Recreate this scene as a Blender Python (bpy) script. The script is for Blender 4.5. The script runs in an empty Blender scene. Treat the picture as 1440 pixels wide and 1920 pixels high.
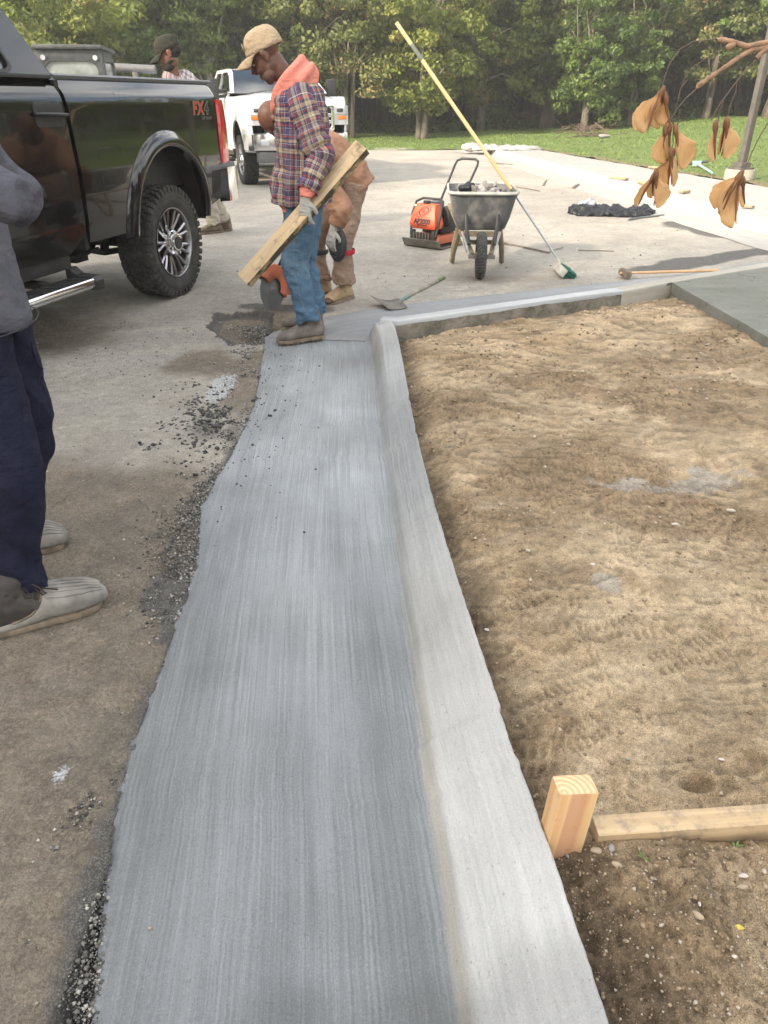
import bpy, bmesh, math, random
import numpy as np
from mathutils import Vector, Matrix, geometry
random.seed(7); rng = np.random.default_rng(7)
PI = math.pi; R = math.radians
scene = bpy.context.scene
col = scene.collection

# ------------------------------------------------------------------ camera, world, sun, exposure
F, TH, H = 1350.0, R(29.8), 1.45
cam_d = bpy.data.cameras.new('camera'); cam = bpy.data.objects.new('camera', cam_d); col.objects.link(cam)
cam.location = (0, 0, H); cam.rotation_euler = (PI/2 - TH, 0, 0)
cam_d.sensor_fit = 'VERTICAL'; cam_d.sensor_height = 36.0; cam_d.lens = 36.0*F/1920.0
cam_d.clip_start = 0.02; cam_d.clip_end = 2000
scene.camera = cam
SUN_EL, SUN_AZ = R(27), R(-128)      # azimuth measured from +Y towards +X: behind the camera on its left
sdir = Vector((math.sin(SUN_AZ)*math.cos(SUN_EL), math.cos(SUN_AZ)*math.cos(SUN_EL), math.sin(SUN_EL)))
world = bpy.data.worlds.new('World'); scene.world = world; world.use_nodes = True
wn = world.node_tree; bg = wn.nodes['Background']
sky = wn.nodes.new('ShaderNodeTexSky'); sky.sky_type = 'NISHITA'; sky.sun_disc = False
sky.sun_elevation = SUN_EL; sky.sun_rotation = SUN_AZ; sky.air_density = 1.0; sky.dust_density = 4.0; sky.ozone_density = 1.0
# thin high cloud mixed over the sky colour, the same all round
tc = wn.nodes.new('ShaderNodeTexCoord'); mp = wn.nodes.new('ShaderNodeMapping'); mp.inputs['Scale'].default_value = (1.2, 1.2, 3.5)
cn = wn.nodes.new('ShaderNodeTexNoise'); cn.inputs['Scale'].default_value = 2.2; cn.inputs['Detail'].default_value = 7
cr = wn.nodes.new('ShaderNodeMapRange'); cr.inputs['From Min'].default_value = 0.36; cr.inputs['From Max'].default_value = 0.60; cr.inputs['To Max'].default_value = 0.85
mx = wn.nodes.new('ShaderNodeMix'); mx.data_type = 'RGBA'; mx.inputs['B'].default_value = (9.6, 9.2, 8.5, 1)
wn.links.new(tc.outputs['Generated'], mp.inputs['Vector']); wn.links.new(mp.outputs[0], cn.inputs['Vector'])
wn.links.new(cn.outputs[0], cr.inputs['Value']); wn.links.new(cr.outputs[0], mx.inputs['Factor'])
wn.links.new(sky.outputs[0], mx.inputs['A']); wn.links.new(mx.outputs['Result'], bg.inputs['Color'])
bg.inputs['Strength'].default_value = 0.15
sun_d = bpy.data.lights.new('sun', 'SUN'); sun = bpy.data.objects.new('sun', sun_d); col.objects.link(sun)
sun_d.energy = 3.4; sun_d.angle = R(3.0); sun_d.color = (1.0, 0.86, 0.68)
sun.rotation_euler = (-sdir).to_track_quat('-Z', 'Y').to_euler(); sun.location = sdir*60
vs = scene.view_settings; vs.view_transform = 'Standard'; vs.look = 'None'; vs.gamma = 1; vs.use_curve_mapping = False; vs.exposure = 1.3

# ------------------------------------------------------------------ helpers
def ray(px, py):
    a = (px-720)/F; b = -(py-960)/F
    return Vector((a, math.cos(TH)+b*math.sin(TH), -math.sin(TH)+b*math.cos(TH)))
def G(px, py, z=0.0):                     # the ground point (height z) seen at a place of the photograph
    r = ray(px, py); t = (z-H)/r.z; return Vector((r.x*t, r.y*t, z))
def Y(px, py, y):                          # the point at distance y
    r = ray(px, py); t = y/r.y; return Vector((r.x*t, y, H+r.z*t))

def hash3(ix, iy, iz, seed):
    h = (ix.astype(np.int64)*374761393 + iy.astype(np.int64)*668265263 + iz.astype(np.int64)*2147483647 + seed*1274126177) & 0xFFFFFFFF
    h = ((h ^ (h >> 13))*1274126177) & 0xFFFFFFFF
    h = (h ^ (h >> 16)) & 0xFFFFFFFF
    return h/4294967295.0
def vnoise(x, y, z=None, seed=0):
    x = np.asarray(x, float); y = np.asarray(y, float); z = np.zeros_like(x) if z is None else np.asarray(z, float)
    ix, iy, iz = np.floor(x), np.floor(y), np.floor(z); fx, fy, fz = x-ix, y-iy, z-iz
    fx = fx*fx*(3-2*fx); fy = fy*fy*(3-2*fy); fz = fz*fz*(3-2*fz)
    r = 0
    for dx in (0, 1):
        for dy in (0, 1):
            for dz in (0, 1):
                w = (fx if dx else 1-fx)*(fy if dy else 1-fy)*(fz if dz else 1-fz)
                r = r + w*hash3(ix+dx, iy+dy, iz+dz, seed)
    return r*2-1
def fbm(x, y, z=None, octv=4, seed=0, gain=.5):
    a, s, r = 1.0, 1.0, 0
    for k in range(octv):
        r = r + a*vnoise(np.asarray(x)*s, np.asarray(y)*s, None if z is None else np.asarray(z)*s, seed+k*17); a *= gain; s *= 2.03
    return r
def sstep(a, b, x):
    t = np.clip((x-a)/(b-a), 0, 1); return t*t*(3-2*t)
def pl_dist(X, Yv, pts):                   # distance to a polyline
    d = np.full(X.shape, 1e9)
    for (ax, ay), (bx, by) in zip(pts[:-1], pts[1:]):
        vx, vy = bx-ax, by-ay; L = vx*vx+vy*vy+1e-12
        t = np.clip(((X-ax)*vx+(Yv-ay)*vy)/L, 0, 1)
        d = np.minimum(d, np.hypot(X-ax-t*vx, Yv-ay-t*vy))
    return d
def in_poly(X, Yv, pts):
    r = np.zeros(X.shape, bool); n = len(pts)
    for i in range(n):
        (x1, y1), (x2, y2) = pts[i], pts[(i+1) % n]
        if y1 == y2: continue
        c = ((y1 > Yv) != (y2 > Yv)) & (X < (x2-x1)*(Yv-y1)/(y2-y1)+x1); r ^= c
    return r

# materials ---------------------------------------------------------
class N:
    def __init__(s, name):
        s.m = bpy.data.materials.new(name); s.m.use_nodes = True; s.t = s.m.node_tree; s.b = s.t.nodes['Principled BSDF']; s._c = {}
    def n(s, ty, **kw):
        o = s.t.nodes.new('ShaderNode'+ty)
        for k, v in kw.items():
            if k in o.inputs: o.inputs[k].default_value = v
            else: setattr(o, k, v)
        return o
    def l(s, a, b): s.t.links.new(a, b)
    def coord(s, kind='Object'):
        if kind not in s._c: s._c[kind] = s.n('TexCoord').outputs[kind]
        return s._c[kind]
    def noise(s, scale, detail=4, kind='Object', stretch=None, rough=.55, distortion=0):
        v = s.coord(kind)
        if stretch:
            mpn = s.n('Mapping'); mpn.inputs['Scale'].default_value = stretch; s.l(v, mpn.inputs[0]); v = mpn.outputs[0]
        o = s.n('TexNoise'); o.inputs['Scale'].default_value = scale; o.inputs['Detail'].default_value = detail
        o.inputs['Roughness'].default_value = rough; o.inputs['Distortion'].default_value = distortion; s.l(v, o.inputs['Vector']); return o.outputs[0]
    def rng(s, v, a, b, c=0., d=1.):
        o = s.n('MapRange'); o.inputs['From Min'].default_value = a; o.inputs['From Max'].default_value = b
        o.inputs['To Min'].default_value = c; o.inputs['To Max'].default_value = d; s.l(v, o.inputs['Value']); return o.outputs[0]
    def mix(s, f, a, b, blend='MIX'):
        o = s.n('Mix', data_type='RGBA', blend_type=blend)
        for k, v in (('Factor', f), ('A', a), ('B', b)):
            if hasattr(v, 'is_output') or hasattr(v, 'links'): s.l(v, o.inputs[k])
            elif k == 'Factor': o.inputs[k].default_value = v
            else: o.inputs[k].default_value = (*v, 1) if len(v) == 3 else v
        return o.outputs['Result']
    def math(s, op, a, b=None, c=None):
        o = s.n('Math', operation=op)
        for i, v in enumerate((a, b, c)):
            if v is None: continue
            if hasattr(v, 'links'): s.l(v, o.inputs[i])
            else: o.inputs[i].default_value = v
        return o.outputs[0]
    def attr(s, name):
        o = s.n('Attribute'); o.attribute_name = name; return o.outputs['Fac']
    def bump(s, h, strength=.5, dist=.01, prev=None):
        o = s.n('Bump'); o.inputs['Strength'].default_value = strength; o.inputs['Distance'].default_value = dist
        s.l(h, o.inputs['Height'])
        if prev is not None: s.l(prev, o.inputs['Normal'])
        return o.outputs[0]
    def speck(s, c, v, lo, hi, a, b):
        g_ = s.rng(v, lo, hi, a, b); cb = s.n('CombineColor'); [s.l(g_, cb.inputs[i]) for i in range(3)]
        return s.mix(1.0, c, cb.outputs[0], 'MULTIPLY')
    def done(s, colr=None, rough=None, normal=None, **kw):
        b = s.b
        if colr is not None:
            if hasattr(colr, 'links'): s.l(colr, b.inputs['Base Color'])
            else: b.inputs['Base Color'].default_value = (*colr, 1)
        if rough is not None:
            if hasattr(rough, 'links'): s.l(rough, b.inputs['Roughness'])
            else: b.inputs['Roughness'].default_value = rough
        if normal is not None: s.l(normal, b.inputs['Normal'])
        for k, v in kw.items(): b.inputs[k.replace('_', ' ')].default_value = v
        return s.m
def mat(name, c1, c2=None, scale=20, rough=.7, bump=0, bscale=60, bdist=.004, lo=.35, hi=.65, stretch=None, detail=5, **kw):
    s = N(name); c = c1
    if c2 is not None: c = s.mix(s.rng(s.noise(scale, detail, stretch=stretch), lo, hi), c1, c2)
    nm = s.bump(s.noise(bscale, 4, stretch=stretch), bump, bdist) if bump else None
    return s.done(c, rough, nm, **kw)

# mesh builder --------------------------------------------------------
def link(o, parent=None):
    col.objects.link(o)
    if parent is not None: o.parent = parent
    return o
def tag(o, label=None, cat=None, group=None, kind=None):
    if label: o['label'] = label
    if cat: o['category'] = cat
    if group: o['group'] = group
    if kind: o['kind'] = kind
    return o
def empty(name, loc=(0, 0, 0), rz=0, label=None, cat=None, group=None):
    o = bpy.data.objects.new(name, None); o.empty_display_size = .1; o.location = loc; o.rotation_euler = (0, 0, rz)
    return tag(link(o), label, cat, group)
def smooth_mesh(me, ang=None):
    me.polygons.foreach_set('use_smooth', [True]*len(me.polygons))
    if ang:
        try: me.set_sharp_from_angle(angle=R(ang))
        except Exception: pass
class MB:
    def __init__(s): s.v = []; s.f = []; s.uv = {}; s.M = Matrix.Identity(4)
    def add(s, vs_, fs_):
        k = len(s.v); s.v += [tuple(s.M @ Vector(p)) for p in vs_]; s.f += [tuple(i+k for i in f) for f in fs_]; return k
    def box(s, c, d, rz=0, rot=None):
        m = rot if rot is not None else Matrix.Rotation(rz, 3, 'Z')
        x, y, z = d[0]/2, d[1]/2, d[2]/2
        p = [Vector(c)+m @ Vector((i*x, j*y, k*z)) for k in (-1, 1) for j in (-1, 1) for i in (-1, 1)]
        s.add(p, [(0, 2, 3, 1), (4, 5, 7, 6), (0, 1, 5, 4), (1, 3, 7, 5), (3, 2, 6, 7), (2, 0, 4, 6)]); return s
    def b2(s, x0, x1, y0, y1, z0, z1): return s.box(((x0+x1)/2, (y0+y1)/2, (z0+z1)/2), (x1-x0, y1-y0, z1-z0))
    def prism(s, pts, a, b, axis='y'):     # outline extruded from a to b along an axis
        n = len(pts)
        mk = {'y': lambda p, t: (p[0], t, p[1]), 'x': lambda p, t: (t, p[0], p[1]), 'z': lambda p, t: (p[0], p[1], t)}[axis]
        vs_ = [mk(p, a) for p in pts]+[mk(p, b) for p in pts]
        fs_ = [tuple(range(n))[::-1], tuple(range(n, 2*n))]+[(i, (i+1) % n, (i+1) % n+n, i+n) for i in range(n)]
        s.add(vs_, fs_); return s
    def rings(s, rs, closed=True, cap=True, loop=False):
        n = len(rs[0]); vs_ = [p for r in rs for p in r]; fs_ = []; m = len(rs)
        for i in range(m if loop else m-1):
            for j in range(n if closed else n-1):
                a, b = i*n+j, i*n+(j+1) % n; i2 = (i+1) % m; c, d = i2*n+(j+1) % n, i2*n+j
                fs_.append((a, b, c, d))
        if cap and closed and not loop: fs_ += [tuple(range(n))[::-1], tuple((m-1)*n+j for j in range(n))]
        s.add(vs_, fs_); return s
    def tube(s, pts, rad, n=10, cap=True, sq=None, ref=None):
        pts = [Vector(p) for p in pts]; m = len(pts); rs = []; up = ref
        for i, p in enumerate(pts):
            t = (pts[min(i+1, m-1)]-pts[max(i-1, 0)]).normalized()
            if up is None: up = Vector((0, 0, 1)) if abs(t.z) < .9 else Vector((1, 0, 0))
            a = t.cross(up).normalized(); b = a.cross(t).normalized()
            if ref is None: up = b
            r = rad[i] if isinstance(rad, (list, tuple)) else rad
            ra, rb = r if isinstance(r, (list, tuple)) else (r, r)
            rs.append([p+a*(ra*math.cos(q))+b*(rb*math.sin(q)) for q in [2*PI*k/n for k in range(n)]])
        s.rings(rs, cap=cap); return s
    def cyl(s, a, b, r, n=16, r2=None): return s.tube([a, b], [r, r if r2 is None else r2], n)
    def lathe(s, prof, n=32, c=(0, 0, 0), axis='y', cap=True):   # prof: (radius, along-axis)
        rs = []
        for r, h in prof:
            ring = []
            for k in range(n):
                q = 2*PI*k/n; a, b = r*math.cos(q), r*math.sin(q)
                ring.append({'y': (c[0]+a, c[1]+h, c[2]+b), 'z': (c[0]+a, c[1]+b, c[2]+h), 'x': (c[0]+h, c[1]+a, c[2]+b)}[axis])
            rs.append(ring)
        s.rings(rs, cap=cap); return s
    def ell(s, c, r, n=14, m=10, rot=None):
        rs = []; c = Vector(c)
        for i in range(m+1):
            p = PI*i/m; z = -math.cos(p); q_ = max(math.sin(p), 1e-3)
            ring = []
            for k in range(n):
                q = 2*PI*k/n; v = Vector((r[0]*q_*math.cos(q), r[1]*q_*math.sin(q), r[2]*z))
                ring.append(c+(rot @ v if rot is not None else v))
            rs.append(ring)
        s.rings(rs, cap=True); return s
    def mesh(s, name):
        me = bpy.data.meshes.new(name); me.from_pydata(s.v, [], s.f); me.update(); return me
    def build(s, name, m, parent=None, smooth=40, bevel=0, seg=2, recalc=True):
        me = s.mesh(name)
        if recalc:
            bm = bmesh.new(); bm.from_mesh(me); bmesh.ops.recalc_face_normals(bm, faces=bm.faces)
            if bevel:
                es = [e for e in bm.edges if len(e.link_faces) == 2 and e.calc_face_angle(0) > R(30)]
                bmesh.ops.bevel(bm, geom=es, offset=bevel, segments=seg, profile=.6, affect='EDGES', clamp_overlap=True)
            bm.to_mesh(me); bm.free()
        if m: me.materials.append(m)
        if smooth: smooth_mesh(me, smooth)
        return link(bpy.data.objects.new(name, me), parent)
def np_mesh(name, co, faces, m=None, parent=None, smooth=True, attrs=None, uv=None):
    me = bpy.data.meshes.new(name); nv = len(co); faces = np.asarray(faces, dtype=np.int32); k = faces.shape[1]; nf = len(faces)
    me.vertices.add(nv); me.vertices.foreach_set('co', np.asarray(co, dtype=np.float32).ravel())
    me.loops.add(nf*k); me.loops.foreach_set('vertex_index', faces.ravel())
    me.polygons.add(nf); me.polygons.foreach_set('loop_start', np.arange(0, nf*k, k, dtype=np.int32))
    me.update(calc_edges=True); me.validate()
    if attrs:
        for kx, a in attrs.items():
            at = me.attributes.new(kx, 'FLOAT', 'POINT'); at.data.foreach_set('value', np.asarray(a, dtype=np.float32).ravel())
    if uv is not None:
        u = me.uv_layers.new(name='UVMap'); u.data.foreach_set('uv', np.asarray(uv, dtype=np.float32)[faces.ravel()].ravel())
    if smooth: me.polygons.foreach_set('use_smooth', np.ones(nf, dtype=bool))
    if m: me.materials.append(m)
    return link(bpy.data.objects.new(name, me), parent)
def grid_faces(nr, nc, mask=None):
    i = np.arange(nr-1)[:, None]*nc+np.arange(nc-1)[None, :]
    f = np.stack([i, i+1, i+nc+1, i+nc], -1)
    return f[mask] if mask is not None else f.reshape(-1, 4)
def copy_tree(o, parent=None):
    c = o.copy(); col.objects.link(c); c.parent = parent
    for ch in list(o.children): copy_tree(ch, c)
    return c
def remesh(name, mb, voxel, m, parent=None, smooth_it=6, disp=None, fac=.5):
    """one continuous skin grown over overlapping forms"""
    me = mb.mesh('tmp'); bm = bmesh.new(); bm.from_mesh(me); bmesh.ops.recalc_face_normals(bm, faces=bm.faces); bm.to_mesh(me); bm.free()
    o = bpy.data.objects.new('tmp', me); col.objects.link(o)
    md = o.modifiers.new('r', 'REMESH'); md.mode = 'VOXEL'; md.voxel_size = voxel; md.adaptivity = 0
    if smooth_it: sm = o.modifiers.new('s', 'SMOOTH'); sm.factor = fac; sm.iterations = smooth_it
    dg = bpy.context.evaluated_depsgraph_get(); dg.update()
    res = bpy.data.meshes.new_from_object(o.evaluated_get(dg)); bpy.data.objects.remove(o)
    if disp is not None:
        n = len(res.vertices); co = np.empty(n*3, np.float32); res.vertices.foreach_get('co', co); co = co.reshape(-1, 3).astype(float)
        nn = np.empty(n*3, np.float32); res.vertex_normals.foreach_get('vector', nn); nn = nn.reshape(-1, 3)
        d = disp(co); co = co+nn*d[:, None]; res.vertices.foreach_set('co', co.astype(np.float32).ravel()); res.update()
    res.name = name; res.materials.clear(); res.materials.append(m); smooth_mesh(res)
    return link(bpy.data.objects.new(name, res), parent)
def rock_mesh(seed, sub=2, flat=.7, rough_=.28):
    bm = bmesh.new(); bmesh.ops.create_icosphere(bm, subdivisions=sub, radius=1)
    rr = random.Random(seed)
    ax = [Vector((rr.uniform(-1, 1), rr.uniform(-1, 1), rr.uniform(-1, 1))).normalized() for _ in range(7)]
    for v in bm.verts:
        c = v.co.copy()
        for a in ax:
            d = c.dot(a)
            if d > .62: c -= a*(d-.62)*.9
        v.co = Vector((c.x*rr.uniform(.97, 1.03), c.y*.8, c.z*flat))
    me = bpy.data.meshes.new('stone'); bm.to_mesh(me); bm.free(); smooth_mesh(me, 50); return me

# ------------------------------------------------------------------ ground materials
def lot_material():
    s = N('dusty_asphalt'); 
    n1 = s.noise(.55, 5); n2 = s.noise(7, 6, rough=.65); n3 = s.noise(60, 5, rough=.7); n4 = s.noise(240, 3)
    c = s.mix(s.rng(n1, .38, .64), (.33, .305, .265), (.44, .41, .355))
    c = s.speck(c, s.noise(3.3, 8, rough=.72), .38, .62, .84, 1.08); c = s.mix(s.rng(s.noise(1.7, 6, stretch=(.5, 1.6, 1)), .45, .75, 0, .55), c, (.33, .325, .31))
    c = s.mix(s.rng(n2, .5, .8, 0, .4), c, (.30, .28, .25))
    c = s.mix(s.rng(n3, .55, .75, 0, .45), c, (.52, .50, .45))
    # brown soil
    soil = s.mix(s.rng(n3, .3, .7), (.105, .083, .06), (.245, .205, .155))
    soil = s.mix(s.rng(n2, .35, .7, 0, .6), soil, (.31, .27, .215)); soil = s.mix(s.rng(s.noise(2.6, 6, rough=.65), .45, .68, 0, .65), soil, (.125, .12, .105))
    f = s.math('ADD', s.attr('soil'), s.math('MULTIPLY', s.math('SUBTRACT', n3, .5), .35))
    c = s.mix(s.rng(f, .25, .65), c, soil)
    # damp dark grit
    f = s.math('ADD', s.attr('grit'), s.math('MULTIPLY', s.math('SUBTRACT', n3, .5), .9))
    grit = s.mix(s.rng(n4, .35, .65), (.045, .045, .044), (.16, .155, .145))
    c = s.mix(s.rng(f, .3, .75), c, grit)
    # cement splashes
    f = s.math('ADD', s.attr('splash'), s.math('MULTIPLY', s.math('SUBTRACT', n3, .5), 1.4))
    c = s.mix(s.rng(f, .45, .7), c, (.46, .49, .52))
    c = s.mix(s.rng(n4, .55, .72, 0, .5), c, (.09, .085, .078))
    c = s.mix(s.rng(n4, .3, .42, .4, 0), c, (.5, .47, .42))
    c = s.speck(c, n4, .34, .66, .74, 1.26); c = s.speck(c, s.noise(120, 4, rough=.8), .36, .64, .80, 1.2); c = s.speck(c, s.noise(16, 6, rough=.75), .36, .64, .84, 1.14)
    b = s.bump(s.noise(22, 6, rough=.7), .6, .014); b = s.bump(n4, .9, .0036, b); b = s.bump(n3, .8, .009, b)
    return s.done(c, .9, b)
def concrete_material(name, base, dark, light, brush=True, wet=.0, rough=.62):
    s = N(name)
    uvn = s.n('Mapping'); s.l(s.coord('UV'), uvn.inputs[0]); uvn.inputs['Scale'].default_value = (1, 1, 1)
    def un(scale, st, det=4, dist=0):
        m2 = s.n('Mapping'); m2.inputs['Scale'].default_value = st; s.l(s.coord('UV'), m2.inputs[0])
        o = s.n('TexNoise'); o.inputs['Scale'].default_value = scale; o.inputs['Detail'].default_value = det; o.inputs['Distortion'].default_value = dist
        o.inputs['Roughness'].default_value = .6; s.l(m2.outputs[0], o.inputs['Vector']); return o.outputs[0]
    st = un(1, (170, 3.2, 1), 4); st2 = un(1, (38, .9, 1), 5); big = un(1, (7, .8, 1), 4); blot = s.noise(2.4, 5)
    fine = s.noise(420, 3); mid = s.noise(110, 4, rough=.7)
    c = s.mix(s.rng(big, .35, .68), dark, base)
    c = s.mix(s.rng(st2, .42, .72, 0, .55), c, light)
    c = s.mix(s.rng(blot, .42, .7, 0, .55), c, dark)
    c = s.mix(s.rng(st, .5, .75, 0, .35), c, light)
    c = s.mix(s.rng(mid, .62, .74, 0, .5), c, tuple(v*.45 for v in base))
    c = s.mix(s.rng(fine, .62, .75, 0, .5), c, tuple(min(1, v*1.5) for v in light))
    b = None
    if brush:
        b = s.bump(st, .75, .0024); b = s.bump(un(1, (420, 5, 1), 3), .6, .0010, b)
    b = s.bump(s.noise(150, 4, rough=.75), .7, .0022, b); b = s.bump(fine, .35, .0008, b)
    return s.done(c, s.rng(s.noise(6, 5), .35, .7, rough-.1, rough+.12), b, Specular_IOR_Level=.4)
def dirt_material():
    s = N('sandy_soil')
    n1 = s.noise(1.6, 5); n2 = s.noise(9, 6, rough=.65); n3 = s.noise(75, 5, rough=.7); n4 = s.noise(330, 3)
    c = s.mix(s.rng(n1, .35, .66), (.36, .265, .16), (.52, .41, .27))
    c = s.mix(s.rng(n2, .48, .74, 0, .65), c, (.54, .45, .32))
    c = s.mix(s.rng(n2, .25, .42, .6, 0), c, (.16, .112, .068))
    c = s.mix(s.rng(n3, .52, .75, 0, .6), c, (.15, .11, .072))
    c = s.mix(s.rng(n4, .58, .7, 0, .6), c, (.52, .46, .36))
    c = s.mix(s.rng(n4, .30, .42, .55, 0), c, (.09, .066, .042))
    c = s.mix(s.math('MULTIPLY', s.attr('loose'), .75), c, s.mix(s.rng(n3, .35, .65), (.19, .135, .08), (.34, .25, .155)))
    f = s.math('ADD', s.attr('damp'), s.math('MULTIPLY', s.math('SUBTRACT', n2, .5), .8))
    c = s.mix(s.rng(f, .3, .8, 0, .8), c, (.105, .078, .052))
    f = s.math('ADD', s.attr('splash'), s.math('MULTIPLY', s.math('SUBTRACT', n2, .5), 1.6))
    c = s.mix(s.rng(f, .5, .68, 0, .6), c, (.34, .33, .31))
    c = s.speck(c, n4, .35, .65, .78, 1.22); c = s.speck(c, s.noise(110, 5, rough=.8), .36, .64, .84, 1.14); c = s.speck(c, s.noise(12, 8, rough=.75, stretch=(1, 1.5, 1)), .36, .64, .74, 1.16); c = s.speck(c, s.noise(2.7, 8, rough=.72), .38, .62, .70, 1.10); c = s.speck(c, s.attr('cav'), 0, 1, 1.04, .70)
    b = s.bump(n3, .8, .008); b = s.bump(n4, .9, .0042, b); b = s.bump(s.noise(28, 5, rough=.7), .4, .010, b)
    return s.done(c, .92, b, Specular_IOR_Level=.25)
M = {}
M['lot'] = lot_material()
M['gutter'] = concrete_material('fresh_concrete', (.285, .305, .325), (.20, .215, .23), (.37, .39, .41))
M['gutter_far'] = concrete_material('damp_concrete', (.265, .275, .285), (.20, .21, .22), (.33, .34, .35))
M['kerb_pale'] = concrete_material('drying_concrete', (.42, .44, .455), (.31, .33, .345), (.55, .57, .585))
M['kerb_old'] = concrete_material('old_kerb_concrete', (.37, .355, .31), (.28, .27, .235), (.46, .44, .39), brush=False)
M['far_kerb'] = concrete_material('new_pale_concrete', (.52, .50, .45), (.44, .425, .385), (.60, .58, .53), brush=False)  # pale new-concrete tone of the far kerb
M['far_walk'] = concrete_material('pale_walk_concrete', (.37, .36, .34), (.30, .295, .28), (.45, .44, .415), brush=False)
M['slab'] = concrete_material('wet_slab_concrete', (.155, .16, .142), (.095, .10, .078), (.215, .22, .21), rough=.36)
M['rawedge'] = mat('raw_concrete_edge', (.20, .185, .155), (.10, .092, .075), 9, .9, .9, 35, .02)
M['dirt'] = dirt_material()
M['floor'] = mat('forest_floor', (.03, .035, .016), (.055, .045, .025), 2, .95, .5, 8, .1)

# ------------------------------------------------------------------ layout lines (world metres)
GL = [(-.50, .2), (-.541, .687), (-.642, 1.091), (-.659, 1.261), (-.673, 1.662), (-.689, 2.147), (-.770, 2.576), (-.735, 3.09), (-.729, 3.705), (-.83, 4.782), (-.885, 5.25)]
KO = [(.40, .2), (.372, .6), (.356, .796), (.307, 1.058), (.259, 1.49), (.228, 1.987), (.175, 2.667), (.122, 3.469), (.064, 4.829)]   # outer top edge of the near kerb
_ko = np.polyfit([.2, .6, .796, 1.058, 1.49, 1.987, 2.667, 3.469, 4.829], [.400, .372, .356, .312, .259, .222, .172, .124, .064], 4)
KO = [(float(np.polyval(_ko, y_)), float(y_)) for y_ in np.linspace(.15, 4.9, 60)]
def lerp_pl(pts, y):
    ys = [p[1] for p in pts]; xs = [p[0] for p in pts]; return np.interp(y, ys, xs)
KB = [(.064, 4.829), (.682, 5.154), (1.188, 5.419), (1.882, 5.763), (2.336, 6.047), (3.444, 6.698), (5.2, 7.72)]   # back edge of the far kerb
# ------------------------------------------------------------------ the lot (one sheet to the horizon)
def axis(segs):
    out = []
    for a, b, n in segs: out += list(np.linspace(a, b, n, endpoint=False))
    out.append(segs[-1][1]); return np.array(out)
ax = axis([(-400, -60, 8), (-60, -8, 30), (-8, -2.6, 70), (-2.6, -.45, 270), (-.45, 3, 70), (3, 8, 60), (8, 60, 26), (60, 400, 8)])
ay = axis([(-300, -20, 8), (-20, .2, 20), (.2, 2.4, 260), (2.4, 6.4, 300), (6.4, 12, 90), (12, 30, 60), (30, 60, 12), (60, 700, 8)])
X, Yg = np.meshgrid(ax, ay); 
z = .006*fbm(X*1.3, Yg*1.3, octv=3, seed=3)*sstep(40, 12, np.hypot(X, Yg))
near = sstep(9, 5, np.hypot(X, Yg-1))
z += near*(.005*fbm(X*7, Yg*7, octv=4, seed=5)+.0022*fbm(X*32, Yg*32, octv=3, seed=8)+.004*sstep(2.9, 1.8, Yg)*np.abs(fbm(X*26, Yg*26, octv=4, seed=108)))
glx = lerp_pl(GL, Yg); dl = glx-X                        # distance to the left of the gutter edge
wob = .10*fbm(X*2.5, Yg*2.5, octv=4, seed=11)
inY = sstep(.0, .3, Yg)*sstep(6.2, 5.6, Yg)
edge = sstep(.34, .02, dl+wob*.8)*(dl > -.1)*inY
z -= edge*.006; z += edge*(.010*fbm(X*20, Yg*20, octv=4, seed=21)+.006*np.abs(fbm(X*55, Yg*55, octv=2, seed=22)))
# the broken-out hollow beside the gutter
hol = [(-1.33, 5.62), (-1.02, 5.78), (-.86, 5.72), (-.80, 5.2), (-.84, 4.85), (-1.07, 4.82), (-1.15, 5.0), (-1.30, 5.2)]
dh = pl_dist(X, Yg, hol+[hol[0]]); ih = in_poly(X+.03*fbm(X*9, Yg*9, seed=31), Yg+.04*fbm(X*9, Yg*9, seed=32), hol)
z = np.where(ih, z-.05*sstep(0, .05, dh)-.006*fbm(X*20, Yg*20, seed=9), z)
soil = np.zeros_like(X); grit = np.zeros_like(X); splash = np.zeros_like(X)
soil = np.maximum(soil, ih*.9)
soil = np.maximum(soil, sstep(.32, .0, np.hypot((X+1.17)/1.1, (Yg-4.45)/1.6)+wob)*1.1)
soil = np.maximum(soil, sstep(.22, .0, dl+wob*1.4)*(dl > -.2)*sstep(2.9, 4.2, Yg)*inY*.9)
b = sstep(2.95, 2.35, Yg+.35*X+wob*2)*sstep(-3.2, -1.7, X)                # brown near ground
soil = np.maximum(soil, b*.85*(X < -.3)); soil = np.maximum(soil, sstep(2.9, 2.4, Yg+wob*3)*(X < -.3)*.7)
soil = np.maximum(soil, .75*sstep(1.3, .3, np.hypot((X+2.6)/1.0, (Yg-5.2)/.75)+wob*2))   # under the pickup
soil = np.maximum(soil, .42*sstep(1.0, .2, np.hypot((X-1.2)/1.6, (Yg-6.9)/.35)+wob*2))
grit = np.maximum(grit, sstep(.10, .0, dl+wob*.9)*(dl > -.1)*inY*sstep(4.3, 3.0, Yg)*.75)
grit = np.maximum(grit, .62*sstep(.24, .02, np.hypot((X+.93)/.9, (Yg-3.35)/1.5)+wob))
grit = np.maximum(grit, ih*(dh < .09)*.7)
grit = np.maximum(grit, .75*sstep(.16, .05, pl_dist(X, Yg, [(-1.1, 5.9), (-.5, 5.75)])+wob*.6))
s1 = [tuple(G(a, b_)[:2]) for a, b_ in ((1290, 420), (1340, 432), (1400, 450), (1440, 460), (1520, 480))]
s2 = [tuple(G(a, b_)[:2]) for a, b_ in ((1190, 506), (1260, 497), (1340, 486), (1440, 470), (1540, 462))]
wob2 = .12*fbm(X*3, Yg*3, octv=3, seed=41)
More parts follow.
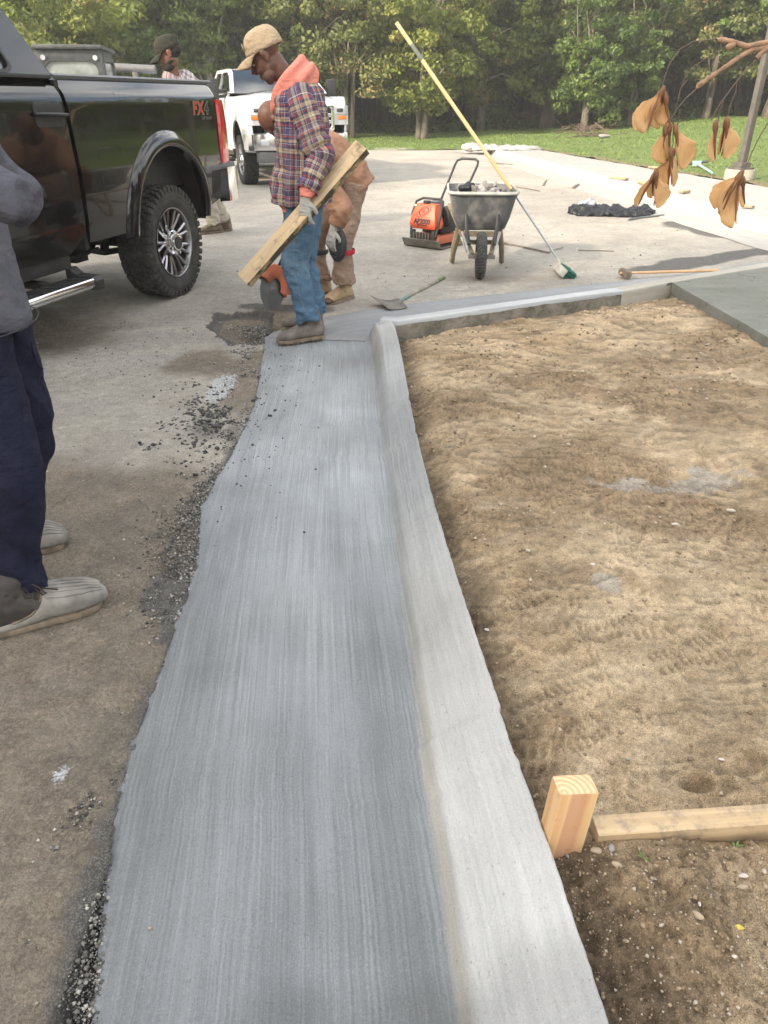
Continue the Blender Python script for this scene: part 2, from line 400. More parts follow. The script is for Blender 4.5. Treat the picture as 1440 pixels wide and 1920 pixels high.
grit = np.maximum(grit, 1.0*sstep(.42, .20, pl_dist(X, Yg, s1)+wob2)); grit = np.maximum(grit, .95*sstep(.26, .10, pl_dist(X, Yg, s2)+wob2*.6))
splash = np.maximum(splash, .8*sstep(.13, .0, np.hypot((X+.80)/.6, (Yg-1.22))+wob*.4))
splash = np.maximum(splash, .62*sstep(.34, .1, np.hypot((X+.95)/.35, (Yg-3.95))+wob))
far_damp = sstep(.5, .1, np.abs(Yg-6.75+.12*X)+wob2)*sstep(-.6, .4, X)*sstep(2.6, 1.2, X); grit = np.maximum(grit, far_damp*.25)
# lower the sheet where concrete, soil and bank are laid
under = (X > glx+.02)&(Yg > .15)&(Yg < 5.3)&(X < .6)
kby = np.interp(X, [p[0] for p in KB], [p[1] for p in KB])
under |= (X > -.6)&(Yg < kby+.10)&(X < 7)
z = np.where(under, z-.09, z)
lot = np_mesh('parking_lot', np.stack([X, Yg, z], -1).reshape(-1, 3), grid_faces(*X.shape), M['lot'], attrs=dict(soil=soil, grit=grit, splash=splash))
tag(lot, kind='structure')

# ------------------------------------------------------------------ near gutter and kerb
def sweep(name, left, prof_fn, ys, m, kind='structure', parent=None, seed=0, closed_ends=False):
    pass
nv, nu = 620, 150
vy = .15*(5.02/.15)**np.linspace(0, 1, nv)                     # rows get longer with distance
gl = lerp_pl(GL, vy)+.012*fbm(vy*3.1, vy*0+.5, octv=5, seed=5, gain=.62)
ko = lerp_pl(KO, vy)+.0012*fbm(vy*45, vy*0, octv=3, seed=15)-.006*sstep(.55, .9, fbm(vy*7, vy*0, octv=3, seed=16))
t = np.linspace(0, 1, nu)
U = np.empty((nv, nu)); Z = np.empty((nv, nu)); Vv = np.repeat(vy[:, None], nu, 1)
for i in range(nv):
    w = ko[i]-gl[i]; kf = float(np.interp(vy[i], [.6, 1.25, 1.75, 2.4, 3.3, 4.8], [.232, .200, .172, .150, .148, .165]))
    tx = np.concatenate([[0], gl[i]+0*t[:1]]) if False else None
    d = np.concatenate([np.linspace(0, w-kf-.02, 80), np.linspace(w-kf-.02, w-.004, 66)[1:], [w, w+.001, w+.002, w+.003, w+.0035]])   # across
    x_ = gl[i]+d; q = d-(w-kf)                       # q: distance from the gutter line
    steep = sstep(3.2, 4.4, np.array(vy[i]))
    run = .115-.05*steep
    zz = .003+.010*sstep(.05, 0, d)*-1
    lin = np.clip(q/kf, 0, 1)**.80*.150; st_ = .128*sstep(-.015, .06, q)+.022*sstep(.05, kf, q); zk = lin*(1-steep)+st_*steep; zk = zk*sstep(-.012, .035, q)+.0*q
    zz = np.where(q > -.015, zk+.003, zz)
    end = sstep(5.02, 4.80, np.array(vy[i]))        # the kerb nose rounds off at the corner
    zz = zz-(1-end)*np.maximum(zz-.0, 0)*.25
    zz[-5:] = [zz[-6]-.006, zz[-6]-.02, .02, -.05, -.1]
    U[i] = x_; Z[i] = zz
Z[:, 0] = -.03
Z += (.0018*fbm(U*6, Vv*2.2, octv=3, seed=51)+.0007*fbm(U*90, Vv*8, octv=2, seed=52))
lump = sstep(.06, .0, U-gl[:, None])*.006*np.abs(fbm(U*45, Vv*45, octv=3, seed=53)); Z += lump
co = np.stack([U, Vv, Z], -1).reshape(-1, 3)
gk = np_mesh('gutter_and_kerb', co, grid_faces(nv, nu), None, uv=np.stack([U-ko[:, None]*.9, Vv], -1).reshape(-1, 2), attrs=dict(k=np.clip((U-(ko[:, None]-np.interp(vy, [.6, 1.25, 1.75, 2.4, 3.3, 4.8], [.24, .208, .18, .158, .155, .17])[:, None]))/.05, 0, 1), wet=np.clip(.55*sstep(.28, .0, U-gl[:, None]+.08*fbm(U*4, Vv*3, octv=3, seed=57))+.7*np.exp(-((U-(ko[:, None]-.30))/.07)**2)*sstep(2.4, 1.4, Vv+.3*fbm(U*3, Vv*2, seed=59))+.8*sstep(.78, .66, Vv+.05*fbm(U*12, Vv*3, octv=3, seed=58))*sstep(-.4, -.1, U)+.5*np.exp(-((Vv-4.45)/.25)**2)*sstep(-.35, -.2, U), 0, 1)))
# brushed fresh concrete: the kerb is paler than the gutter, most at its near end, with a sandy streak along its foot
s = N('brushed_fresh_concrete')
def un(scale, st, det=4, dist=0):
    m2 = s.n('Mapping'); m2.inputs['Scale'].default_value = st; s.l(s.coord('UV'), m2.inputs[0])
    o = s.n('TexNoise'); o.inputs['Scale'].default_value = scale; o.inputs['Detail'].default_value = det; o.inputs['Distortion'].default_value = dist
    o.inputs['Roughness'].default_value = .62; s.l(m2.outputs[0], o.inputs['Vector']); return o.outputs[0]
st = un(1, (165, 1.5, 1), 4, .12); st2 = un(1, (26, .7, 1), 5); big = un(1, (5, .9, 1), 4); blot = s.noise(2.1, 5); fine = s.noise(430, 3); mid = s.noise(95, 5, rough=.72)
c = s.mix(s.rng(big, .36, .66), (.215, .238, .255), (.305, .332, .352))
c = s.mix(s.rng(st2, .42, .72, 0, .22), c, (.345, .365, .38))
c = s.mix(s.rng(blot, .46, .72, 0, .6), c, (.20, .21, .21))
c = s.mix(s.rng(st, .5, .64, 0, .36), c, (.42, .445, .47)); c = s.mix(s.rng(st, .36, .47, .40, 0), c, (.15, .16, .168))
grain = s.noise(210, 4, rough=.8); c = s.mix(s.rng(grain, .56, .66, 0, .30), c, (.46, .48, .49)); c = s.mix(s.rng(grain, .34, .42, .45, 0), c, (.12, .128, .135))
kk = s.attr('k'); kp = s.math('ADD', kk, s.math('MULTIPLY', s.math('SUBTRACT', big, .5), .8))
pale = s.mix(s.rng(st2, .35, .7), (.42, .425, .42), (.54, .54, .53)); pale = s.mix(s.rng(blot, .4, .7, 0, .5), pale, (.34, .345, .34)); sepw = s.n('SeparateXYZ'); s.l(s.coord('Object'), sepw.inputs[0]); pale = s.mix(s.rng(sepw.outputs['Y'], .5, 1.7, .8, 0), pale, (.66, .675, .675))
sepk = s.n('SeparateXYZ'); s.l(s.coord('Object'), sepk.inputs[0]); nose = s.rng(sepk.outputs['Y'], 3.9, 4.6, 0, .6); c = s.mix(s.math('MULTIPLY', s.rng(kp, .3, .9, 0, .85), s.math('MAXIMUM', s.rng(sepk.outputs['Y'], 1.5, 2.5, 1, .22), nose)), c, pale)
line = s.math('MULTIPLY', s.rng(kk, .05, .35), s.rng(kk, .6, .95, 1, 0)); sepv = s.n('SeparateXYZ'); s.l(s.coord('Object'), sepv.inputs[0]); c = s.mix(s.math('MULTIPLY', s.math('MULTIPLY', line, s.rng(st2, .35, .6, .1, .7)), s.rng(sepv.outputs['Y'], 1.2, 1.9, 1, .15)), c, (.50, .475, .41))
c = s.mix(s.rng(mid, .60, .72, 0, .55), c, (.12, .125, .125))
c = s.mix(s.rng(fine, .62, .74, 0, .45), c, (.62, .62, .6))
c = s.speck(c, grain, .36, .64, .94, 1.06); c = s.speck(c, fine, .36, .64, .95, 1.05); c = s.speck(c, s.noise(1.3, 6, rough=.6), .38, .62, .86, 1.08); c = s.speck(c, un(1, (75, 2.0, 1), 4, .1), .36, .64, .94, 1.05); c = s.speck(c, s.attr('wet'), 0, 1, 1, .64); c = s.speck(c, s.math('ADD', s.math('ADD', sepk.outputs['Y'], s.math('MULTIPLY', blot, 1.2)), s.math('MULTIPLY', kk, 1.2)), 1.5, 3.3, .76, 1.02)  # gutter's near end painted darker, standing in for weaker sky reflection
b_ = s.bump(st, .8, .0026); b_ = s.bump(un(1, (400, 6, 1), 3), .6, .0011, b_); b_ = s.bump(mid, .9, .0034, b_); b_ = s.bump(grain, .8, .0016, b_); b_ = s.bump(fine, .4, .0008, b_)
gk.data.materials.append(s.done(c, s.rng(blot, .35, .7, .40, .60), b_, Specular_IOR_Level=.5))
tag(gk, kind='structure'); gk.name = 'near_gutter_and_kerb'

# ------------------------------------------------------------------ far kerb: strips swept along a line
def offset_pl(pts, d):
    out = []
    for i, p in enumerate(pts):
        a = Vector(pts[max(i-1, 0)]); b = Vector(pts[min(i+1, len(pts)-1)]); t_ = (b-a).normalized(); out.append((p[0]-t_.y*d, p[1]+t_.x*d))
    return out
def resample(pts, n):
    P_ = np.array(pts); d = np.r_[0, np.cumsum(np.hypot(*np.diff(P_, axis=0).T))]; q = np.linspace(0, d[-1], n)
    return np.interp(q, d, P_[:, 0]), np.interp(q, d, P_[:, 1]), q
def strip(name, pts, prof, m, n=120, nz=.0015, seed=0, taper=None, attrs=None):
    """prof: list of (offset to the left of the line, z)"""
    x, y, q = resample(pts, n); tx = np.gradient(x); ty = np.gradient(y); L = np.hypot(tx, ty); tx /= L; ty /= L
    # densify the profile
    P_ = []; 
    for (a, za), (b, zb) in zip(prof[:-1], prof[1:]):
        k = max(1, int(math.hypot(b-a, zb-za)/.025)); P_ += [(a+(b-a)*i/k, za+(zb-za)*i/k) for i in range(k)]
    P_.append(prof[-1]); P_ = np.array(P_)
    Xs = x[:, None]-ty[:, None]*P_[None, :, 0]; Ys = y[:, None]+tx[:, None]*P_[None, :, 0]; Zs = np.repeat(P_[None, :, 1], n, 0).copy()
    Zs += nz*fbm(Xs*7, Ys*7, octv=4, seed=seed); w = nz*1.5*fbm(Xs*9, Ys*9, octv=3, seed=seed+3); Xs += w; Ys += w*.5
    arc = np.r_[0, np.cumsum(np.hypot(*np.diff(P_, axis=0).T))]
    uv = np.stack([np.repeat(arc[None], n, 0), np.repeat(q[:, None], len(P_), 1)], -1)
    o = np_mesh(name, np.stack([Xs, Ys, Zs], -1).reshape(-1, 3), grid_faces(n, len(P_)), m, uv=uv.reshape(-1, 2))
    smooth_mesh(o.data, 50); return tag(o, kind='structure')
kb1 = [(-.03, 4.90), (.10, 4.86), (.35, 4.985), (.682, 5.154), (1.188, 5.419), (1.60, 5.63), (1.882, 5.763)]
kb2 = [(1.885, 5.765), (2.336, 6.047), (3.444, 6.698), (5.2, 7.72)]
strip('far_kerb_new', kb1, [(-.004, -.05), (0, .142), (.004, .15), (.10, .152), (.118, .147), (.14, .12), (.155, .02), (.19, -.02)], M['kerb_pale'], 160, .0016, 3)
strip('far_kerb_aged', kb2, [(-.004, -.05), (0, .138), (.005, .146), (.13, .146), (.15, .135), (.18, .02), (.22, -.02)], M['kerb_old'], 130, .002, 7)
strip('kerb_back_face', [(.09, 4.835), (.35, 4.968), (.682, 5.137), (1.188, 5.402), (1.60, 5.613), (1.86, 5.742)], [(-.012, -.06), (-.006, .02), (0, .128)], M['rawedge'], 160, .006, 9)
strip('kerb_back_face_aged', [(1.862, 5.735), (2.336, 6.028), (2.36, 6.045)], [(-.006, -.06), (0, .134)], M['kerb_old'], 30, .003, 10)
# the gutter turning the corner in front of it
xg = np.linspace(0, 1, 150); gi = resample([(-.10, 4.865), (-.085, 4.98), (-.02, 5.08), (.35, 5.15), (.90, 5.42), (1.5, 5.72), (2.15, 6.10), (3.4, 6.86), (5.0, 7.79)], 150)
go = resample([(-.84, 4.955), (-.82, 5.08), (-.62, 5.42), (-.20, 5.70), (.30, 5.99), (.85, 6.22), (1.55, 6.52), (2.9, 7.10), (4.7, 8.15)], 150)
tt = np.linspace(0, 1, 40)
XX = gi[0][:, None]*(1-tt)+go[0][:, None]*tt; YY = gi[1][:, None]*(1-tt)+go[1][:, None]*tt
ZZ = .010+.001*fbm(XX*5, YY*5, octv=3, seed=61)-.06*(tt > .985)[None, :]; ZZ[0] = -.02
cg = np_mesh('corner_gutter', np.stack([XX, YY, ZZ], -1).reshape(-1, 3), grid_faces(150, 40), M['gutter_far'], uv=np.stack([np.repeat(tt[None]*.6, 150, 0), np.repeat(gi[2][:, None], 40, 1)], -1).reshape(-1, 2))
tag(cg, kind='structure')
# dark joint line between the two pours
jt = MB(); jp = [(-.80, 4.950), (-.62, 4.932), (-.45, 4.907), (-.3, 4.886), (-.13, 4.868)]
jt.tube([(x_, y_, .0115) for x_, y_ in jp], [.0012, .002, .002, .002, .0015], 6); tag(jt.build('concrete_joint', mat('dark_joint', (.06, .065, .07), rough=.9)), kind='structure')

# ------------------------------------------------------------------ soil bed
dx = np.concatenate([np.linspace(-.02, 1.4, 330), np.linspace(1.4, 4.2, 170)[1:]]); dy = .15*(6.9/.15)**np.linspace(0, 1, 620)
X, Yd = np.meshgrid(dx, dy)
kox = lerp_pl(KO, Yd); Xs = np.maximum(X, kox+.002)          # the sheet starts at the kerb
dk = Xs-kox
Z = .085+.016*fbm(Xs*1.6, Yd*1.6, octv=3, seed=71)+.0105*fbm(Xs*4, Yd*4.6, octv=3, seed=72)+.0016*fbm(Xs*17, Yd*17, octv=4, seed=73, gain=.6)
loose = np.clip(sstep(.10, .60, fbm(Xs*2.1, Yd*2.6, octv=4, seed=174, gain=.6)), 0, 1)
lump_ = np.abs(fbm(Xs*38, Yd*38, octv=3, seed=175)); Z += .0014*fbm(Xs*9, Yd*11, octv=5, seed=178, gain=.65)+loose*(.0058*sstep(.15, .75, lump_)+.005*fbm(Xs*14, Yd*14, octv=4, seed=176))-.008*(1-loose)
ridge = 1-np.abs(fbm(Xs*4.3, Yd*5.5, octv=4, seed=74)); Z += .010*sstep(.75, 1.0, ridge)
Z += .0030*fbm(Xs*60, Yd*60, octv=3, seed=75)*sstep(4, 1, Yd)
Z -= .045*sstep(.16, .02, dk)                                 # hollow along the kerb
Z += .045*sstep(1.02, .93, Yd)
bk = np.interp(Xs, [p[0] for p in KB], [p[1] for p in KB])-Yd; Z -= .04*sstep(.5, .05, bk)
crumbl = fbm(Xs*26, Yd*26, octv=4, seed=76); Z += sstep(1.02, .86, Yd)*.010*np.abs(crumbl)
damp = .75*sstep(.22, .0, dk+.05*fbm(Xs*6, Yd*6, seed=77))+.5*sstep(.55, .9, ridge-.25*fbm(Xs*2, Yd*2, seed=79)*1.0)*0+.28*sstep(1.05, .85, Yd)+.25*sstep(.3, .05, bk)
splashd = .9*sstep(.30, .02, np.hypot((Xs-G(1300, 905, .08).x)/1.9, (Yd-G(1300, 905, .08).y)/.75)+.12*fbm(Xs*8, Yd*8, seed=78))
splashd = np.maximum(splashd, .8*sstep(.12, .0, np.hypot(Xs-G(1130, 1105, .08).x, Yd-G(1130, 1105, .08).y)))
def hollow(px, py, r, dep, sx=1., sy=1.):
    global Z
    c = G(px, py, .09); d = np.hypot((Xs-c.x)/sx, (Yd-c.y)/sy)/r
    Z = Z-dep*sstep(1, .2, d)+dep*.35*np.exp(-((d-1.15)/.22)**2)
for a in [(1310, 1455, .035, .03, 1.2, .9), (1375, 895, .09, .018, 1, 1), (1050, 1060, .08, .012, 1.2, .8), (1040, 795, .06, .012, 1, .7), (1240, 935, .03, .02, 1, 1), (1000, 640, .10, .012, 1.6, .7), (900, 640, .1, .014, 1.4, .6), (1250, 600, .13, .012, 1.4, .7), (1120, 1190, .06, .014, 1.2, .8), (1420, 1440, .05, .02, 1, 1.3), (1240, 1700, .03, .012, 1, 2.4), (1100, 1760, .03, .010, .8, 2.2), (900, 905, .06, .012, 1, 1)]: hollow(*a)
def footprint(px, py, ang, L=.30, W=.108, dep=.0065):
    global Z
    c = G(px, py, .09); ca, sa = math.cos(ang), math.sin(ang)
    u = (Xs-c.x)*ca+(Yd-c.y)*sa; v = -(Xs-c.x)*sa+(Yd-c.y)*ca
    un_ = u/(L/2); wv = W/2*(.86+.14*np.cos(un_*2.4-1)-.22*np.exp(-((un_+.15)/.25)**2))
    inside = sstep(1.0, .93, np.abs(un_))*sstep(1.0, .9, np.abs(v)/wv)
    lug = (np.sin(u*2*PI/.026+np.abs(v)*45) > .0)*(np.abs(v) > .008)
    part = sstep(-.1, .5, fbm(Xs*8+ang*9, Yd*8, seed=83)+.45)
    Z = Z-inside*part*(dep*.35+dep*.75*lug)+.003*np.exp(-((np.maximum(np.abs(un_), np.abs(v)/wv)-1.08)/.06)**2)*part
for a in [(1050, 1300, .35), (1130, 1345, .55), (1060, 1410, -.25), (1170, 1180, .1), (1390, 1130, -.2), (1130, 1500, 1.0), (950, 1130, .5), (1300, 1220, .4), (880, 985, .7), (1180, 1010, 1.2), (1100, 850, .4), (1385, 880, 1.7), (1010, 740, .2), (1330, 730, .3), (1120, 690, .5)]: footprint(*a)
Zp = np.pad(Z, 2, mode='edge'); Zb = sum(Zp[2+i:Zp.shape[0]-2+i, 2+j:Zp.shape[1]-2+j] for i in (-2, 0, 2) for j in (-2, 0, 2))/9; cav = np.clip((Zb-Z)/.0028, 0, 1)  # cav: mask for occlusion shade painted into the soil's hollows
ok = (Yd < np.interp(X, [p[0] for p in KB], [p[1] for p in KB])+.03)
mask = ok[:-1, :-1]; slabx = 2.36; mask = mask & (X[:-1, :-1] < 2.42)
Z[:, 0] = -.05
mask &= (X[:-1, 1:] > kox[:-1, 1:]-.02)
bed = np_mesh('soil_bed', np.stack([Xs, Yd, Z], -1).reshape(-1, 3), grid_faces(*X.shape, mask=mask), M['dirt'], attrs=dict(damp=damp, splash=splashd, loose=loose, cav=cav))
tag(bed, kind='structure')
def bed_z(x, y):
    j = int(np.searchsorted(dy, y)); i = int(np.searchsorted(dx, x)); return float(Z[min(j, len(dy)-1), min(i, len(dx)-1)])
DX, DY, DZ = dx, dy, Z.copy()
def bed_z(x, y): return float(DZ[min(int(np.searchsorted(DY, y)), len(DY)-1), min(int(np.searchsorted(DX, x)), len(DX)-1)])

# wet slab at the right
sl = MB(); e0 = (2.357, 6.035); e1 = (2.418, 4.479); e2 = (2.46, 3.3)
def slab_mesh():
    n, m = 120, 60
    vy = np.linspace(0, 1, n)
    lx = np.interp(vy*2.9+3.3, [3.3, 4.479, 6.2], [2.46, 2.418, 2.350])
    Y0 = vy*9.0-2.0; lx = np.interp(Y0, [-2, 4.479, 6.035, 7.0], [2.62, 2.418, 2.357, 2.31])
    rows = []
    for i in range(n):
        y0 = Y0[i]
        xs = np.concatenate([[lx[i]-.008, lx[i]-.002, lx[i]+.004], lx[i]+.02+(6.5-lx[i])*np.linspace(0, 1, m)**1.5])
        zs = np.full(len(xs), .150); zs[0] = -.05; zs[1] = .136
        yb = np.interp(xs, [p[0] for p in KB], [p[1] for p in KB])-.006
        ys = np.minimum(y0+0*xs, yb)
        if y0 > 6.0: ys = yb
        rows.append(np.stack([xs, ys, zs], -1))
    A = np.array(rows); A[..., 2] += .0015*fbm(A[..., 0]*5, A[..., 1]*5, octv=3, seed=4)
    A[:, 0, 0] += .006*fbm(A[:, 0, 1]*12, A[:, 0, 1]*0, octv=3, seed=2)
    return A
A = slab_mesh()
slab = np_mesh('wet_sidewalk_slab', A.reshape(-1, 3), grid_faces(A.shape[0], A.shape[1]), M['slab'], uv=np.stack([A[..., 1]*.3, A[..., 0]], -1).reshape(-1, 2)); smooth_mesh(slab.data, 50)
tag(slab, kind='structure')

# ------------------------------------------------------------------ far kerb, walk, lawn
fk = [(2.95, 27.2), (3.15, 25.6), (3.72, 20.3), (4.10, 16.2), (4.36, 13.4), (4.56, 10.8), (4.80, 8.6), (5.05, 7.6), (5.4, 6.6)][::-1]
strip('far_gutter', fk, [(.62, -.04), (.60, .004), (.02, .012)], M['far_walk'], 120, .002, 13)
nseg = 9; xk, yk, qk = resample(fk, 400)
for i in range(nseg):                                     # kerb cast in lengths with joints between
    a = int(i*399/nseg); b = int((i+1)*399/nseg)
    pts = [(xk[j], yk[j]) for j in list(range(a, b-2, 4))+[b]]; L0 = math.hypot(pts[-1][0]-pts[-2][0], pts[-1][1]-pts[-2][1]); pts[-1] = (pts[-1][0]+(pts[-2][0]-pts[-1][0])*.012/L0, pts[-1][1]+(pts[-2][1]-pts[-1][1])*.012/L0)
    o = strip('kerb_length', pts, [(.03, -.03), (.02, .05), (.0, .13), (-.02, .15), (-.14, .155), (-.15, .14)], M['far_kerb'], 26, .002, 17+i); 
walk_r = [(4.35, 26.6), (4.42, 25.7), (5.26, 20.8), (5.96, 16.8), (6.61, 13.5), (7.2, 11.5), (8.2, 9.5), (9.5, 7.6)][::-1]
n = 120; a_ = resample([(p[0]+.14, p[1]) for p in fk], n); b_ = resample(walk_r, n); tt = np.linspace(0, 1, 30)
XX = a_[0][:, None]*(1-tt)+b_[0][:, None]*tt; YY = a_[1][:, None]*(1-tt)+b_[1][:, None]*tt
wk = np_mesh('far_walk', np.stack([XX, YY, .140+.006*fbm(XX*2, YY*2, octv=4, seed=19)], -1).reshape(-1, 3), grid_faces(n, 30), M['far_walk'], uv=np.stack([XX, YY], -1).reshape(-1, 2)); tag(wk, kind='structure')
def lawn_z(x, y):
    x = np.asarray(x, float); y = np.asarray(y, float)
    return .006+.128*sstep(2.5, 5.0, x)+.55*sstep(5.5, 16, x)*sstep(8, 24, y)+4.5*sstep(50, 68, y)+.10*sstep(26, 36, y)
lx = np.concatenate([np.linspace(-70, -30, 10), np.linspace(-30, 30, 260), np.linspace(30, 80, 12)[1:]]); ly = np.concatenate([np.linspace(-30, 5, 16), np.linspace(5, 46, 220)[1:], np.linspace(46, 90, 12)[1:]])
X, Yl = np.meshgrid(lx, ly)
wr = np.interp(Yl, [p[1] for p in walk_r], [p[0] for p in walk_r])
inside = ((X > wr-.03)&(Yl > 7)) | (Yl > 26.3+.4*np.sin(X*.35)) | ((X > 9.6)&(Yl <= 7))
msk = inside[:-1, :-1] & inside[1:, 1:] & inside[:-1, 1:] & inside[1:, :-1]
Zl = lawn_z(X, Yl)+.02*fbm(X*1.1, Yl*1.1, octv=3, seed=91)
s = N('lawn_turf'); n1 = s.noise(.8, 5); n2 = s.noise(9, 5, rough=.7)
c = s.mix(s.rng(n1, .35, .65), (.095, .145, .035), (.14, .19, .05)); c = s.mix(s.rng(n2, .45, .7, 0, .5), c, (.17, .22, .05)); c = s.mix(s.rng(n2, .3, .42, .5, 0), c, (.04, .075, .015))
f = s.math('ADD', s.attr('bare'), s.math('MULTIPLY', s.math('SUBTRACT', n2, .5), 1.2)); c = s.mix(s.rng(f, .3, .7), c, (.19, .15, .085))
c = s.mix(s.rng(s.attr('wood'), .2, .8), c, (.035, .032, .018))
M['turf'] = s.done(c, .9, s.bump(s.noise(40, 5, rough=.8), .8, .05))
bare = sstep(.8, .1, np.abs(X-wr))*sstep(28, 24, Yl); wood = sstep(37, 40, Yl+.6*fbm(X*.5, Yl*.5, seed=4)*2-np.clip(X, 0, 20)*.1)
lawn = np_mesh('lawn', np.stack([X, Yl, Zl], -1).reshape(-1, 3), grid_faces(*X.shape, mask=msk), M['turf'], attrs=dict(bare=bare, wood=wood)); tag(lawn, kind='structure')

# ------------------------------------------------------------------ trees
def leaf_material(name, dark, mid, light, tan=None, ttan=.1):
    s = N(name); a = s.attr('tint')
    c = s.mix(s.rng(a, .0, .5), dark, mid); c = s.mix(s.rng(a, .45, .95), c, light)
    c = s.mix(s.rng(s.noise(.35, 3), .4, .65, 0, .5), c, tuple((m_+l_)/2 for m_, l_ in zip(mid, light)))
    if tan: c = s.mix(s.rng(s.attr('dry'), 1-ttan-.02, 1-ttan), c, tan)
    out = s.t.nodes['Material Output']; s.l(c, s.b.inputs['Base Color']); s.b.inputs['Roughness'].default_value = .5; s.b.inputs['Specular IOR Level'].default_value = .35
    tr = s.n('BsdfTranslucent'); s.l(s.mix(.5, c, (.25, .32, .04), 'MIX'), tr.inputs[0])
    ms = s.n('MixShader'); ms.inputs[0].default_value = .35; s.l(s.b.outputs[0], ms.inputs[1]); s.l(tr.outputs[0], ms.inputs[2]); s.l(ms.outputs[0], out.inputs['Surface'])
    return s.m
M['leafA'] = leaf_material('yellow_green_leaves', (.065, .10, .022), (.17, .215, .045), (.33, .34, .09), (.34, .23, .10), .12)
M['leafB'] = leaf_material('deep_green_leaves', (.035, .07, .022), (.095, .155, .04), (.20, .27, .065), (.2, .16, .06), .05)
M['leafC'] = leaf_material('olive_leaves', (.055, .075, .028), (.135, .165, .055), (.26, .28, .10), (.32, .23, .12), .18)
M['leafD'] = leaf_material('pale_willow_leaves', (.065, .11, .026), (.16, .22, .055), (.28, .34, .11))
M['bark'] = mat('grey_brown_bark', (.10, .085, .065), (.19, .165, .13), 6, .95, 1, 14, .04, stretch=(1, 1, .25))
M['palebark'] = mat('pale_birch_bark', (.42, .40, .36), (.25, .23, .2), 5, .9, .6, 12, .03, stretch=(1, 1, .4))
def crown_mesh(name, seed, nclump, nleaf, rx, rz, zc, leaf=.12, droop=.3, skirt=1.0, spread=.55):
    g = np.random.default_rng(seed)
    # clump centres: on lobes of an uneven ellipsoid, denser on the outside
    d = g.normal(size=(nclump, 3)); d /= np.linalg.norm(d, axis=1)[:, None]
    lob = 1+.28*vnoise(d[:, 0]*1.7+seed, d[:, 1]*1.7, d[:, 2]*1.7, seed)
    r = (g.random(nclump)**.45)*lob
    c = d*r[:, None]*np.array([rx, rx, rz])+np.array([0, 0, zc])
    c[:, 2] = np.maximum(c[:, 2], skirt+g.random(nclump)*.6)
    size = g.uniform(.35, 1.0, nclump)*spread*1.3
    k = g.integers(0, nclump, nleaf); q = g.normal(size=(nleaf, 3)); q /= np.linalg.norm(q, axis=1)[:, None]
    p = c[k]+q*(size[k]*g.random(nleaf)**.4)[:, None]*np.array([1, 1, .62])
    p[:, 2] -= droop*np.hypot(q[:, 0], q[:, 1])*size[k]*.5
    p = p[p[:, 2] > skirt*.6]; nl = len(p)
    nrm = (q[:nl]*.6+g.normal(size=(nl, 3))*.8+np.array([0, 0, .5])); nrm /= np.linalg.norm(nrm, axis=1)[:, None]
    a = np.cross(nrm, g.normal(size=(nl, 3))); a /= np.linalg.norm(a, axis=1)[:, None]; b = np.cross(nrm, a)
    L = leaf*g.uniform(.6, 1.35, nl); Wd = L*g.uniform(.4, .62, nl)
    v = np.stack([p-a*L[:, None], p+b*Wd[:, None]+nrm*(L*.15)[:, None], p+a*L[:, None], p-b*Wd[:, None]+nrm*(L*.15)[:, None]], 1).reshape(-1, 3)
    f = np.arange(nl*4).reshape(-1, 4)
    ck = g.random(nclump); tint = np.clip(.55*ck[k][:nl]+.45*g.random(nl), 0, 1); dry = np.clip(.5*g.random(nclump)[k][:nl]+.55*g.random(nl), 0, 1)
    o = np_mesh(name, v, f, None, smooth=False, attrs=dict(tint=np.repeat(tint, 4), dry=np.repeat(dry, 4)))
    me = o.data; bpy.data.objects.remove(o); return me, c
def trunk_mesh(seed, h, r, targets, multi=1, lean=.15):
    g = random.Random(seed); mb = MB()
    for s_ in range(multi):
        a = g.uniform(0, 2*PI); off = Vector((math.cos(a), math.sin(a), 0))*(r*.6 if multi > 1 else 0); ln = Vector((math.cos(a), math.sin(a), 0))*lean*(h if multi > 1 else h*.4)
        pts = []; rad = []
        for i in range(9):
            t = i/8; pts.append(off+ln*t*t+Vector((g.uniform(-.06, .06)*t*2, g.uniform(-.06, .06)*t*2, h*t-.15))); rad.append(r*(1.35 if i == 0 else 1)*(1-.75*t)/(1 if multi == 1 else 1.5))
        mb.tube(pts, rad, 9)
        for i in range(7):
            t0 = g.uniform(.22, .85); p0 = pts[int(t0*8)]; tg = Vector(targets[g.randrange(len(targets))])
            mid = (p0+tg)/2+Vector((g.uniform(-.3, .3), g.uniform(-.3, .3), g.uniform(0, .5)))
            rr = r*(1-.75*t0)*.5; mb.tube([p0, p0.lerp(mid, .5), mid, mid.lerp(tg, .6), tg], [rr, rr*.8, rr*.55, rr*.35, rr*.12], 6)
    me = mb.mesh('trunk'); smooth_mesh(me); return me
KIND = {}
def kind(key, seed, mat_, bark, **kw):
    tr = kw.pop('tr'); me, c = crown_mesh('crown', seed, **kw); me.materials.append(M[mat_])
    tm = trunk_mesh(seed, tr[0], tr[1], c[:60], *tr[2:]); tm.materials.append(M[bark]); KIND[key] = (me, tm)
kind('bushy', 1, 'leafA', 'bark', nclump=150, nleaf=30000, rx=3.0, rz=3.6, zc=4.2, leaf=.085, skirt=1.15, tr=(5.0, .20, 3, .12))
kind('broad', 2, 'leafB', 'bark', nclump=170, nleaf=30000, rx=3.6, rz=4.6, zc=5.4, leaf=.10, skirt=1.9, tr=(7, .30, 1, .1))
kind('olive', 3, 'leafC', 'bark', nclump=150, nleaf=30000, rx=3.2, rz=4.2, zc=4.6, leaf=.085, skirt=1.2, droop=.8, tr=(6, .17, 2, .15))
kind('willow', 4, 'leafD', 'palebark', nclump=170, nleaf=34000, rx=2.3, rz=5.5, zc=6.0, leaf=.075, skirt=.7, droop=1.4, tr=(9.5, .14, 3, .10))
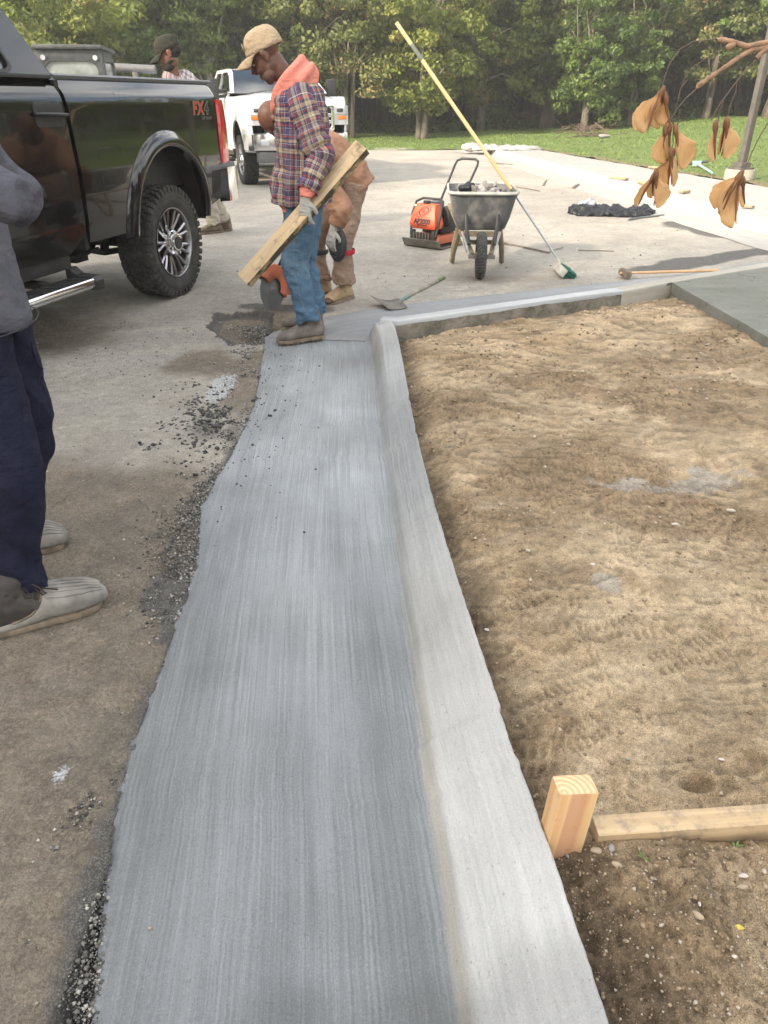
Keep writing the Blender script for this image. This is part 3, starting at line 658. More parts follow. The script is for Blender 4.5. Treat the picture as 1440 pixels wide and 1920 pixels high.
kind('ivy', 5, 'leafB', 'bark', nclump=90, nleaf=16000, rx=1.3, rz=2.6, zc=2.4, leaf=.075, skirt=.25, spread=.42, tr=(4.8, .13, 4, .16))
def lawn_h(x, y): return float(lawn_z(x, y)) if (y > 26 or x > 5) else 0.0
def tree(key, x, y, sc=1., rz=0., name='broadleaf_tree', label='', group=None, mat_=None, sx=1.0):
    cm, tm = KIND[key]; z0 = lawn_h(x, y)-.02
    e = empty(name, (x, y, z0), rz, label, 'tree', group); e.scale = (sc*sx, sc*sx, sc)
    c = link(bpy.data.objects.new('crown', cm), e); t_ = link(bpy.data.objects.new('trunk', tm), e)
    return e
front = [  # key, px of the foot, distance, scale, label
 ('bushy', 792, 33.0, 1.0, 1, 'bushy multi-stemmed tree with yellow-green leaves behind the broom handle'),
 ('olive', 655, 33.5, 1.0, 1, 'dense olive tree rising behind the white pickup hood and its right mirror'),
 ('broad', 1030, 38.5, 1.15, 1, 'tall tree with a thick bare straight trunk at the lawn edge above the wheelbarrow'),
 ('ivy', 1100, 33.5, 1.15, 1, 'ivy-covered leaning trees with twisted pale stems beside the brush heap'),
 ('ivy', 1185, 34.5, 1.0, 1, 'low green thicket tree with two forked stems on the rising lawn'),
 ('olive', 1160, 39.0, 1.1, 1, 'olive-leaved tree spreading behind the ivy-covered stems'),
 ('willow', 402, 34.0, 1.05, 1, 'pale green willowy tree with white stems behind the capped man in checks'),
 ('willow', 470, 37.0, 1.1, 1, 'taller pale willowy tree showing between the cap of the board carrier and the pickup'),
 ('bushy', 90, 29.0, 1.1, 1, 'yellowing bushy tree above the black pickup cab corner'),
 ('broad', 235, 33.0, .95, 1, 'mid-green broadleaf tree above the skid steer cab'),
 ('broad', 560, 38.0, 1.05, 1, 'dark green tree directly behind the board carrier'),
 ('bushy', 905, 37.5, 1.15, 1, 'tall yellowing tree above the wheelbarrow with bare twigs'),
 ('olive', 1330, 36.0, 1.05, 1, 'olive tree behind the hanging seed clusters'),
 ('broad', 1450, 35.0, 1.1, 1, 'dark broadleaf tree beyond the lamp post'),
 ('bushy', 330, 38.0, 1.0, 1, 'green bushy tree behind the capped man'),
]
for key, px, dist, sc, _, lab in front:
    r = ray(px, 200); x = r.x*dist/r.y
    tree(key, x, dist, sc, random.uniform(0, 6.28), {'bushy': 'bushy_tree', 'olive': 'olive_leaved_tree', 'broad': 'broadleaf_tree', 'willow': 'willowy_tree', 'ivy': 'ivy_covered_tree'}[key], lab, 'trees along the lawn edge')
gr = random.Random(12)
for i in range(17):
    x = -22+52*(i+gr.uniform(.2, .8))/17; key = gr.choice(['bushy', 'olive', 'bushy', 'ivy'])
    tree(key, x, 40+gr.uniform(-1.0, .8), gr.uniform(.9, 1.2)*(1.5 if key == 'ivy' else 1), gr.uniform(0, 6.28), 'woodland_tree', 'leafy tree in the second row behind the lawn edge trees', 'second row of woodland trees', sx=1.15)
gr = random.Random(21)
for row, (dist, n) in enumerate(((42, 15), (46.5, 17), (52, 19), (58, 19))):
    for i in range(n):
        x = -34+68*(i+gr.uniform(.2, .8))/n*1.12; key = gr.choice(['broad', 'broad', 'bushy', 'olive', 'willow' if x < -8 else 'broad'])
        tree(key, x, dist+gr.uniform(-1.3, 1.3), gr.uniform(1.05, 1.45)*(1+.07*row), gr.uniform(0, 6.28), 'woodland_tree', 'tree of the dense dark wood behind the lawn edge trees', 'trees deep in the wood')
for i in range(24):
    x = -44+90*(i+gr.uniform(.2, .8))/24; tree('ivy', x, 62+gr.uniform(-1.5, 1.5), gr.uniform(2.4, 3.0), gr.uniform(0, 6.28), 'woodland_tree', 'tree of the dense dark wood behind the lawn edge trees', 'trees deep in the wood')
# slim stems and undergrowth between the trunks, both part of one mass
ub = MB(); gr = random.Random(5)
for i in range(150):
    x = gr.uniform(-26, 34); y = gr.uniform(37.5, 47); zb = lawn_h(x, y); rr = gr.uniform(.03, .09); l_ = gr.uniform(-.5, .5)
    ub.tube([(x, y, zb-.1), (x+l_*.4, y, zb+2), (x+l_, y+.1, zb+4.5)], [rr, rr*.8, rr*.5], 5)
tag(ub.build('woodland_stems', mat('dark_stem_bark', (.07, .06, .045), (.14, .125, .1), 5, .95), smooth=60, recalc=False), 'thin bare stems standing in the dark under the wood', 'undergrowth', kind='stuff')
g = np.random.default_rng(9); nl = 60000
X = g.uniform(-34, 40, nl); Yq = 38.5+np.abs(g.normal(size=nl))*4; hgt = (.25+.55*np.clip(fbm(X*.5, Yq*.5, octv=3, seed=2)+.3, 0, 1.5))*g.random(nl)
p = np.stack([X, Yq, lawn_z(X, Yq)+hgt], -1); a = g.normal(size=(nl, 3)); a /= np.linalg.norm(a, axis=1)[:, None]; b = np.cross(a, g.normal(size=(nl, 3))); b /= np.linalg.norm(b, axis=1)[:, None]
L = g.uniform(.05, .13, nl)[:, None]; v = np.stack([p-a*L, p+b*L*.6, p+a*L, p-b*L*.6], 1).reshape(-1, 3)
tag(np_mesh('undergrowth', v, np.arange(nl*4).reshape(-1, 4), M['leafB'], smooth=False, attrs=dict(tint=np.repeat(g.random(nl), 4), dry=np.repeat(g.random(nl), 4))), 'low leafy undergrowth along the foot of the wood', 'undergrowth', kind='stuff')
# grass blades on the lawn
nl = 150000; Yq = 7+31*g.random(nl)**.8; X = g.uniform(-16, 26, nl)
wrq = np.interp(Yq, [p_[1] for p_ in walk_r], [p_[0] for p_ in walk_r]); keep = ((X > wrq+.25*g.random(nl)) & (X < 18)) | (Yq > 26.8+.4*np.sin(X*.35)); X = X[keep]; Yq = Yq[keep]; nl = len(X)
zb = lawn_z(X, Yq)+.02*fbm(X*1.1, Yq*1.1, octv=3, seed=91); th = g.uniform(0, 6.28, nl); hh = g.uniform(.02, .05, nl); w_ = .007+.0006*Yq
p = np.stack([X, Yq, zb-.01], -1); d = np.stack([np.cos(th), np.sin(th), 0*th], -1)*w_[:, None]; tip = p+np.stack([g.normal(size=nl)*.03, g.normal(size=nl)*.03, hh], -1)
v = np.stack([p-d, p+d, tip], 1).reshape(-1, 3)
tag(np_mesh('grass', v, np.arange(nl*3).reshape(-1, 3), mat('grass_blades', (.095, .16, .03), (.15, .215, .05), .9, .6), smooth=False), 'short green grass of the lawn', 'grass', kind='stuff')
# unseen trees added to shade this end of the lot, and those along the lawn's far right that the paint mirrors
gr = random.Random(33)
for i in range(7):
    q = -9+18*i/6; cx, cy = -14.5+sdir.y/math.cos(SUN_EL)*-q*1.0, -9.5+sdir.x/math.cos(SUN_EL)*q
    tree('broad', cx+gr.uniform(-.8, .8), cy+gr.uniform(-.8, .8), 1.25, gr.uniform(0, 6.28), 'added_shade_tree', 'unseen broadleaf tree added to shade the near end of the lot', 'added unseen shade trees')
for i in range(20):
    y = -16+54*i/19; x = 25+gr.uniform(-1.5, 3)-.25*abs(y-10)*.3
    tree(gr.choice(['broad', 'bushy', 'olive']), x, y, gr.uniform(.85, 1.15), gr.uniform(0, 6.28), 'boundary_tree', 'tree of the row beyond the right hand lawn', 'boundary trees')

# ------------------------------------------------------------------ the hazy air over the lot
hz = MB(); hz.b2(-460, 460, -360, 760, -2.5, 26); o = hz.build('haze', None, None, 0); s = N('haze_air')
s.t.nodes.remove(s.b); pv = s.t.nodes.new('ShaderNodeVolumePrincipled'); pv.inputs['Density'].default_value = .0020; pv.inputs['Color'].default_value = (.93, .94, .93, 1); pv.inputs['Anisotropy'].default_value = .2
s.t.links.new(pv.outputs[0], s.t.nodes['Material Output'].inputs['Volume']); o.data.materials.append(s.m); tag(o, kind='stuff')

# ------------------------------------------------------------------ vehicle materials
def paint(name, c, rough=.12, coat=.75):
    s = N(name); n = s.noise(3, 3); return s.done(s.mix(s.rng(n, .3, .7), c, tuple(v*.85 for v in c)), rough, s.bump(s.noise(2.2, 2), .02, .02), Coat_Weight=coat, Coat_Roughness=.03, Specular_IOR_Level=.35)
M['black_paint'] = paint('black_paint', (.006, .0065, .007)); M['white_paint'] = paint('white_paint', (.60, .625, .65), .25, .6)
M['chrome'] = mat('chrome', (.78, .79, .80), (.6, .6, .6), 6, .1, metallic=1.0) if False else N('chrome').done((.75, .76, .78), .09, None, Metallic=1.0)
M['dullmetal'] = mat('worn_grey_metal', (.32, .33, .34), (.2, .2, .2), 14, .35, .2, 40, .002, Metallic=.8)
M['rimgrey'] = N('dark_rim_metal').done((.35, .34, .35), .2, None, Metallic=.9)
M['rubber'] = mat('tyre_rubber', (.022, .022, .021), (.06, .056, .05), 12, .82, .3, 90, .002)
M['blackplastic'] = mat('black_plastic', (.018, .018, .019), (.03, .03, .031), 20, .5, .3, 300, .001)
M['greyplastic'] = mat('grey_plastic', (.10, .105, .11), (.13, .135, .14), 20, .5, .2, 300, .001)
M['under'] = mat('underbody', (.012, .012, .012), (.03, .027, .022), 8, .8)
M['glass'] = N('dark_glass').done((.012, .016, .018), .03, None, Specular_IOR_Level=.9, Coat_Weight=.6, Coat_Roughness=.02)
M['clearglass'] = N('lamp_glass').done((.45, .47, .5), .06, None, Specular_IOR_Level=.8, Coat_Weight=1.0, Coat_Roughness=.03)
M['redlens'] = mat('red_lens', (.42, .008, .012), (.60, .03, .035), 7, .12, Coat_Weight=1.0)
M['orangelens'] = N('amber_lens').done((.65, .16, .02), .15)
M['decalred'] = N('decal_red').done((.42, .045, .02), .3); M['decalgrey'] = N('decal_grey').done((.16, .15, .14), .3)
def hw(z):                                  # half width of the flank at height z
    return float(np.interp(z, [.50, .60, .72, .90, 1.05, 1.16, 1.30, 1.42, 1.475, 1.52, 1.555, 1.575], [.955, .972, .992, 1.003, 1.008, 1.004, 1.001, .998, .988, .955, .925, .905]))
def hwn(z): return np.interp(z, [.50, .60, .72, .90, 1.05, 1.16, 1.30, 1.42, 1.475, 1.52, 1.555, 1.575], [.955, .972, .992, 1.003, 1.008, 1.004, 1.001, .998, .988, .955, .925, .905])
def flank(name, x0, x1, z0, z1, sgn, m, parent, arch=None, zb=None, nz=44, taper=None):
    """a body side panel as a curved sheet, cut round the wheel arch (centre x, centre z, radius)"""
    xs = list(np.arange(x0, x1+1e-6, .03)); xs[-1] = x1
    if arch:
        ac, az, ar = arch; xs += [ac+ar*math.cos(q) for q in np.linspace(.02, PI-.02, 44)]
        xs = sorted(set(round(x_, 4) for x_ in xs if x0 <= x_ <= x1))
    rows = []
    for x_ in xs:
        b = z0 if zb is None else zb(x_)
        if arch and abs(x_-ac) < ar: b = max(b, az+math.sqrt(max(ar*ar-(x_-ac)**2, 0)))
        zz = b+(z1-b)*np.linspace(0, 1, nz)
        y_ = hwn(zz)
        if taper is not None: y_ = y_-taper(x_, zz)
        rows.append(np.stack([np.full(nz, x_), sgn*y_, zz], -1))
    A = np.array(rows); nr = len(xs)
    # a return flange inwards all round gives the sheet its thickness
    inner = A.copy(); inner[..., 1] -= sgn*.03
    co = np.concatenate([A.reshape(-1, 3), inner.reshape(-1, 3)]); f = list(map(tuple, grid_faces(nr, nz))); k = nr*nz
    f += [(a+k, d+k, c+k, b+k) for a, b, c, d in f]
    rim = [(i*nz) for i in range(nr)]+[(nr-1)*nz+j for j in range(1, nz)]+[i*nz+nz-1 for i in range(nr-2, -1, -1)]+[j for j in range(nz-2, 0, -1)]
    for a, b in zip(rim, rim[1:]+rim[:1]): f.append((a, b, b+k, a+k))
    mb = MB(); mb.add([tuple(p) for p in co], f); return mb.build(name, m, parent, smooth=35)
def rrect(x0, x1, z0, z1, r, n=5, shear=0):
    out = []
    for cx, cz, a0 in ((x1-r, z1-r, 0), (x0+r, z1-r, 90), (x0+r, z0+r, 180), (x1-r, z0+r, 270)):
        for i in range(n+1):
            a = R(a0+90*i/n); z_ = cz+r*math.sin(a); out.append((cx+r*math.cos(a)+shear*(z_-z0), z_))
    return out
def plate(mb, outer, holes, fn, thick):
    """flat outline with holes, mapped into place by fn(a, b, depth)"""
    loops = [[Vector((a, b, 0)) for a, b in outer]]+[[Vector((a, b, 0)) for a, b in h] for h in holes]
    tri = geometry.tessellate_polygon(loops); pts = [p for l in loops for p in l]; k = len(pts)
    vs_ = [fn(p.x, p.y, 0) for p in pts]+[fn(p.x, p.y, thick) for p in pts]
    fs_ = [tuple(t) for t in tri]+[tuple(i+k for i in t)[::-1] for t in tri]; o = 0
    for l in loops:
        n = len(l); fs_ += [(o+i, o+(i+1) % n, o+(i+1) % n+k, o+i+k) for i in range(n)]; o += n
    mb.add(vs_, fs_); return mb
def wheel_assets(rad=.43, wid=.275, rim='chrome'):
    ty = MB(); h = wid/2
    prof = [(.262, -h+.03), (.30, -h+.008), (.345, -h), (.385, -h+.006), (.405, -h+.02), (.412, -h+.035), (.414, 0), (.412, h-.035), (.405, h-.02), (.385, h-.006), (.345, h), (.30, h-.008), (.262, h-.03)]
    ty.lathe(prof, 64, cap=False)
    tr = MB(); nb = 46
    for row, (off, w, ph, sk) in enumerate(((-.112, .042, 0, 0), (-.058, .044, .5, .35), (0, .046, .2, -.35), (.058, .044, .7, .35), (.112, .042, .35, 0))):
        for k in range(nb):
            q = 2*PI*(k+ph)/nb; L = 2*PI*.42/nb*(.72 if k % 2 else .62)
            rot = Matrix.Rotation(-q, 3, 'Y'); c = rot @ Vector((.415, 0, 0)); c.y += off
            m_ = rot @ Matrix.Rotation(sk, 3, 'X')
            dz = .030 if abs(off) < .1 else .034
            tr.box(c, (dz if abs(off) < .1 else .03, w*(.86 if k % 2 else 1), L), rot=m_)
    for sg in (-1, 1):                                      # shoulder lugs running down the sidewall
        for k in range(nb):
            q = 2*PI*(k+.35)/nb; rot = Matrix.Rotation(-q, 3, 'Y'); c = rot @ Vector((.398, 0, 0)); c.y += sg*(h-.006)
            tr.box(c, (.045 if k % 2 else .03, .014, .028), rot=rot)
    # raised ring and letters band
    rb = MB(); rb.lathe([(.352, h-.001), (.354, h+.0025), (.358, h+.0025), (.360, h-.001)], 64, cap=False)
    rm = MB(); rm.lathe([(.262, -h+.03), (.255, -h+.05), (.235, 0), (.245, h-.05), (.258, h-.016), (.268, h-.012), (.268, h-.03)], 48, cap=False)
    sp = MB(); ns = 9
    for k in range(ns):
        for s_ in (-1, 1):
            q = 2*PI*k/ns+s_*.14; q2 = 2*PI*k/ns+s_*.055
            a = Vector((math.cos(q), 0, math.sin(q)))*.252; b = Vector((math.cos(q2), 0, math.sin(q2)))*.085
            a.y = h-.045; b.y = h-.075
            sp.tube([a, a.lerp(b, .5)+Vector((0, .006, 0)), b], [(.021, .016), (.016, .014), (.014, .014)], 6)
    disc = MB(); disc.lathe([(.0, .0), (.24, .0), (.24, .02), (.0, .02)], 32)
    hub = MB(); hub.lathe([(.0, h-.10), (.105, h-.10), (.108, h-.05), (.098, h-.02), (.08, h-.012), (.066, h-.012), (.062, h+.012), (.03, h+.018), (.0, h+.018)], 32)
    for k in range(8):
        q = 2*PI*(k+.5)/8; hub.cyl((.085*math.cos(q), h-.03, .085*math.sin(q)), (.085*math.cos(q), h+.004, .085*math.sin(q)), .0125, 6)
    badge = MB(); badge.lathe([(.0, h+.018), (.05, h+.018), (.046, h+.0215), (.0, h+.0215)], 24)
    return ty, tr, rb, rm, sp, disc, hub, badge
WA = None
def wheel(parent, loc, sgn, rimm, hubm):
    global WA
    if WA is None:
        ty, tr, rb, rm, sp, disc, hub, badge = wheel_assets()
        mk = lambda mb, nm: mb.build(nm, None, None, 35)
        WA = [(mk(ty, 'tyre'), 'rubber'), (mk(tr, 'tread_block'), 'rubber'), (mk(rb, 'sidewall_ring'), 'rubber'), (mk(rm, 'rim'), 'R'), (mk(sp, 'spoke'), 'R'), (mk(disc, 'brake_disc'), 'under'), (mk(hub, 'hub'), 'H'), (mk(badge, 'hub_badge'), 'blackplastic')]
        for o, _ in WA: bpy.data.objects.remove(o) if False else col.objects.unlink(o)
    w = bpy.data.objects.new('wheel', None); link(w, parent); w.location = loc; w.rotation_euler = (0, 0, 0 if sgn > 0 else PI)
    for o, mk in WA:
        me = o.data.copy() if not o.data.materials else o.data.copy()
        me.materials.clear(); me.materials.append({'R': rimm, 'H': hubm}.get(mk) or M[mk]); link(bpy.data.objects.new(o.name.split('.')[0], me), w)
    return w
def pickup(name, loc, rz, body, label, front_detail=True, rimm=None, rear_plain=False):
    P = M[body]; e = empty(name, loc, rz, label, 'pickup truck')
    K = M['blackplastic']; CH = M['chrome']
    bd = bpy.data.objects.new('bed', None); link(bd, e)
    for sg in (1, -1):
        flank('bed_side', -1.0, 1.085, .60, 1.575, sg, P, bd, arch=(0, .60, .545), zb=lambda x: .60 if x > -.5 else .60+.10*min(1, (-.5-x)/.4), taper=lambda x, z: .05*max(0, (-.9-x)/.1)**2+0*z)
        # wheel arch lip, bulging outwards
        lip = MB(); rs = []
        for q in np.linspace(-.06, PI+.06, 40):
            ring = []
            for (rr, oy) in ((.535, -.03), (.533, .028), (.545, .044), (.565, .046), (.60, .036), (.635, .014), (.65, -.004)):
                zz = .60+rr*math.sin(q); ring.append((rr*math.cos(q), sg*(hw(max(zz, .55))+oy), zz))
            rs.append(ring)
        lip.rings(rs, closed=False, cap=False); lip.build('wheel_arch_lip', P, bd, 60)
        fin = MB(); rs = []                                       # inner wheel house
        for q in np.linspace(-.1, PI+.1, 24): rs.append([(.56*math.cos(q), sg*y_, .60+.56*math.sin(q)) for y_ in (.97, .62)])
        fin.rings(rs, closed=False, cap=False); fin.b2(-.56, .56, sg*.62-.01, sg*.62+.01, .5, 1.15); fin.build('wheel_house', M['under'], bd, 60)
        cap = MB(); cap.rings([[(x_, sg*.915, 1.565), (x_, sg*.925, 1.583), (x_, sg*.905, 1.594), (x_, sg*.83, 1.594), (x_, sg*.82, 1.57)] for x_ in (-1.0, -.4, .3, 1.07)]); cap.build('bed_rail_cap', M['greyplastic'], bd, 60)
        il = MB(); il.b2(-1.0, 1.08, sg*.82-.01, sg*.82+.01, .85, 1.57); il.build('bed_inner_side', K, bd, 0)
        tl = MB(); rs = []                                        # wrap-round tail light
        for z_ in np.linspace(.955, 1.45, 12):
            t_ = (z_-.955)/.495; o_ = .012+.012*math.sin(t_*PI)
            x0 = -.885-.03*(1-t_)*0+.02*math.sin(t_*PI*2)*.3; y_ = hw(z_)
            rs.append([(x0, sg*(y_-.005), z_), (x0-.012, sg*(y_+o_), z_), (-1.00, sg*(y_+o_), z_), (-1.035, sg*(y_-.01), z_), (-1.045, sg*(y_-.08), z_), (-1.04, sg*(y_-.16), z_), (-.99, sg*(y_-.16), z_)])
        tl.rings(rs); t_o = tl.build('tail_light', M['redlens'], bd, 50)
        cl = MB(); cl.b2(-1.047, -1.02, min(sg*.84, sg*.97), max(sg*.84, sg*.97), 1.13, 1.20); cl.build('reversing_lamp', M['clearglass'], t_o, 40, .006)
    b = MB(); b.b2(-.98, 1.08, -.83, .83, .82, .86); b.b2(1.05, 1.08, -.9, .9, .82, 1.56); b.build('bed_floor', K, bd, 0)
    tg = MB(); tg.b2(-1.03, -.97, -.80, .80, .76, 1.56); tg.build('tailgate', P, bd, 30, .018); hd = MB(); hd.b2(-1.045, -1.03, -.13, .13, 1.32, 1.40); hd.build('tailgate_handle', K, bd, 30, .008)
    # rear bumper
    bp = bpy.data.objects.new('rear_bumper', None); link(bp, e)
    b = MB(); rs = []
    prof = [(0, .655), (.02, .645), (.03, .70), (.032, .84), (.02, .925), (0, .935), (-.08, .935), (-.08, .66)]
    path = [(-.84, 1.0), (-.94, 1.005), (-1.04, .985), (-1.11, .90), (-1.13, .6), (-1.135, 0), (-1.13, -.6), (-1.11, -.90), (-1.04, -.985), (-.94, -1.005), (-.84, -1.0)]
    for i, p in enumerate(path):
        a = Vector(path[max(i-1, 0)]); c_ = Vector(path[min(i+1, len(path)-1)]); t_ = (c_-a).normalized(); nn = Vector((-t_.y, t_.x))*-1
        dz = .0
        rs.append([(p[0]+nn.x*-o_*1.0, p[1]+nn.y*-o_*1.0, z_) for o_, z_ in prof])
    b.rings(rs); b.build('bumper_bar', CH if True else P, bp, 40)
    b = MB(); b.b2(-1.13, -1.0, -.9, .9, .925, .955)
    for sg in (1, -1): b.b2(-1.10, -.86, min(sg*.90, sg*1.025), max(sg*.90, sg*1.025), .925, .965); b.b2(-.87, -.55, min(sg*.98, sg*1.022), max(sg*.98, sg*1.022), .915, .955)
    b.build('step_pad', M['greyplastic'], bp, 40, .012)
    b = MB(); b.b2(-1.34, -1.0, -.04, .04, .50, .58); b.build('tow_hitch', M['under'], bp, 0, .006)
    # cab
    cb = bpy.data.objects.new('cab', None); link(cb, e)
    tz = lambda z_: .955-(z_-1.56)*.36                       # half width of the glasshouse
    for sg in (1, -1):
        for nm, x0, x1 in (('rear_door', 1.125, 2.16), ('front_door', 2.175, 3.22)):
            d = flank(nm, x0, x1, .56, 1.565, sg, P, cb, zb=(lambda x: .56+.10*max(0, (1.30-x)/.18)) if nm == 'rear_door' else None)
            hx = x0+.16
            cup = MB(); plate(cup, rrect(hx-.14, hx+.13, 1.305, 1.435, .03), [], lambda a, b_, t, sg=sg: (a, sg*(hw(b_)+.002+t), b_), .003); cup.build('handle_recess', K, d, 40)
            hn = MB(); hn.tube([(hx-.13, sg*1.008, 1.365), (hx-.12, sg*1.035, 1.368), (hx, sg*1.04, 1.372), (hx+.10, sg*1.035, 1.374), (hx+.12, sg*1.008, 1.374)], [(.022, .011)]*5, 10, ref=Vector((0, 0, 1)) if False else None); hn.build('door_handle', M['blackplastic'] if body == 'black_paint' else P, d, 60)
            tr_ = MB(); tr_.b2(x0+.02, x1-.02, min(sg*.95, sg*.968), max(sg*.95, sg*.968), 1.562, 1.582); tr_.build('belt_trim', K, d, 40, .004)
        outer = [(1.105, 1.555), (1.16, 1.65), (1.265, 1.86), (1.32, 1.94), (1.42, 1.985), (2.75, 1.985), (3.02, 1.91), (3.62, 1.56)]
        h1 = rrect(1.45, 2.10, 1.60, 1.91, .07); h1 = [(max(a, 1.45+.10*(b_-1.6)/.31+.0), b_) for a, b_ in h1]
        h2 = [(2.22, 1.60), (2.22, 1.89), (2.25, 1.915), (2.70, 1.915), (2.93, 1.85), (3.36, 1.61), (3.34, 1.60)]
        mp_ = lambda a, b_, t, sg=sg: (a, sg*(tz(b_)-t), b_)
        gh = MB(); plate(gh, outer, [h1, h2], mp_, .05); gh.build('glasshouse_side', P, cb, 35)
        for nm, h in (('rear_side_window', h1), ('front_side_window', h2)):
            g_ = MB(); plate(g_, h, [], lambda a, b_, t, sg=sg: (a, sg*(tz(b_)-.018-t), b_), .006); go_ = g_.build(nm, M['glass'], cb, 30)
            cx = sum(p[0] for p in h)/len(h); cz = sum(p[1] for p in h)/len(h)
            big = [(cx+(a-cx)*1.07, cz+(b_-cz)*1.10) for a, b_ in h]; g2 = MB(); plate(g2, big, [h], lambda a, b_, t, sg=sg: (a, sg*(tz(b_)+.004-t), b_), .02); g2.build('window_trim', K, go_, 30)
        rk = MB(); rk.b2(1.30, 3.25, min(sg*.80, sg*.955), max(sg*.80, sg*.955), .47, .575); rk.build('rocker_panel', M['under'] if body == 'black_paint' else K, cb, 30, .01)
        # towing mirror
        mi = MB(); mi.tube([(3.05, sg*.93, 1.60), (3.08, sg*1.12, 1.60)], .03, 8); mi.tube([(3.05, sg*.93, 1.52), (3.08, sg*1.12, 1.50)], .03, 8)
        mo = mi.build('mirror_arm', K, cb); m2 = MB(); m2.box((3.09, sg*1.21, 1.62), (.10, .20, .38)); m2.build('tow_mirror', K, mo, 40, .03)
        # running board
        rb = bpy.data.objects.new('running_board', None); link(rb, cb)
        b = MB(); b.b2(1.30, 3.25, min(sg*.92, sg*1.10), max(sg*.92, sg*1.10), .36, .41); b.build('board_tray', K, rb, 30, .008)
        rg = MB()
        for k in range(22): rg.box((1.36+k*.085, sg*1.02, .414), (.035, .13, .010), rot=Matrix.Rotation(.35*sg, 3, 'Z'))
        rg.build('step_ridge', M['blackplastic'], rb, 0, .002)
        b = MB(); b.tube([(1.31, sg*1.108, .385), (3.25, sg*1.108, .385)], [(.012, .030)]*2, 12, ref=Vector((0, 0, 1))); b.build('chrome_strip', CH, rb, 60)
        b = MB(); b.prism([(.90, .35), (1.125, .335), (1.13, .40), (1.10, .425), (.98, .43), (.93, .47), (.90, .47)], 1.22, 1.31, 'x')
        if sg < 0: b.v = [(x_, -y_, z_) for x_, y_, z_ in b.v]
        b.build('board_end_cap', K, rb, 30, .008)
        for x_ in (1.6, 2.4, 3.1): b = MB(); b.box((x_, sg*.86, .42), (.06, .22, .04)); b.build('board_bracket', M['under'], rb, 0)
    rf = MB(); rs = []
    for x_, z_, w_ in ((1.36, 1.975, .79), (1.5, 2.00, .795), (1.9, 2.02, .80), (2.5, 2.015, .80), (2.78, 1.985, .79)):
        rs.append([(x_, w_*math.sin(a)*1.0, z_-.035*(1-math.cos(a*1.0))-.04*abs(math.sin(a))**6) for a in np.linspace(-PI/2, PI/2, 15)])
    rf.rings(rs, closed=False, cap=False); rf.build('roof', P, cb, 60)
    bw = MB(); bw.add([(1.10, -.955, 1.56), (1.10, .955, 1.56), (1.36, .80, 1.97), (1.36, -.80, 1.97)], [(0, 1, 2, 3)]); bw.build('cab_rear_wall', P, cb, 0, recalc=False)
    bw = MB(); bw.box((1.235, 0, 1.77), (.012, 1.3, .30), rot=Matrix.Rotation(math.atan2(.26, .41), 3, 'Y')); bw.build('rear_window', M['glass'], cb, 30, .004)
    bw = MB(); bw.b2(1.08, 1.12, -.955, .955, .56, 1.56); bw.build('cab_back_panel', M['under'], cb, 0)
    ws = MB(); n_ = 9; ws.rings([[(x_+.10*(1-(2*j/(n_-1)-1)**2), (2*j/(n_-1)-1)*w_, z_) for j in range(n_)] for x_, w_, z_ in ((2.80, .765, 1.965), (3.05, .80, 1.84), (3.30, .86, 1.70), (3.55, .91, 1.555))], closed=False, cap=False); ws.build('windshield', M['glass'], cb, 60)
    wp = MB(); wp.tube([(3.62, -.6, 1.555), (3.52, -.05, 1.62)], .012, 5); wp.tube([(3.62, .15, 1.555), (3.52, .7, 1.62)], .012, 5); wp.build('wiper', K, cb)
    # front end
    fe = bpy.data.objects.new('front_end', None); link(fe, e)
    hd = MB(); rs = []
    for x_, z_, w_ in ((3.45, 1.545, .955), (3.8, 1.54, .965), (4.3, 1.52, .965), (4.75, 1.47, .95), (4.93, 1.41, .93), (4.96, 1.36, .92)):
        rs.append([(x_-.12*abs(2*j/12-1)**3*(x_ > 4.7), (2*j/12-1)*w_, z_-.06*abs(2*j/12-1)**5+.025*(1 if 3 <= j <= 9 else 0)*(1 if x_ < 4.8 else .3)) for j in range(13)])
    hd.rings(rs, closed=False, cap=False); hd.build('hood', P, fe, 60)
    for sg in (1, -1):
        flank('front_fender', 3.235, 4.93, .60, 1.50, sg, P, fe, arch=(4.06, .58, .53), taper=lambda x, z: .10*max(0, (x-4.6)/.33)**2+0*z)
        fin = MB(); rs = []
        for q in np.linspace(-.1, PI+.1, 24): rs.append([(4.06+.55*math.cos(q), sg*y_, .58+.55*math.sin(q)) for y_ in (.96, .60)])
        fin.rings(rs, closed=False, cap=False); fin.b2(3.5, 4.6, sg*.60-.01, sg*.60+.01, .5, 1.13); fin.build('wheel_house', M['under'], fe, 60)
        hl = MB(); hl.prism([(4.80, .78), (4.98, .60), (4.98, .88), (4.93, .955), (4.80, .975)] if False else [(4.84, .66), (4.985, .66), (4.975, .88), (4.90, .965), (4.84, .965)], 1.04, 1.36, 'z')
        if sg < 0: hl.v = [(x_, -y_, z_) for x_, y_, z_ in hl.v]
        ho = hl.build('headlight', M['clearglass'], fe, 30, .012)
        for (z0, z1, mm, nm, y0, y1) in ((1.25, 1.31, 'glass', 'projector_lens', .72, .84), (1.13, 1.19, 'orangelens', 'turn_signal', .74, .90)):
            b = MB(); b.b2(4.965, 4.992, min(sg*y0, sg*y1), max(sg*y0, sg*y1), z0, z1); b.build(nm, M[mm], ho, 30, .01)
        b = MB(); b.b2(4.972, 4.99, min(sg*.67, sg*.92), max(sg*.67, sg*.92), 1.205, 1.225); b.build('lamp_divider', CH, ho, 30)
    g_ = MB(); g_.b2(4.88, 4.93, -.66, .66, .92, 1.37); g_.build('radiator_backing', K, fe, 0)
    gr_ = bpy.data.objects.new('grille', None); link(gr_, fe)
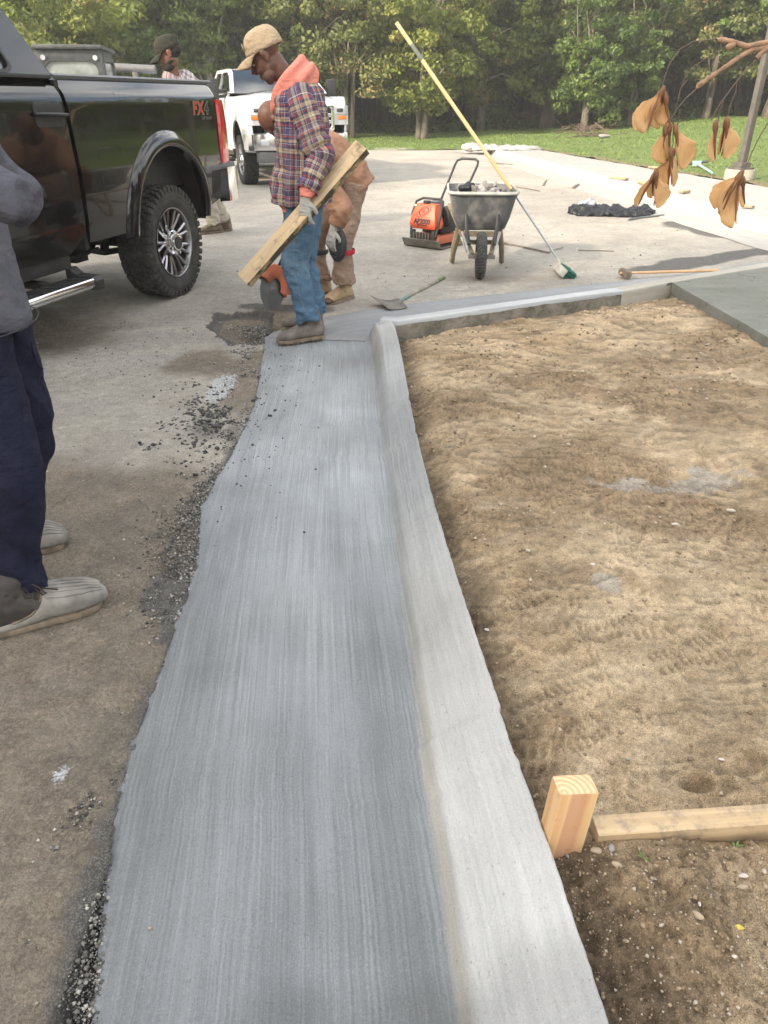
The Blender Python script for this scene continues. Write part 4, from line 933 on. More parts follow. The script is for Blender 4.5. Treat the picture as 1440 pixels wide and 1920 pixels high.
    b = MB(); plate(b, rrect(-.66, .66, .93, 1.385, .07), [rrect(-.60, .60, .985, 1.33, .05)], lambda a, b_, t: (5.01-t, a, b_), .08); b.build('grille_surround', CH, gr_, 30, .008)
    for z_ in (1.09, 1.20): b = MB(); b.b2(4.94, 5.0, -.60, .60, z_-.03, z_+.03); b.build('grille_bar', CH, gr_, 30, .012)
    b = MB(); b.lathe([(0, 0), (.115, 0), (.115, .02), (0, .02)], 24, axis='x'); b.v = [(5.0+x_, y_, 1.145+z_*.42) for x_, y_, z_ in b.v]; b.build('grille_badge', M['glass'], gr_, 30)
    for y_ in np.linspace(-.55, .55, 12): b = MB(); b.b2(4.935, 4.955, y_-.008, y_+.008, .99, 1.33); b.build('grille_slat', K, gr_, 0)
    b = MB(); rs = []
    for p, q in (((4.62, 1.0), 0), ((4.88, .99), 0), ((5.02, .90), 0), ((5.10, .6), 0), ((5.12, 0), 0), ((5.10, -.6), 0), ((5.02, -.90), 0), ((4.88, -.99), 0), ((4.62, -1.0), 0)):
        rs.append([(p[0]-.05, p[1]*.95, .62), (p[0], p[1], .64), (p[0]+.005, p[1], .75), (p[0], p[1], .90), (p[0]-.04, p[1]*.97, .925), (p[0]-.12, p[1]*.9, .925), (p[0]-.12, p[1]*.9, .64)])
    b.rings(rs); b.build('front_bumper', CH, fe, 40)
    b = MB(); b.b2(4.80, 5.06, -.82, .82, .43, .62); b.build('air_dam', M['greyplastic'], fe, 30, .03)
    b = MB(); b.b2(5.09, 5.13, -.22, .22, .68, .86); b.build('bumper_opening', K, fe, 30, .02)
    for sg in (1, -1):
        b = MB(); b.b2(5.05, 5.10, min(sg*.62, sg*.78), max(sg*.62, sg*.78), .72, .82); b.build('fog_lamp', M['clearglass'], fe, 30, .015)
    # frame, axles
    ch = MB(); ch.b2(-1.15, 4.9, -.48, -.40, .52, .68); ch.b2(-1.15, 4.9, .40, .48, .52, .68); ch.cyl((0, -.85, .43), (0, .85, .43), .055, 12); ch.cyl((4.06, -.85, .43), (4.06, .85, .43), .05, 12)
    ch.ell((0, 0, .43), (.18, .19, .17)); ch.cyl((0, 0, .45), (3.2, 0, .55), .045, 10); ch.b2(1.3, 3.3, .15, .7, .45, .60); ch.b2(1.3, 3.3, -.7, -.1, .45, .60)
    for sg in (1, -1):
        ch.tube([(.75, sg*.56, .50), (.4, sg*.56, .40), (0, sg*.56, .37), (-.4, sg*.56, .42), (-.8, sg*.56, .56)], [(.03, .025)]*5, 6); ch.box((.72, sg*.56, .50), (.14, .08, .22)); ch.cyl((.3, sg*.5, .40), (.15, sg*.5, .9), .035, 10)
    ch.tube([(1.2, .75, .50), (.95, .74, .47), (.7, .74, .49)], .012, 6); ch.build('chassis', M['under'], e, 40)
    for x_ in (0, 4.06):
        for sg in (1, -1): wheel(e, (x_, sg*.845, .43), sg, rimm or M['rimgrey'], CH)
    return e
A159 = R(15.9)
un_ = Vector((math.sin(A159), math.cos(A159), 0)); nn_ = Vector((math.cos(A159), -math.sin(A159), 0))
hubp = Vector((-1.701, 6.235, 0)); org = hubp-nn_*.985
fdir = -un_
bt = pickup('pickup_truck', org, math.atan2(fdir.y, fdir.x), 'black_paint', 'black crew-cab pickup with bed side, rear wheel and red tail light in view')
# flank decal
def text(name, body, size, m, parent, loc, rot, ext=.0008, off=0, shear=0, sx=1):
    c = bpy.data.curves.new(name, 'FONT'); c.body = body; c.size = size; c.extrude = ext; c.offset = off; c.shear = shear; c.align_x = 'CENTER'; c.align_y = 'CENTER'; c.materials.append(m)
    t = bpy.data.objects.new('t', c); col.objects.link(t); dg = bpy.context.evaluated_depsgraph_get(); dg.update(); me = bpy.data.meshes.new_from_object(t.evaluated_get(dg)); bpy.data.objects.remove(t)
    o = bpy.data.objects.new(name, me); link(o, parent); o.location = loc; o.rotation_euler = rot; o.scale = (sx, 1, 1); return o
bed = [c for c in bt.children if c.name.startswith('bed')][0]; rot_side = (PI/2, 0, PI)
text('decal_letter', 'F', .125, M['decalgrey'], bed, (-.510, 1.0035, 1.385), rot_side, .001, .009, .12, 1.1); text('decal_letter', 'F', .125, M['decalred'], bed, (-.510, 1.0065, 1.385), rot_side, .0005, .003, .12, 1.1)
text('decal_letter', 'X', .125, M['decalgrey'], bed, (-.605, 1.0035, 1.385), rot_side, .001, .009, .12, 1.1); text('decal_letter', 'X', .125, M['decalred'], bed, (-.605, 1.0065, 1.385), rot_side, .0005, .003, .12, 1.1)
text('decal_letter', '4', .125, M['decalgrey'], bed, (-.705, 1.0035, 1.385), rot_side, .001, .008, .12, 1.1); text('decal_letter', '4', .125, M['blackplastic'], bed, (-.705, 1.0065, 1.385), rot_side, .0005, .001, .12, 1.1)
text('decal_lettering', 'OFF ROAD', .034, M['decalgrey'], bed, (-.70, 1.004, 1.315), rot_side, .0005, 0, .1, 1.0)
fd = MB(); ol = rrect(.60, .87, .93, 1.17, .03); il = rrect(.606, .864, .936, 1.164, .026); plate(fd, ol, [il], lambda a, b_, t: (a, hw(b_)+.0015-t, b_), .01); fd.build('fuel_door_seam', M['under'], bed, 30)
b21 = R(21); fw = Vector((math.sin(b21), -math.cos(b21), 0)); lw = Vector((math.cos(b21), math.sin(b21), 0))
ftyre = Vector((-2.72, 15.6, 0)); wo = ftyre-fw*4.06+lw*.9
wt = pickup('pickup_truck', wo, math.atan2(fw.y, fw.x), 'white_paint', 'white crew-cab pickup facing the camera, chrome bumper and tow mirrors', rimm=M['dullmetal'])

# ------------------------------------------------------------------ people
def adopt(o, p):
    o.parent = p; o.matrix_parent_inverse = Matrix.Translation(-Vector(p.location)); return o
def crv(pts, n):
    """smooth path through points, each (Vector, ra, rb)"""
    P_ = [np.array([*p[0], p[1], p[2] if len(p) > 2 else p[1]]) for p in pts]; m = len(P_); out = []
    for q in np.linspace(0, m-1, n):
        i = min(int(q), m-2); t = q-i; p0 = P_[max(i-1, 0)]; p1 = P_[i]; p2 = P_[i+1]; p3 = P_[min(i+2, m-1)]
        out.append(.5*((2*p1)+(-p0+p2)*t+(2*p0-5*p1+4*p2-p3)*t*t+(-p0+3*p1-3*p2+p3)*t**3))
    return np.array(out)
def limb(mb, pts, n=16, seg=18, ref=None):
    c = crv(pts, n); mb.tube([Vector(p[:3]) for p in c], [(max(p[3], .004), max(p[4], .004)) for p in c], seg, ref=ref); return mb
def cloth_tube(name, pts, m, parent, ref, nu=110, nv=130, wr=None, flare=0):
    c = crv(pts, nv); C_ = c[:, :3]; T = np.gradient(C_, axis=0); T /= np.linalg.norm(T, axis=1)[:, None]
    ref = np.array(ref, float); A = np.cross(T, ref); A /= np.linalg.norm(A, axis=1)[:, None]; B = np.cross(A, T)
    q = np.linspace(0, 2*PI, nu)
    ca, sa = np.cos(q), np.sin(q); sup = (np.abs(ca)**2.4+np.abs(sa)**2.4)**(-1/2.4)
    D = A[:, None]*(c[:, 3][:, None]*ca*sup)[..., None]+B[:, None]*(c[:, 4][:, None]*sa*sup)[..., None]
    Pn = C_[:, None]+D; Nn = D/np.linalg.norm(D, axis=2)[..., None]
    arc = np.r_[0, np.cumsum(np.linalg.norm(np.diff(C_, axis=0), axis=1))]
    rr = .5*(c[:, 3]+c[:, 4]).mean()
    UVv = np.stack([np.repeat((q*rr)[None], nv, 0), np.repeat(arc[:, None], nu, 1)], -1)
    if wr is not None: Pn = Pn+Nn*wr(q[None, :]+0*arc[:, None], arc[:, None]/arc[-1]+0*q[None, :], Pn)[..., None]
    f = list(map(tuple, grid_faces(nv, nu)))
    o = np_mesh(name, Pn.reshape(-1, 3), f, m, uv=UVv.reshape(-1, 2)); adopt(o, parent)
    md = o.modifiers.new('thickness', 'SOLIDIFY'); md.thickness = .003; md.offset = -1
    return o
def frame(o, fwd, up):
    f = Vector(fwd).normalized(); u = Vector(up); s_ = u.cross(f).normalized(); u = f.cross(s_).normalized()
    return Matrix.Translation(Vector(o)) @ Matrix((f, s_, u)).transposed().to_4x4()
def head(mb, H_, beard=0, sc=1.0):
    old = mb.M; mb.M = H_ @ Matrix.Scale(sc, 4)
    e = mb.ell
    e((-.008, 0, .045), (.100, .077, .088), 20, 14); e((.030, 0, -.020), (.070, .064, .085), 18, 12); e((.015, 0, -.050), (.070, .058, .055), 16, 10)
    e((.070, 0, -.096), (.028, .030, .024)); e((.050, 0, -.085), (.045, .045, .028)); e((.080, 0, .040), (.020, .052, .016)); e((.078, .03, -.02), (.022, .022, .026)); e((.078, -.03, -.02), (.022, .022, .026))
    mb.tube([(.094, 0, .032), (.106, 0, .010), (.122, 0, -.014)], [.010, .012, .015], 10); e((.108, .013, -.020), (.012, .010, .009)); e((.108, -.013, -.020), (.012, .010, .009))
    e((.096, 0, -.049), (.015, .027, .0085)); e((.093, 0, -.065), (.015, .024, .009))
    for s_ in (1, -1):
        e((-.006, s_*.078, .000), (.022, .011, .034)); e((-.002, s_*.086, .014), (.018, .007, .020)); e((.0, s_*.08, -.024), (.012, .008, .014))
    if beard: e((.055, 0, -.085), (.055, .058, .045)); e((.02, 0, -.06), (.07, .064, .05))
    mb.M = old
def eyes(H_, parent, sc=1.0):
    wm = mat_cache('eye_white', (.38, .35, .32), .2); bm_ = mat_cache('eye_dark', (.02, .012, .008), .15)
    for s_ in (1, -1):
        b = MB(); b.M = H_ @ Matrix.Scale(sc, 4); b.ell((.084, s_*.031, .015), (.009, .011, .0055)); o = adopt(b.build('eye', wm, None), parent)
        b = MB(); b.M = H_ @ Matrix.Scale(sc, 4); b.ell((.0905, s_*.031, .014), (.0035, .0045, .0045)); p = adopt(b.build('iris', bm_, None), parent)
_mc = {}
def mat_cache(n, c, r=.8, **k):
    if n not in _mc: _mc[n] = mat(n, c, tuple(v*.8 for v in c), 12, r, **k)
    return _mc[n]
def skin(name, c):
    s = N(name); n = s.noise(30, 5); cc = s.mix(s.rng(n, .35, .7), c, tuple(v*.72 for v in c)); cc = s.mix(s.rng(s.noise(5, 3), .45, .7, 0, .4), cc, (c[0]*1.3, c[1]*1.15, c[2]*1.1))
    return s.done(cc, .48, s.bump(s.noise(260, 3), .25, .0015), Subsurface_Weight=.06, Specular_IOR_Level=.45)
def cloth(name, c, c2=None, weave=700, rough=.9, bump=.35, wear=None):
    s = N(name); n = s.noise(9, 6, rough=.65); cc = s.mix(s.rng(n, .35, .7), c, c2 or tuple(v*.75 for v in c))
    if wear: cc = s.mix(s.rng(s.noise(4, 6, rough=.7), .52, .72, 0, .7), cc, wear)
    cc = s.mix(s.rng(s.noise(weave, 2), .35, .7, 0, .25), cc, tuple(min(1, v*1.5+.01) for v in c))
    b = s.bump(s.noise(20, 5, stretch=(1, 1, 1.8)), .7, .025); b = s.bump(s.noise(weave, 2), bump, .0008, b)
    return s.done(cc, rough, b, Specular_IOR_Level=.2)
def plaid(name, base, bands, size=.125):
    """woven check: bands = (centre, half-width, colour, strength) across one repeat, the same in warp and weft"""
    s = N(name); uvx = s.n('SeparateXYZ'); s.l(s.coord('UV'), uvx.inputs[0])
    wob = s.math('MULTIPLY', s.math('SUBTRACT', s.noise(14, 3), .5), .006)
    cols = []
    for ax_ in ('X', 'Y'):
        t = s.math('FRACT', s.math('DIVIDE', s.math('ADD', uvx.outputs[ax_], wob), size)); c = base
        for i, (ctr, hw_, cl, st_) in enumerate(bands):
            f = s.math('MULTIPLY', s.math('COMPARE', t, ctr, hw_), st_); c = s.mix(f, c, cl)
        cols.append(c)
    tw = s.math('GREATER_THAN', s.math('FRACT', s.math('MULTIPLY', s.math('ADD', uvx.outputs['X'], uvx.outputs['Y']), 420.)), .5)
    c = s.mix(s.math('ADD', s.math('MULTIPLY', tw, .3), .35), cols[0], cols[1]); c = s.mix(s.rng(s.noise(8, 5), .4, .75, 0, .35), c, (.2, .17, .16))
    b = s.bump(s.noise(16, 5, stretch=(1, 1, 1.5)), .7, .03); b = s.bump(s.noise(650, 2), .3, .0008, b)
    return s.done(c, .9, b, Specular_IOR_Level=.2)
NAVY = (.045, .045, .10)
M['plaid'] = plaid('navy_red_cream_check_flannel', NAVY, [(.12, .075, (.50, .42, .27), .9), (.12, .008, (.10, .08, .10), .8), (.30, .030, (.36, .055, .06), .85), (.40, .006, (.65, .6, .58), .9), (.52, .055, (.055, .05, .12), 1), (.60, .006, (.65, .6, .58), .9), (.66, .028, (.36, .055, .06), .85), (.80, .045, (.46, .38, .25), .8), (.90, .007, (.6, .55, .52), .9), (.95, .02, (.30, .05, .06), .7)], .165)
M['plaid2'] = plaid('white_maroon_check_cotton', (.62, .60, .60), [(.2, .16, (.13, .045, .06), .85), (.55, .05, (.25, .22, .27), .6), (.75, .10, (.16, .06, .075), .7)], .10)
M['coral'] = cloth('coral_fleece', (.68, .24, .19), (.56, .185, .145), bump=.5)
M['denim'] = cloth('faded_blue_denim', (.085, .155, .235), (.055, .105, .17), wear=(.19, .27, .34))
M['navyp'] = cloth('navy_cotton_twill', (.012, .013, .032), (.008, .009, .022), wear=(.02, .021, .042))
M['sweat'] = cloth('faded_slate_sweatshirt', (.098, .098, .118), (.066, .067, .09), wear=(.15, .14, .135))
M['duck'] = cloth('brown_duck_canvas', (.33, .185, .12), (.26, .14, .09), wear=(.40, .26, .18))
M['khaki'] = cloth('khaki_work_trouser', (.30, .215, .165), (.24, .165, .125), wear=(.38, .29, .23))
M['khaki2'] = cloth('pale_khaki_trouser', (.40, .37, .31), (.33, .30, .25))
M['skin1'] = skin('brown_skin', (.125, .058, .040)); M['skin2'] = skin('warm_brown_skin', (.20, .095, .062)); M['skin3'] = skin('deep_brown_skin', (.16, .075, .048)); M['skin0'] = skin('tan_skin', (.42, .25, .18))
M['glove'] = cloth('grey_knit_glove', (.36, .36, .34), (.27, .27, .26)); M['gloveblk'] = mat('black_rubber_palm', (.02, .021, .024), (.04, .04, .042), 30, .6)
M['bootgrey'] = mat('dusty_grey_leather', (.095, .078, .07), (.20, .175, .16), 14, .8, .5, 60, .004); M['boottan'] = mat('tan_nubuck', (.42, .31, .19), (.32, .23, .14), 14, .85, .4, 60, .004)
M['bootbrn'] = mat('brown_scuffed_leather', (.13, .095, .065), (.20, .16, .12), 14, .8, .5, 60, .004); M['sole'] = mat('dirty_boot_sole', (.24, .19, .14), (.12, .095, .07), 22, .9, .7, 70, .004); M['toecap'] = mat('dark_brown_toe_cap', (.075, .04, .028), (.11, .06, .04), 20, .5)
M['duckboot'] = mat('dusty_rubber_boot', (.30, .285, .26), (.15, .142, .13), 12, .75, .4, 50, .003); M['darkleather'] = mat('dark_leather', (.022, .020, .019), (.055, .048, .043), 16, .7, .5, 60, .003)
M['lace'] = mat('dark_lace', (.03, .024, .02), rough=.9); M['capkhaki'] = cloth('khaki_cap_cotton', (.40, .31, .215), (.34, .26, .175)); M['capdark'] = cloth('olive_black_cap', (.035, .036, .026), (.026, .026, .02))
M['hair'] = mat('short_black_hair', (.012, .010, .009), (.03, .027, .025), 60, .9, .8, 180, .004); M['pad'] = mat('black_moulded_pad', (.02, .022, .027), (.035, .037, .042), 20, .45, .2, 60, .003)
M['redcloth'] = cloth('red_strap_cloth', (.45, .03, .05)); M['stitch'] = mat('pale_stitch', (.17, .20, .24), rough=.9)
def folds(amp=.006, fx=5, fz=16, seed=0, low=None, extra=None):
    def fn(co):
        x, y, z_ = co.T; n = fbm(x*fx, y*fx, z_*fz, 3, seed); r_ = 1-np.abs(fbm(x*fx*1.3+5, y*fx*1.3, z_*fz*.8+(x+y)*6, 2, seed+40)); a = 1.9*amp*np.ones(len(z_))
        if low:
            for zc, w, k in low: a = a+1.5*k*np.exp(-((z_-zc)/w)**2)
        return a*(n*.6+r_*.9-.5)
    return fn
def boot(parent, toe, heel, top, up_m, sole_m, W=.052, kindb='work', z0=0.0, zt=.19):
    toe = Vector(toe); heel = Vector(heel); d = (toe-heel); L = math.hypot(d.x, d.y); T = Matrix.Translation(Vector((heel.x, heel.y, z0))) @ Matrix.Rotation(math.atan2(d.y, d.x), 4, 'Z')
    k = L/.30
    b = MB(); b.M = T; rs = []
    secs = [(.004, .032, .070), (.02, .040, .10), (.06, .045, .130), (.10, .046, .135), (.14, .047, .120), (.18, .051, .098), (.22, .055, .082), (.255, .052, .076), (.28, .042, .064), (.295, .024, .046)]
    for x_, w_, h_ in secs:
        w_ *= W/.052; rs.append([(x_*k, w_*(abs(math.cos(q))**.75)*math.copysign(1, math.cos(q)), .018+(h_-.018)*(.5+.5*math.copysign(abs(math.sin(q))**.8, math.sin(q)))) for q in [2*PI*i/20 for i in range(20)]])
    b.rings(rs)
    at = T.inverted() @ Vector(top)
    limb(b, [((.055*k, 0, .05), .045, .055), ((.06*k, 0, .11), .047, .058), ((.062*k*.6+at.x*.4, at.y*.4, .17), .052, .058), ((at.x, at.y, at.z), .058, .062)], 10)
    o = adopt(remesh('boot', b, .0065, up_m, None, 3, folds(.0022, 12, 26, 3)), parent)
    s = MB(); s.M = T; out = [(x_*k, (w_+.005)*W/.052) for x_, w_, _ in secs]; pts = [(-.006, 0)]+out+[(.303*k, 0)]+[(x_, -w_) for x_, w_ in out[::-1]]
    s.prism(pts, .006, .026, 'z'); adopt(s.build('sole', sole_m, None, 40, .003), parent)
    s2 = MB(); s2.M = T
    for i in range(9):
        xx = (.02+.265*i/8)*k; w_ = np.interp(xx/k, [p[0] for p in secs], [p[1] for p in secs])*W/.052
        if .10 < xx/k < .135: continue
        s2.box((xx, 0, .004), (.017, 2*w_+.004, .010))
    adopt(s2.build('tread_bar', sole_m, None, 0), parent)['kind'] = 'stuff'
    lc = MB(); lc.M = T
    for i in range(4):
        t = i/3; xx = (.165-.075*t)*k; zz = .092+.030*t+.012; yy = .028*W/.052
        lc.tube([(xx, -yy, zz-.012), (xx-.004, 0, zz), (xx+.012, yy, zz-.012)], .0022, 5); lc.tube([(xx, yy, zz-.012), (xx-.004, 0, zz+.002), (xx+.012, -yy, zz-.012)], .0022, 5)
    for s_ in (1, -1): lc.tube([(.088*k, 0, .135), (.11*k, s_*.03, .15), (.125*k, s_*.045, .12), (.10*k, s_*.03, .105), (.09*k, 0, .13)], .002, 5); lc.tube([(.088*k, 0, .135), (.115*k, s_*.03, .118), (.12*k, s_*.052, .075)], .002, 5)
    adopt(lc.build('bootlace', M['lace'], None, 60), parent)
    return o
def hand(parent, wrist, dirf, palm_n, m, curl=(.5, .55, .6), thumb_side=1, spread=.07, sc=1.0, name='glove', tipm=None, thumb=.5):
    d = Vector(dirf).normalized(); n = Vector(palm_n); n = (n-d*n.dot(d)).normalized(); s_ = n.cross(d).normalized()*thumb_side; w = Vector(wrist)
    b = MB(); fb = MB()
    limb(b, [(w-d*.05, .030, .024), (w, .031, .025), (w+d*.03, .036, .021), (w+d*.06, .042, .019), (w+d*.088, .041, .017)], 12, 16, ref=n)
    for i, (off, L) in enumerate(((.031, .073), (.010, .081), (-.011, .076), (-.031, .060))):
        base = w+d*.080+s_*off; a = (off/.031)*spread; cur = (d*math.cos(a)+s_*math.sin(a)).normalized(); pts = [(base-cur*.02, .0115)]; p = base; dr = cur
        pts.append((p, .0112))
        for j, fr in enumerate((.42, .32, .26)):
            ang = curl[j]*(1+.06*i); dr = (dr*math.cos(ang)+n*math.sin(ang)).normalized() if True else dr
            axis = None; p = p+dr*L*fr*1.05; pts.append((p, .0105-.001*j))
        limb(b, [(q, r*sc, r*sc) for q, r in pts], 16, 10)
    tb = w+d*.022+s_*.030; t1 = (d*.62+s_*.72+n*.15).normalized(); t2 = (d*.85+s_*.2+n*thumb).normalized()
    limb(b, [(tb-t1*.015, .015), (tb+t1*.022, .0145), (tb+t1*.045, .0125), (tb+t1*.045+t2*.026, .0105)], 12, 10)
    return adopt(remesh(name, b, .0042, m, None, 2), parent)
def cap(parent, H_, m, tilt=0, brim=True, sc=1.0, drop=.018):
    T = H_ @ Matrix.Scale(sc, 4) @ Matrix.Rotation(R(tilt), 4, 'Y')
    b = MB(); b.M = T; rs = []
    for i in range(13):
        a = (PI/2)*i/12; zz = .028+.118*math.sin(a)**.9; rr = math.cos(a)**.62
        rs.append([(-.004+.114*rr*math.cos(q)+.004*(i > 9)*0, .089*rr*math.sin(q), zz-.012*(math.cos(q) < -.2)*(1-i/12)*.0) for q in [2*PI*k/36 for k in range(36)]])
    b.rings(rs, cap=False); o = adopt(b.build('cap_crown', m, None, 60), parent)
    md = o.modifiers.new('t', 'SOLIDIFY'); md.thickness = .003
    if brim:
        b = MB(); b.M = T; rs = []
        for i in range(9):
            t = i/8; rs.append([(.088*math.cos(a)**.9+(.095*t)*math.cos(a*.9)**.7+.012, (.088-.010*t)*math.sin(a)*(1+.02*t), .040-.030*t*t-.020*(math.sin(a)**2)*(.4+t)-.004) for a in np.linspace(-1.25, 1.25, 17)])
        b.rings(rs, closed=False, cap=False); o = adopt(b.build('cap_brim', m, None, 60), parent); md = o.modifiers.new('t', 'SOLIDIFY'); md.thickness = .004
    b = MB(); b.M = T; b.ell((-.004, 0, .147), (.007, .007, .004), 8, 6); adopt(b.build('cap_button', m, None, 60), parent)
    return T
V = Vector
from mathutils.bvhtree import BVHTree
def surf(o, pts, lift=.001):
    me = o.data; bv = BVHTree.FromPolygons([v_.co[:] for v_ in me.vertices], [p_.vertices[:] for p_ in me.polygons]); out_ = []
    for a_, b_ in pts:
        r_ = ray(a_, b_).normalized(); h_ = bv.ray_cast(V((0, 0, H)), r_)
        if h_[0] is not None: out_.append(h_[0]-r_*lift)
    return out_
def line_on(name, o, pts, rad, m_, parent, n=24, lift=.0015):
    c_ = crv([(V((a_, b_, 0)), 1) for a_, b_ in pts], n)[:, :2]; q_ = surf(o, [tuple(t_) for t_ in c_], lift)
    if len(q_) > 2: mb_ = MB(); mb_.tube(q_, rad, 5); adopt(mb_.build(name, m_, None, 60), parent)
# ---- the board carrier
base = Y(570, 630, 4.85); base.z = 0; base = V((-.52, 4.93, 0))
w1 = empty('person', base, 0, 'man in khaki cap, coral hood and checked flannel shirt gripping a long board', 'person')
p = 42; fh = V((-math.cos(R(p)), .05, -math.sin(R(p)))); uh = V((-math.sin(R(p)), 0, math.cos(R(p))))
hc = V((-.675, 4.90, 1.668)); H1 = frame(hc, fh, uh)
neckb = V((-.50, 4.93, 1.47)); pel = V((-.51, 4.95, .93))
NS, FS = V((-.475, 4.74, 1.43)), V((-.50, 5.12, 1.42)); NE = V((-.375, 4.675, 1.165)); NW = V((-.450, 4.590, .985)); FE = V((-.42, 5.21, 1.15)); FW = V((-.56, 5.20, .95))
Nk, Fk = V((-.575, 4.875, .50)), V((-.545, 5.08, .50)); Na, Fa = V((-.508, 4.885, .12)), V((-.485, 5.145, .12)); Nh, Fh = V((-.525, 4.865, .88)), V((-.51, 5.04, .88))
b = MB(); head(b, H1)
limb(b, [(hc+V((.03, .01, -.01)), .055), (hc+V((.07, .015, -.07)), .058), (neckb, .062), (neckb-V((0, 0, .08)), .10, .15), (V((-.50, 4.94, 1.2)), .12, .17), (pel, .12, .16)], 22, ref=V((0, 1, 0)))
for S_, E_, W_ in ((NS, NE, NW), (FS, FE, FW)): limb(b, [(neckb.lerp(S_, .6), .06), (S_, .055), (S_.lerp(E_, .5), .045), (E_, .038), (E_.lerp(W_, .5), .034), (W_, .024)], 16)
for h_, k_, a_ in ((Nh, Nk, Na), (Fh, Fk, Fa)): limb(b, [(h_+V((0, 0, .05)), .085), (h_.lerp(k_, .5), .075), (k_, .052), (k_.lerp(a_, .4), .05), (a_+V((0, 0, .085)), .034)], 18)
adopt(remesh('body', b, .006, M['skin1'], None, 2), w1); eyes(H1, w1)
T1 = cap(w1, H1, M['capkhaki'], tilt=-19, drop=0)
sb = MB(); sb.M = H1; sb.ell((.045, 0, -.070), (.054, .0600, .046)); sb.ell((.018, 0, -.045), (.060, .0645, .040)); adopt(remesh('stubble', sb, .006, mat('grey_stubble', (.115, .060, .045), (.15, .10, .085), 140, .8, lo=.4, hi=.6), None, 2), w1)
bd_ = MB(); bd_.M = T1; bd_.lathe([(0, 0), (.020, 0), (.020, .002), (0, .002)], 20, (.099, .03, .085), axis='x'); adopt(bd_.build('cap_patch', mat('cap_patch', (.55, .50, .45), (.3, .25, .2), 120, .8), None), w1)
# short grey stubble and hair below the cap
# coral hood: a thick roll round the neck with the hood lying on the upper back
cc = MB()
ring = [V((-.660, 4.90, 1.395)), V((-.625, 4.80, 1.45)), V((-.555, 4.775, 1.52)), V((-.490, 4.82, 1.595)), V((-.468, 4.92, 1.64)), V((-.500, 5.02, 1.60)), V((-.57, 5.06, 1.52)), V((-.635, 5.01, 1.45)), V((-.660, 4.90, 1.395))]
limb(cc, [(q, r, r2) for q, r, r2 in zip(ring, (.018, .024, .030, .034, .030, .034, .03, .024, .018), (.028, .045, .052, .046, .036, .046, .05, .042, .028))], 60, 16, ref=V((0, 0, 1)))
limb(cc, [(V((-.50, 4.785, 1.53)), .030, .05), (V((-.455, 4.82, 1.565)), .036, .055), (V((-.425, 4.90, 1.58)), .040, .058), (V((-.425, 4.98, 1.575)), .038, .055), (V((-.47, 5.06, 1.54)), .03, .045)], 20, 16, ref=V((0, 0, 1)))
cc.ell((-.45, 4.93, 1.54), (.065, .13, .045)); cc.ell((-.53, 4.93, 1.49), (.10, .14, .04)); cc.ell((-.60, 4.91, 1.44), (.06, .09, .035))
def hoodf(co):
    x_, y_, z_ = co.T; d_ = (x_+.55)*.75-(z_-1.5)*.66; return .010*np.sin(d_*85+2.5*fbm(x_*5, y_*5, z_*5, 2, 3))*(.4+.6*fbm(x_*4, y_*4, z_*4, 2, 9))
adopt(remesh('hood', cc, .006, M['coral'], None, 12, hoodf), w1)
# the flannel shirt
def wr_torso(q, v, P_):
    n = fbm(P_[..., 0]*5, P_[..., 1]*5, P_[..., 2]*7, 3, 5); h = np.sin(q*9+3*fbm(P_[..., 0]*3, P_[..., 1]*3, P_[..., 2]*2, 2, 8))
    return .016*n+.020*h*sstep(.30, 1.0, v)+.010*fbm(P_[..., 0]*13, P_[..., 1]*13, P_[..., 2]*22, 2, 9)
cloth_tube('shirt_body', [(V((-.50, 4.93, 1.535)), .085, .08), (V((-.495, 4.93, 1.505)), .19, .125), (V((-.49, 4.93, 1.45)), .235, .145), (V((-.490, 4.93, 1.35)), .242, .158), (V((-.495, 4.93, 1.2)), .228, .158), (V((-.505, 4.93, 1.05)), .225, .162), (V((-.512, 4.93, .95)), .232, .166), (V((-.515, 4.93, .885)), .236, .170)], M['plaid'], w1, (1, 0, 0), wr=wr_torso)
def wr_sleeve(q, v, P_):
    f = .30+np.exp(-((v-.56)/.13)**2)*1.0+np.exp(-((v-.93)/.08)**2)*.8
    return .013*f*(np.sin(v*62+1.6*np.sin(q+1)+2*fbm(P_[..., 0]*6, P_[..., 1]*6, P_[..., 2]*6, 2, 15))*.6+.5)*1.0+.010*fbm(P_[..., 0]*9, P_[..., 1]*9, P_[..., 2]*9, 3, 16)
for S_, E_, W_ in ((NS, NE, NW), (FS, FE, FW)):
    o = S_+(V((-.49, 4.93, 1.43))-S_)*.45+V((0, 0, .035))
    cloth_tube('shirt_sleeve', [(o, .045, .055), (S_+V((0, 0, .012)), .078, .083), (S_.lerp(E_, .4), .078, .082), (S_.lerp(E_, .8), .070, .074), (E_, .068, .071), (E_.lerp(W_, .45), .062, .064), (E_.lerp(W_, .85), .052, .052), (W_+(E_-W_).normalized()*.0, .051, .049)], M['plaid'], w1, (0, 1, 0) if abs((E_-S_).y) < .2 else (1, 0, 0), wr=wr_sleeve, nu=70, nv=110)
    dw = (W_-E_).normalized(); cu = MB(); limb(cu, [(W_-dw*.07, .043), (W_-dw*.01, .046), (W_+dw*.012, .043), (W_+dw*.03, .034), (W_+dw*.04, .030)], 12); adopt(remesh('hoodie_cuff', cu, .005, M['coral'], None, 2, folds(.004, 20, 40, 3)), w1)
cu = MB(); limb(cu, [(V((-.53, 4.93, .93)), .20, .13), (V((-.53, 4.93, .875)), .205, .133), (V((-.535, 4.93, .862)), .20, .125)], 8, 24, ref=V((1, 0, 0))); 
ck = MB(); ck.box((-.615, 4.80, .872), (.028, .02, .06)); adopt(ck.build('hoodie_hem', M['coral'], None, 40, .006), w1)
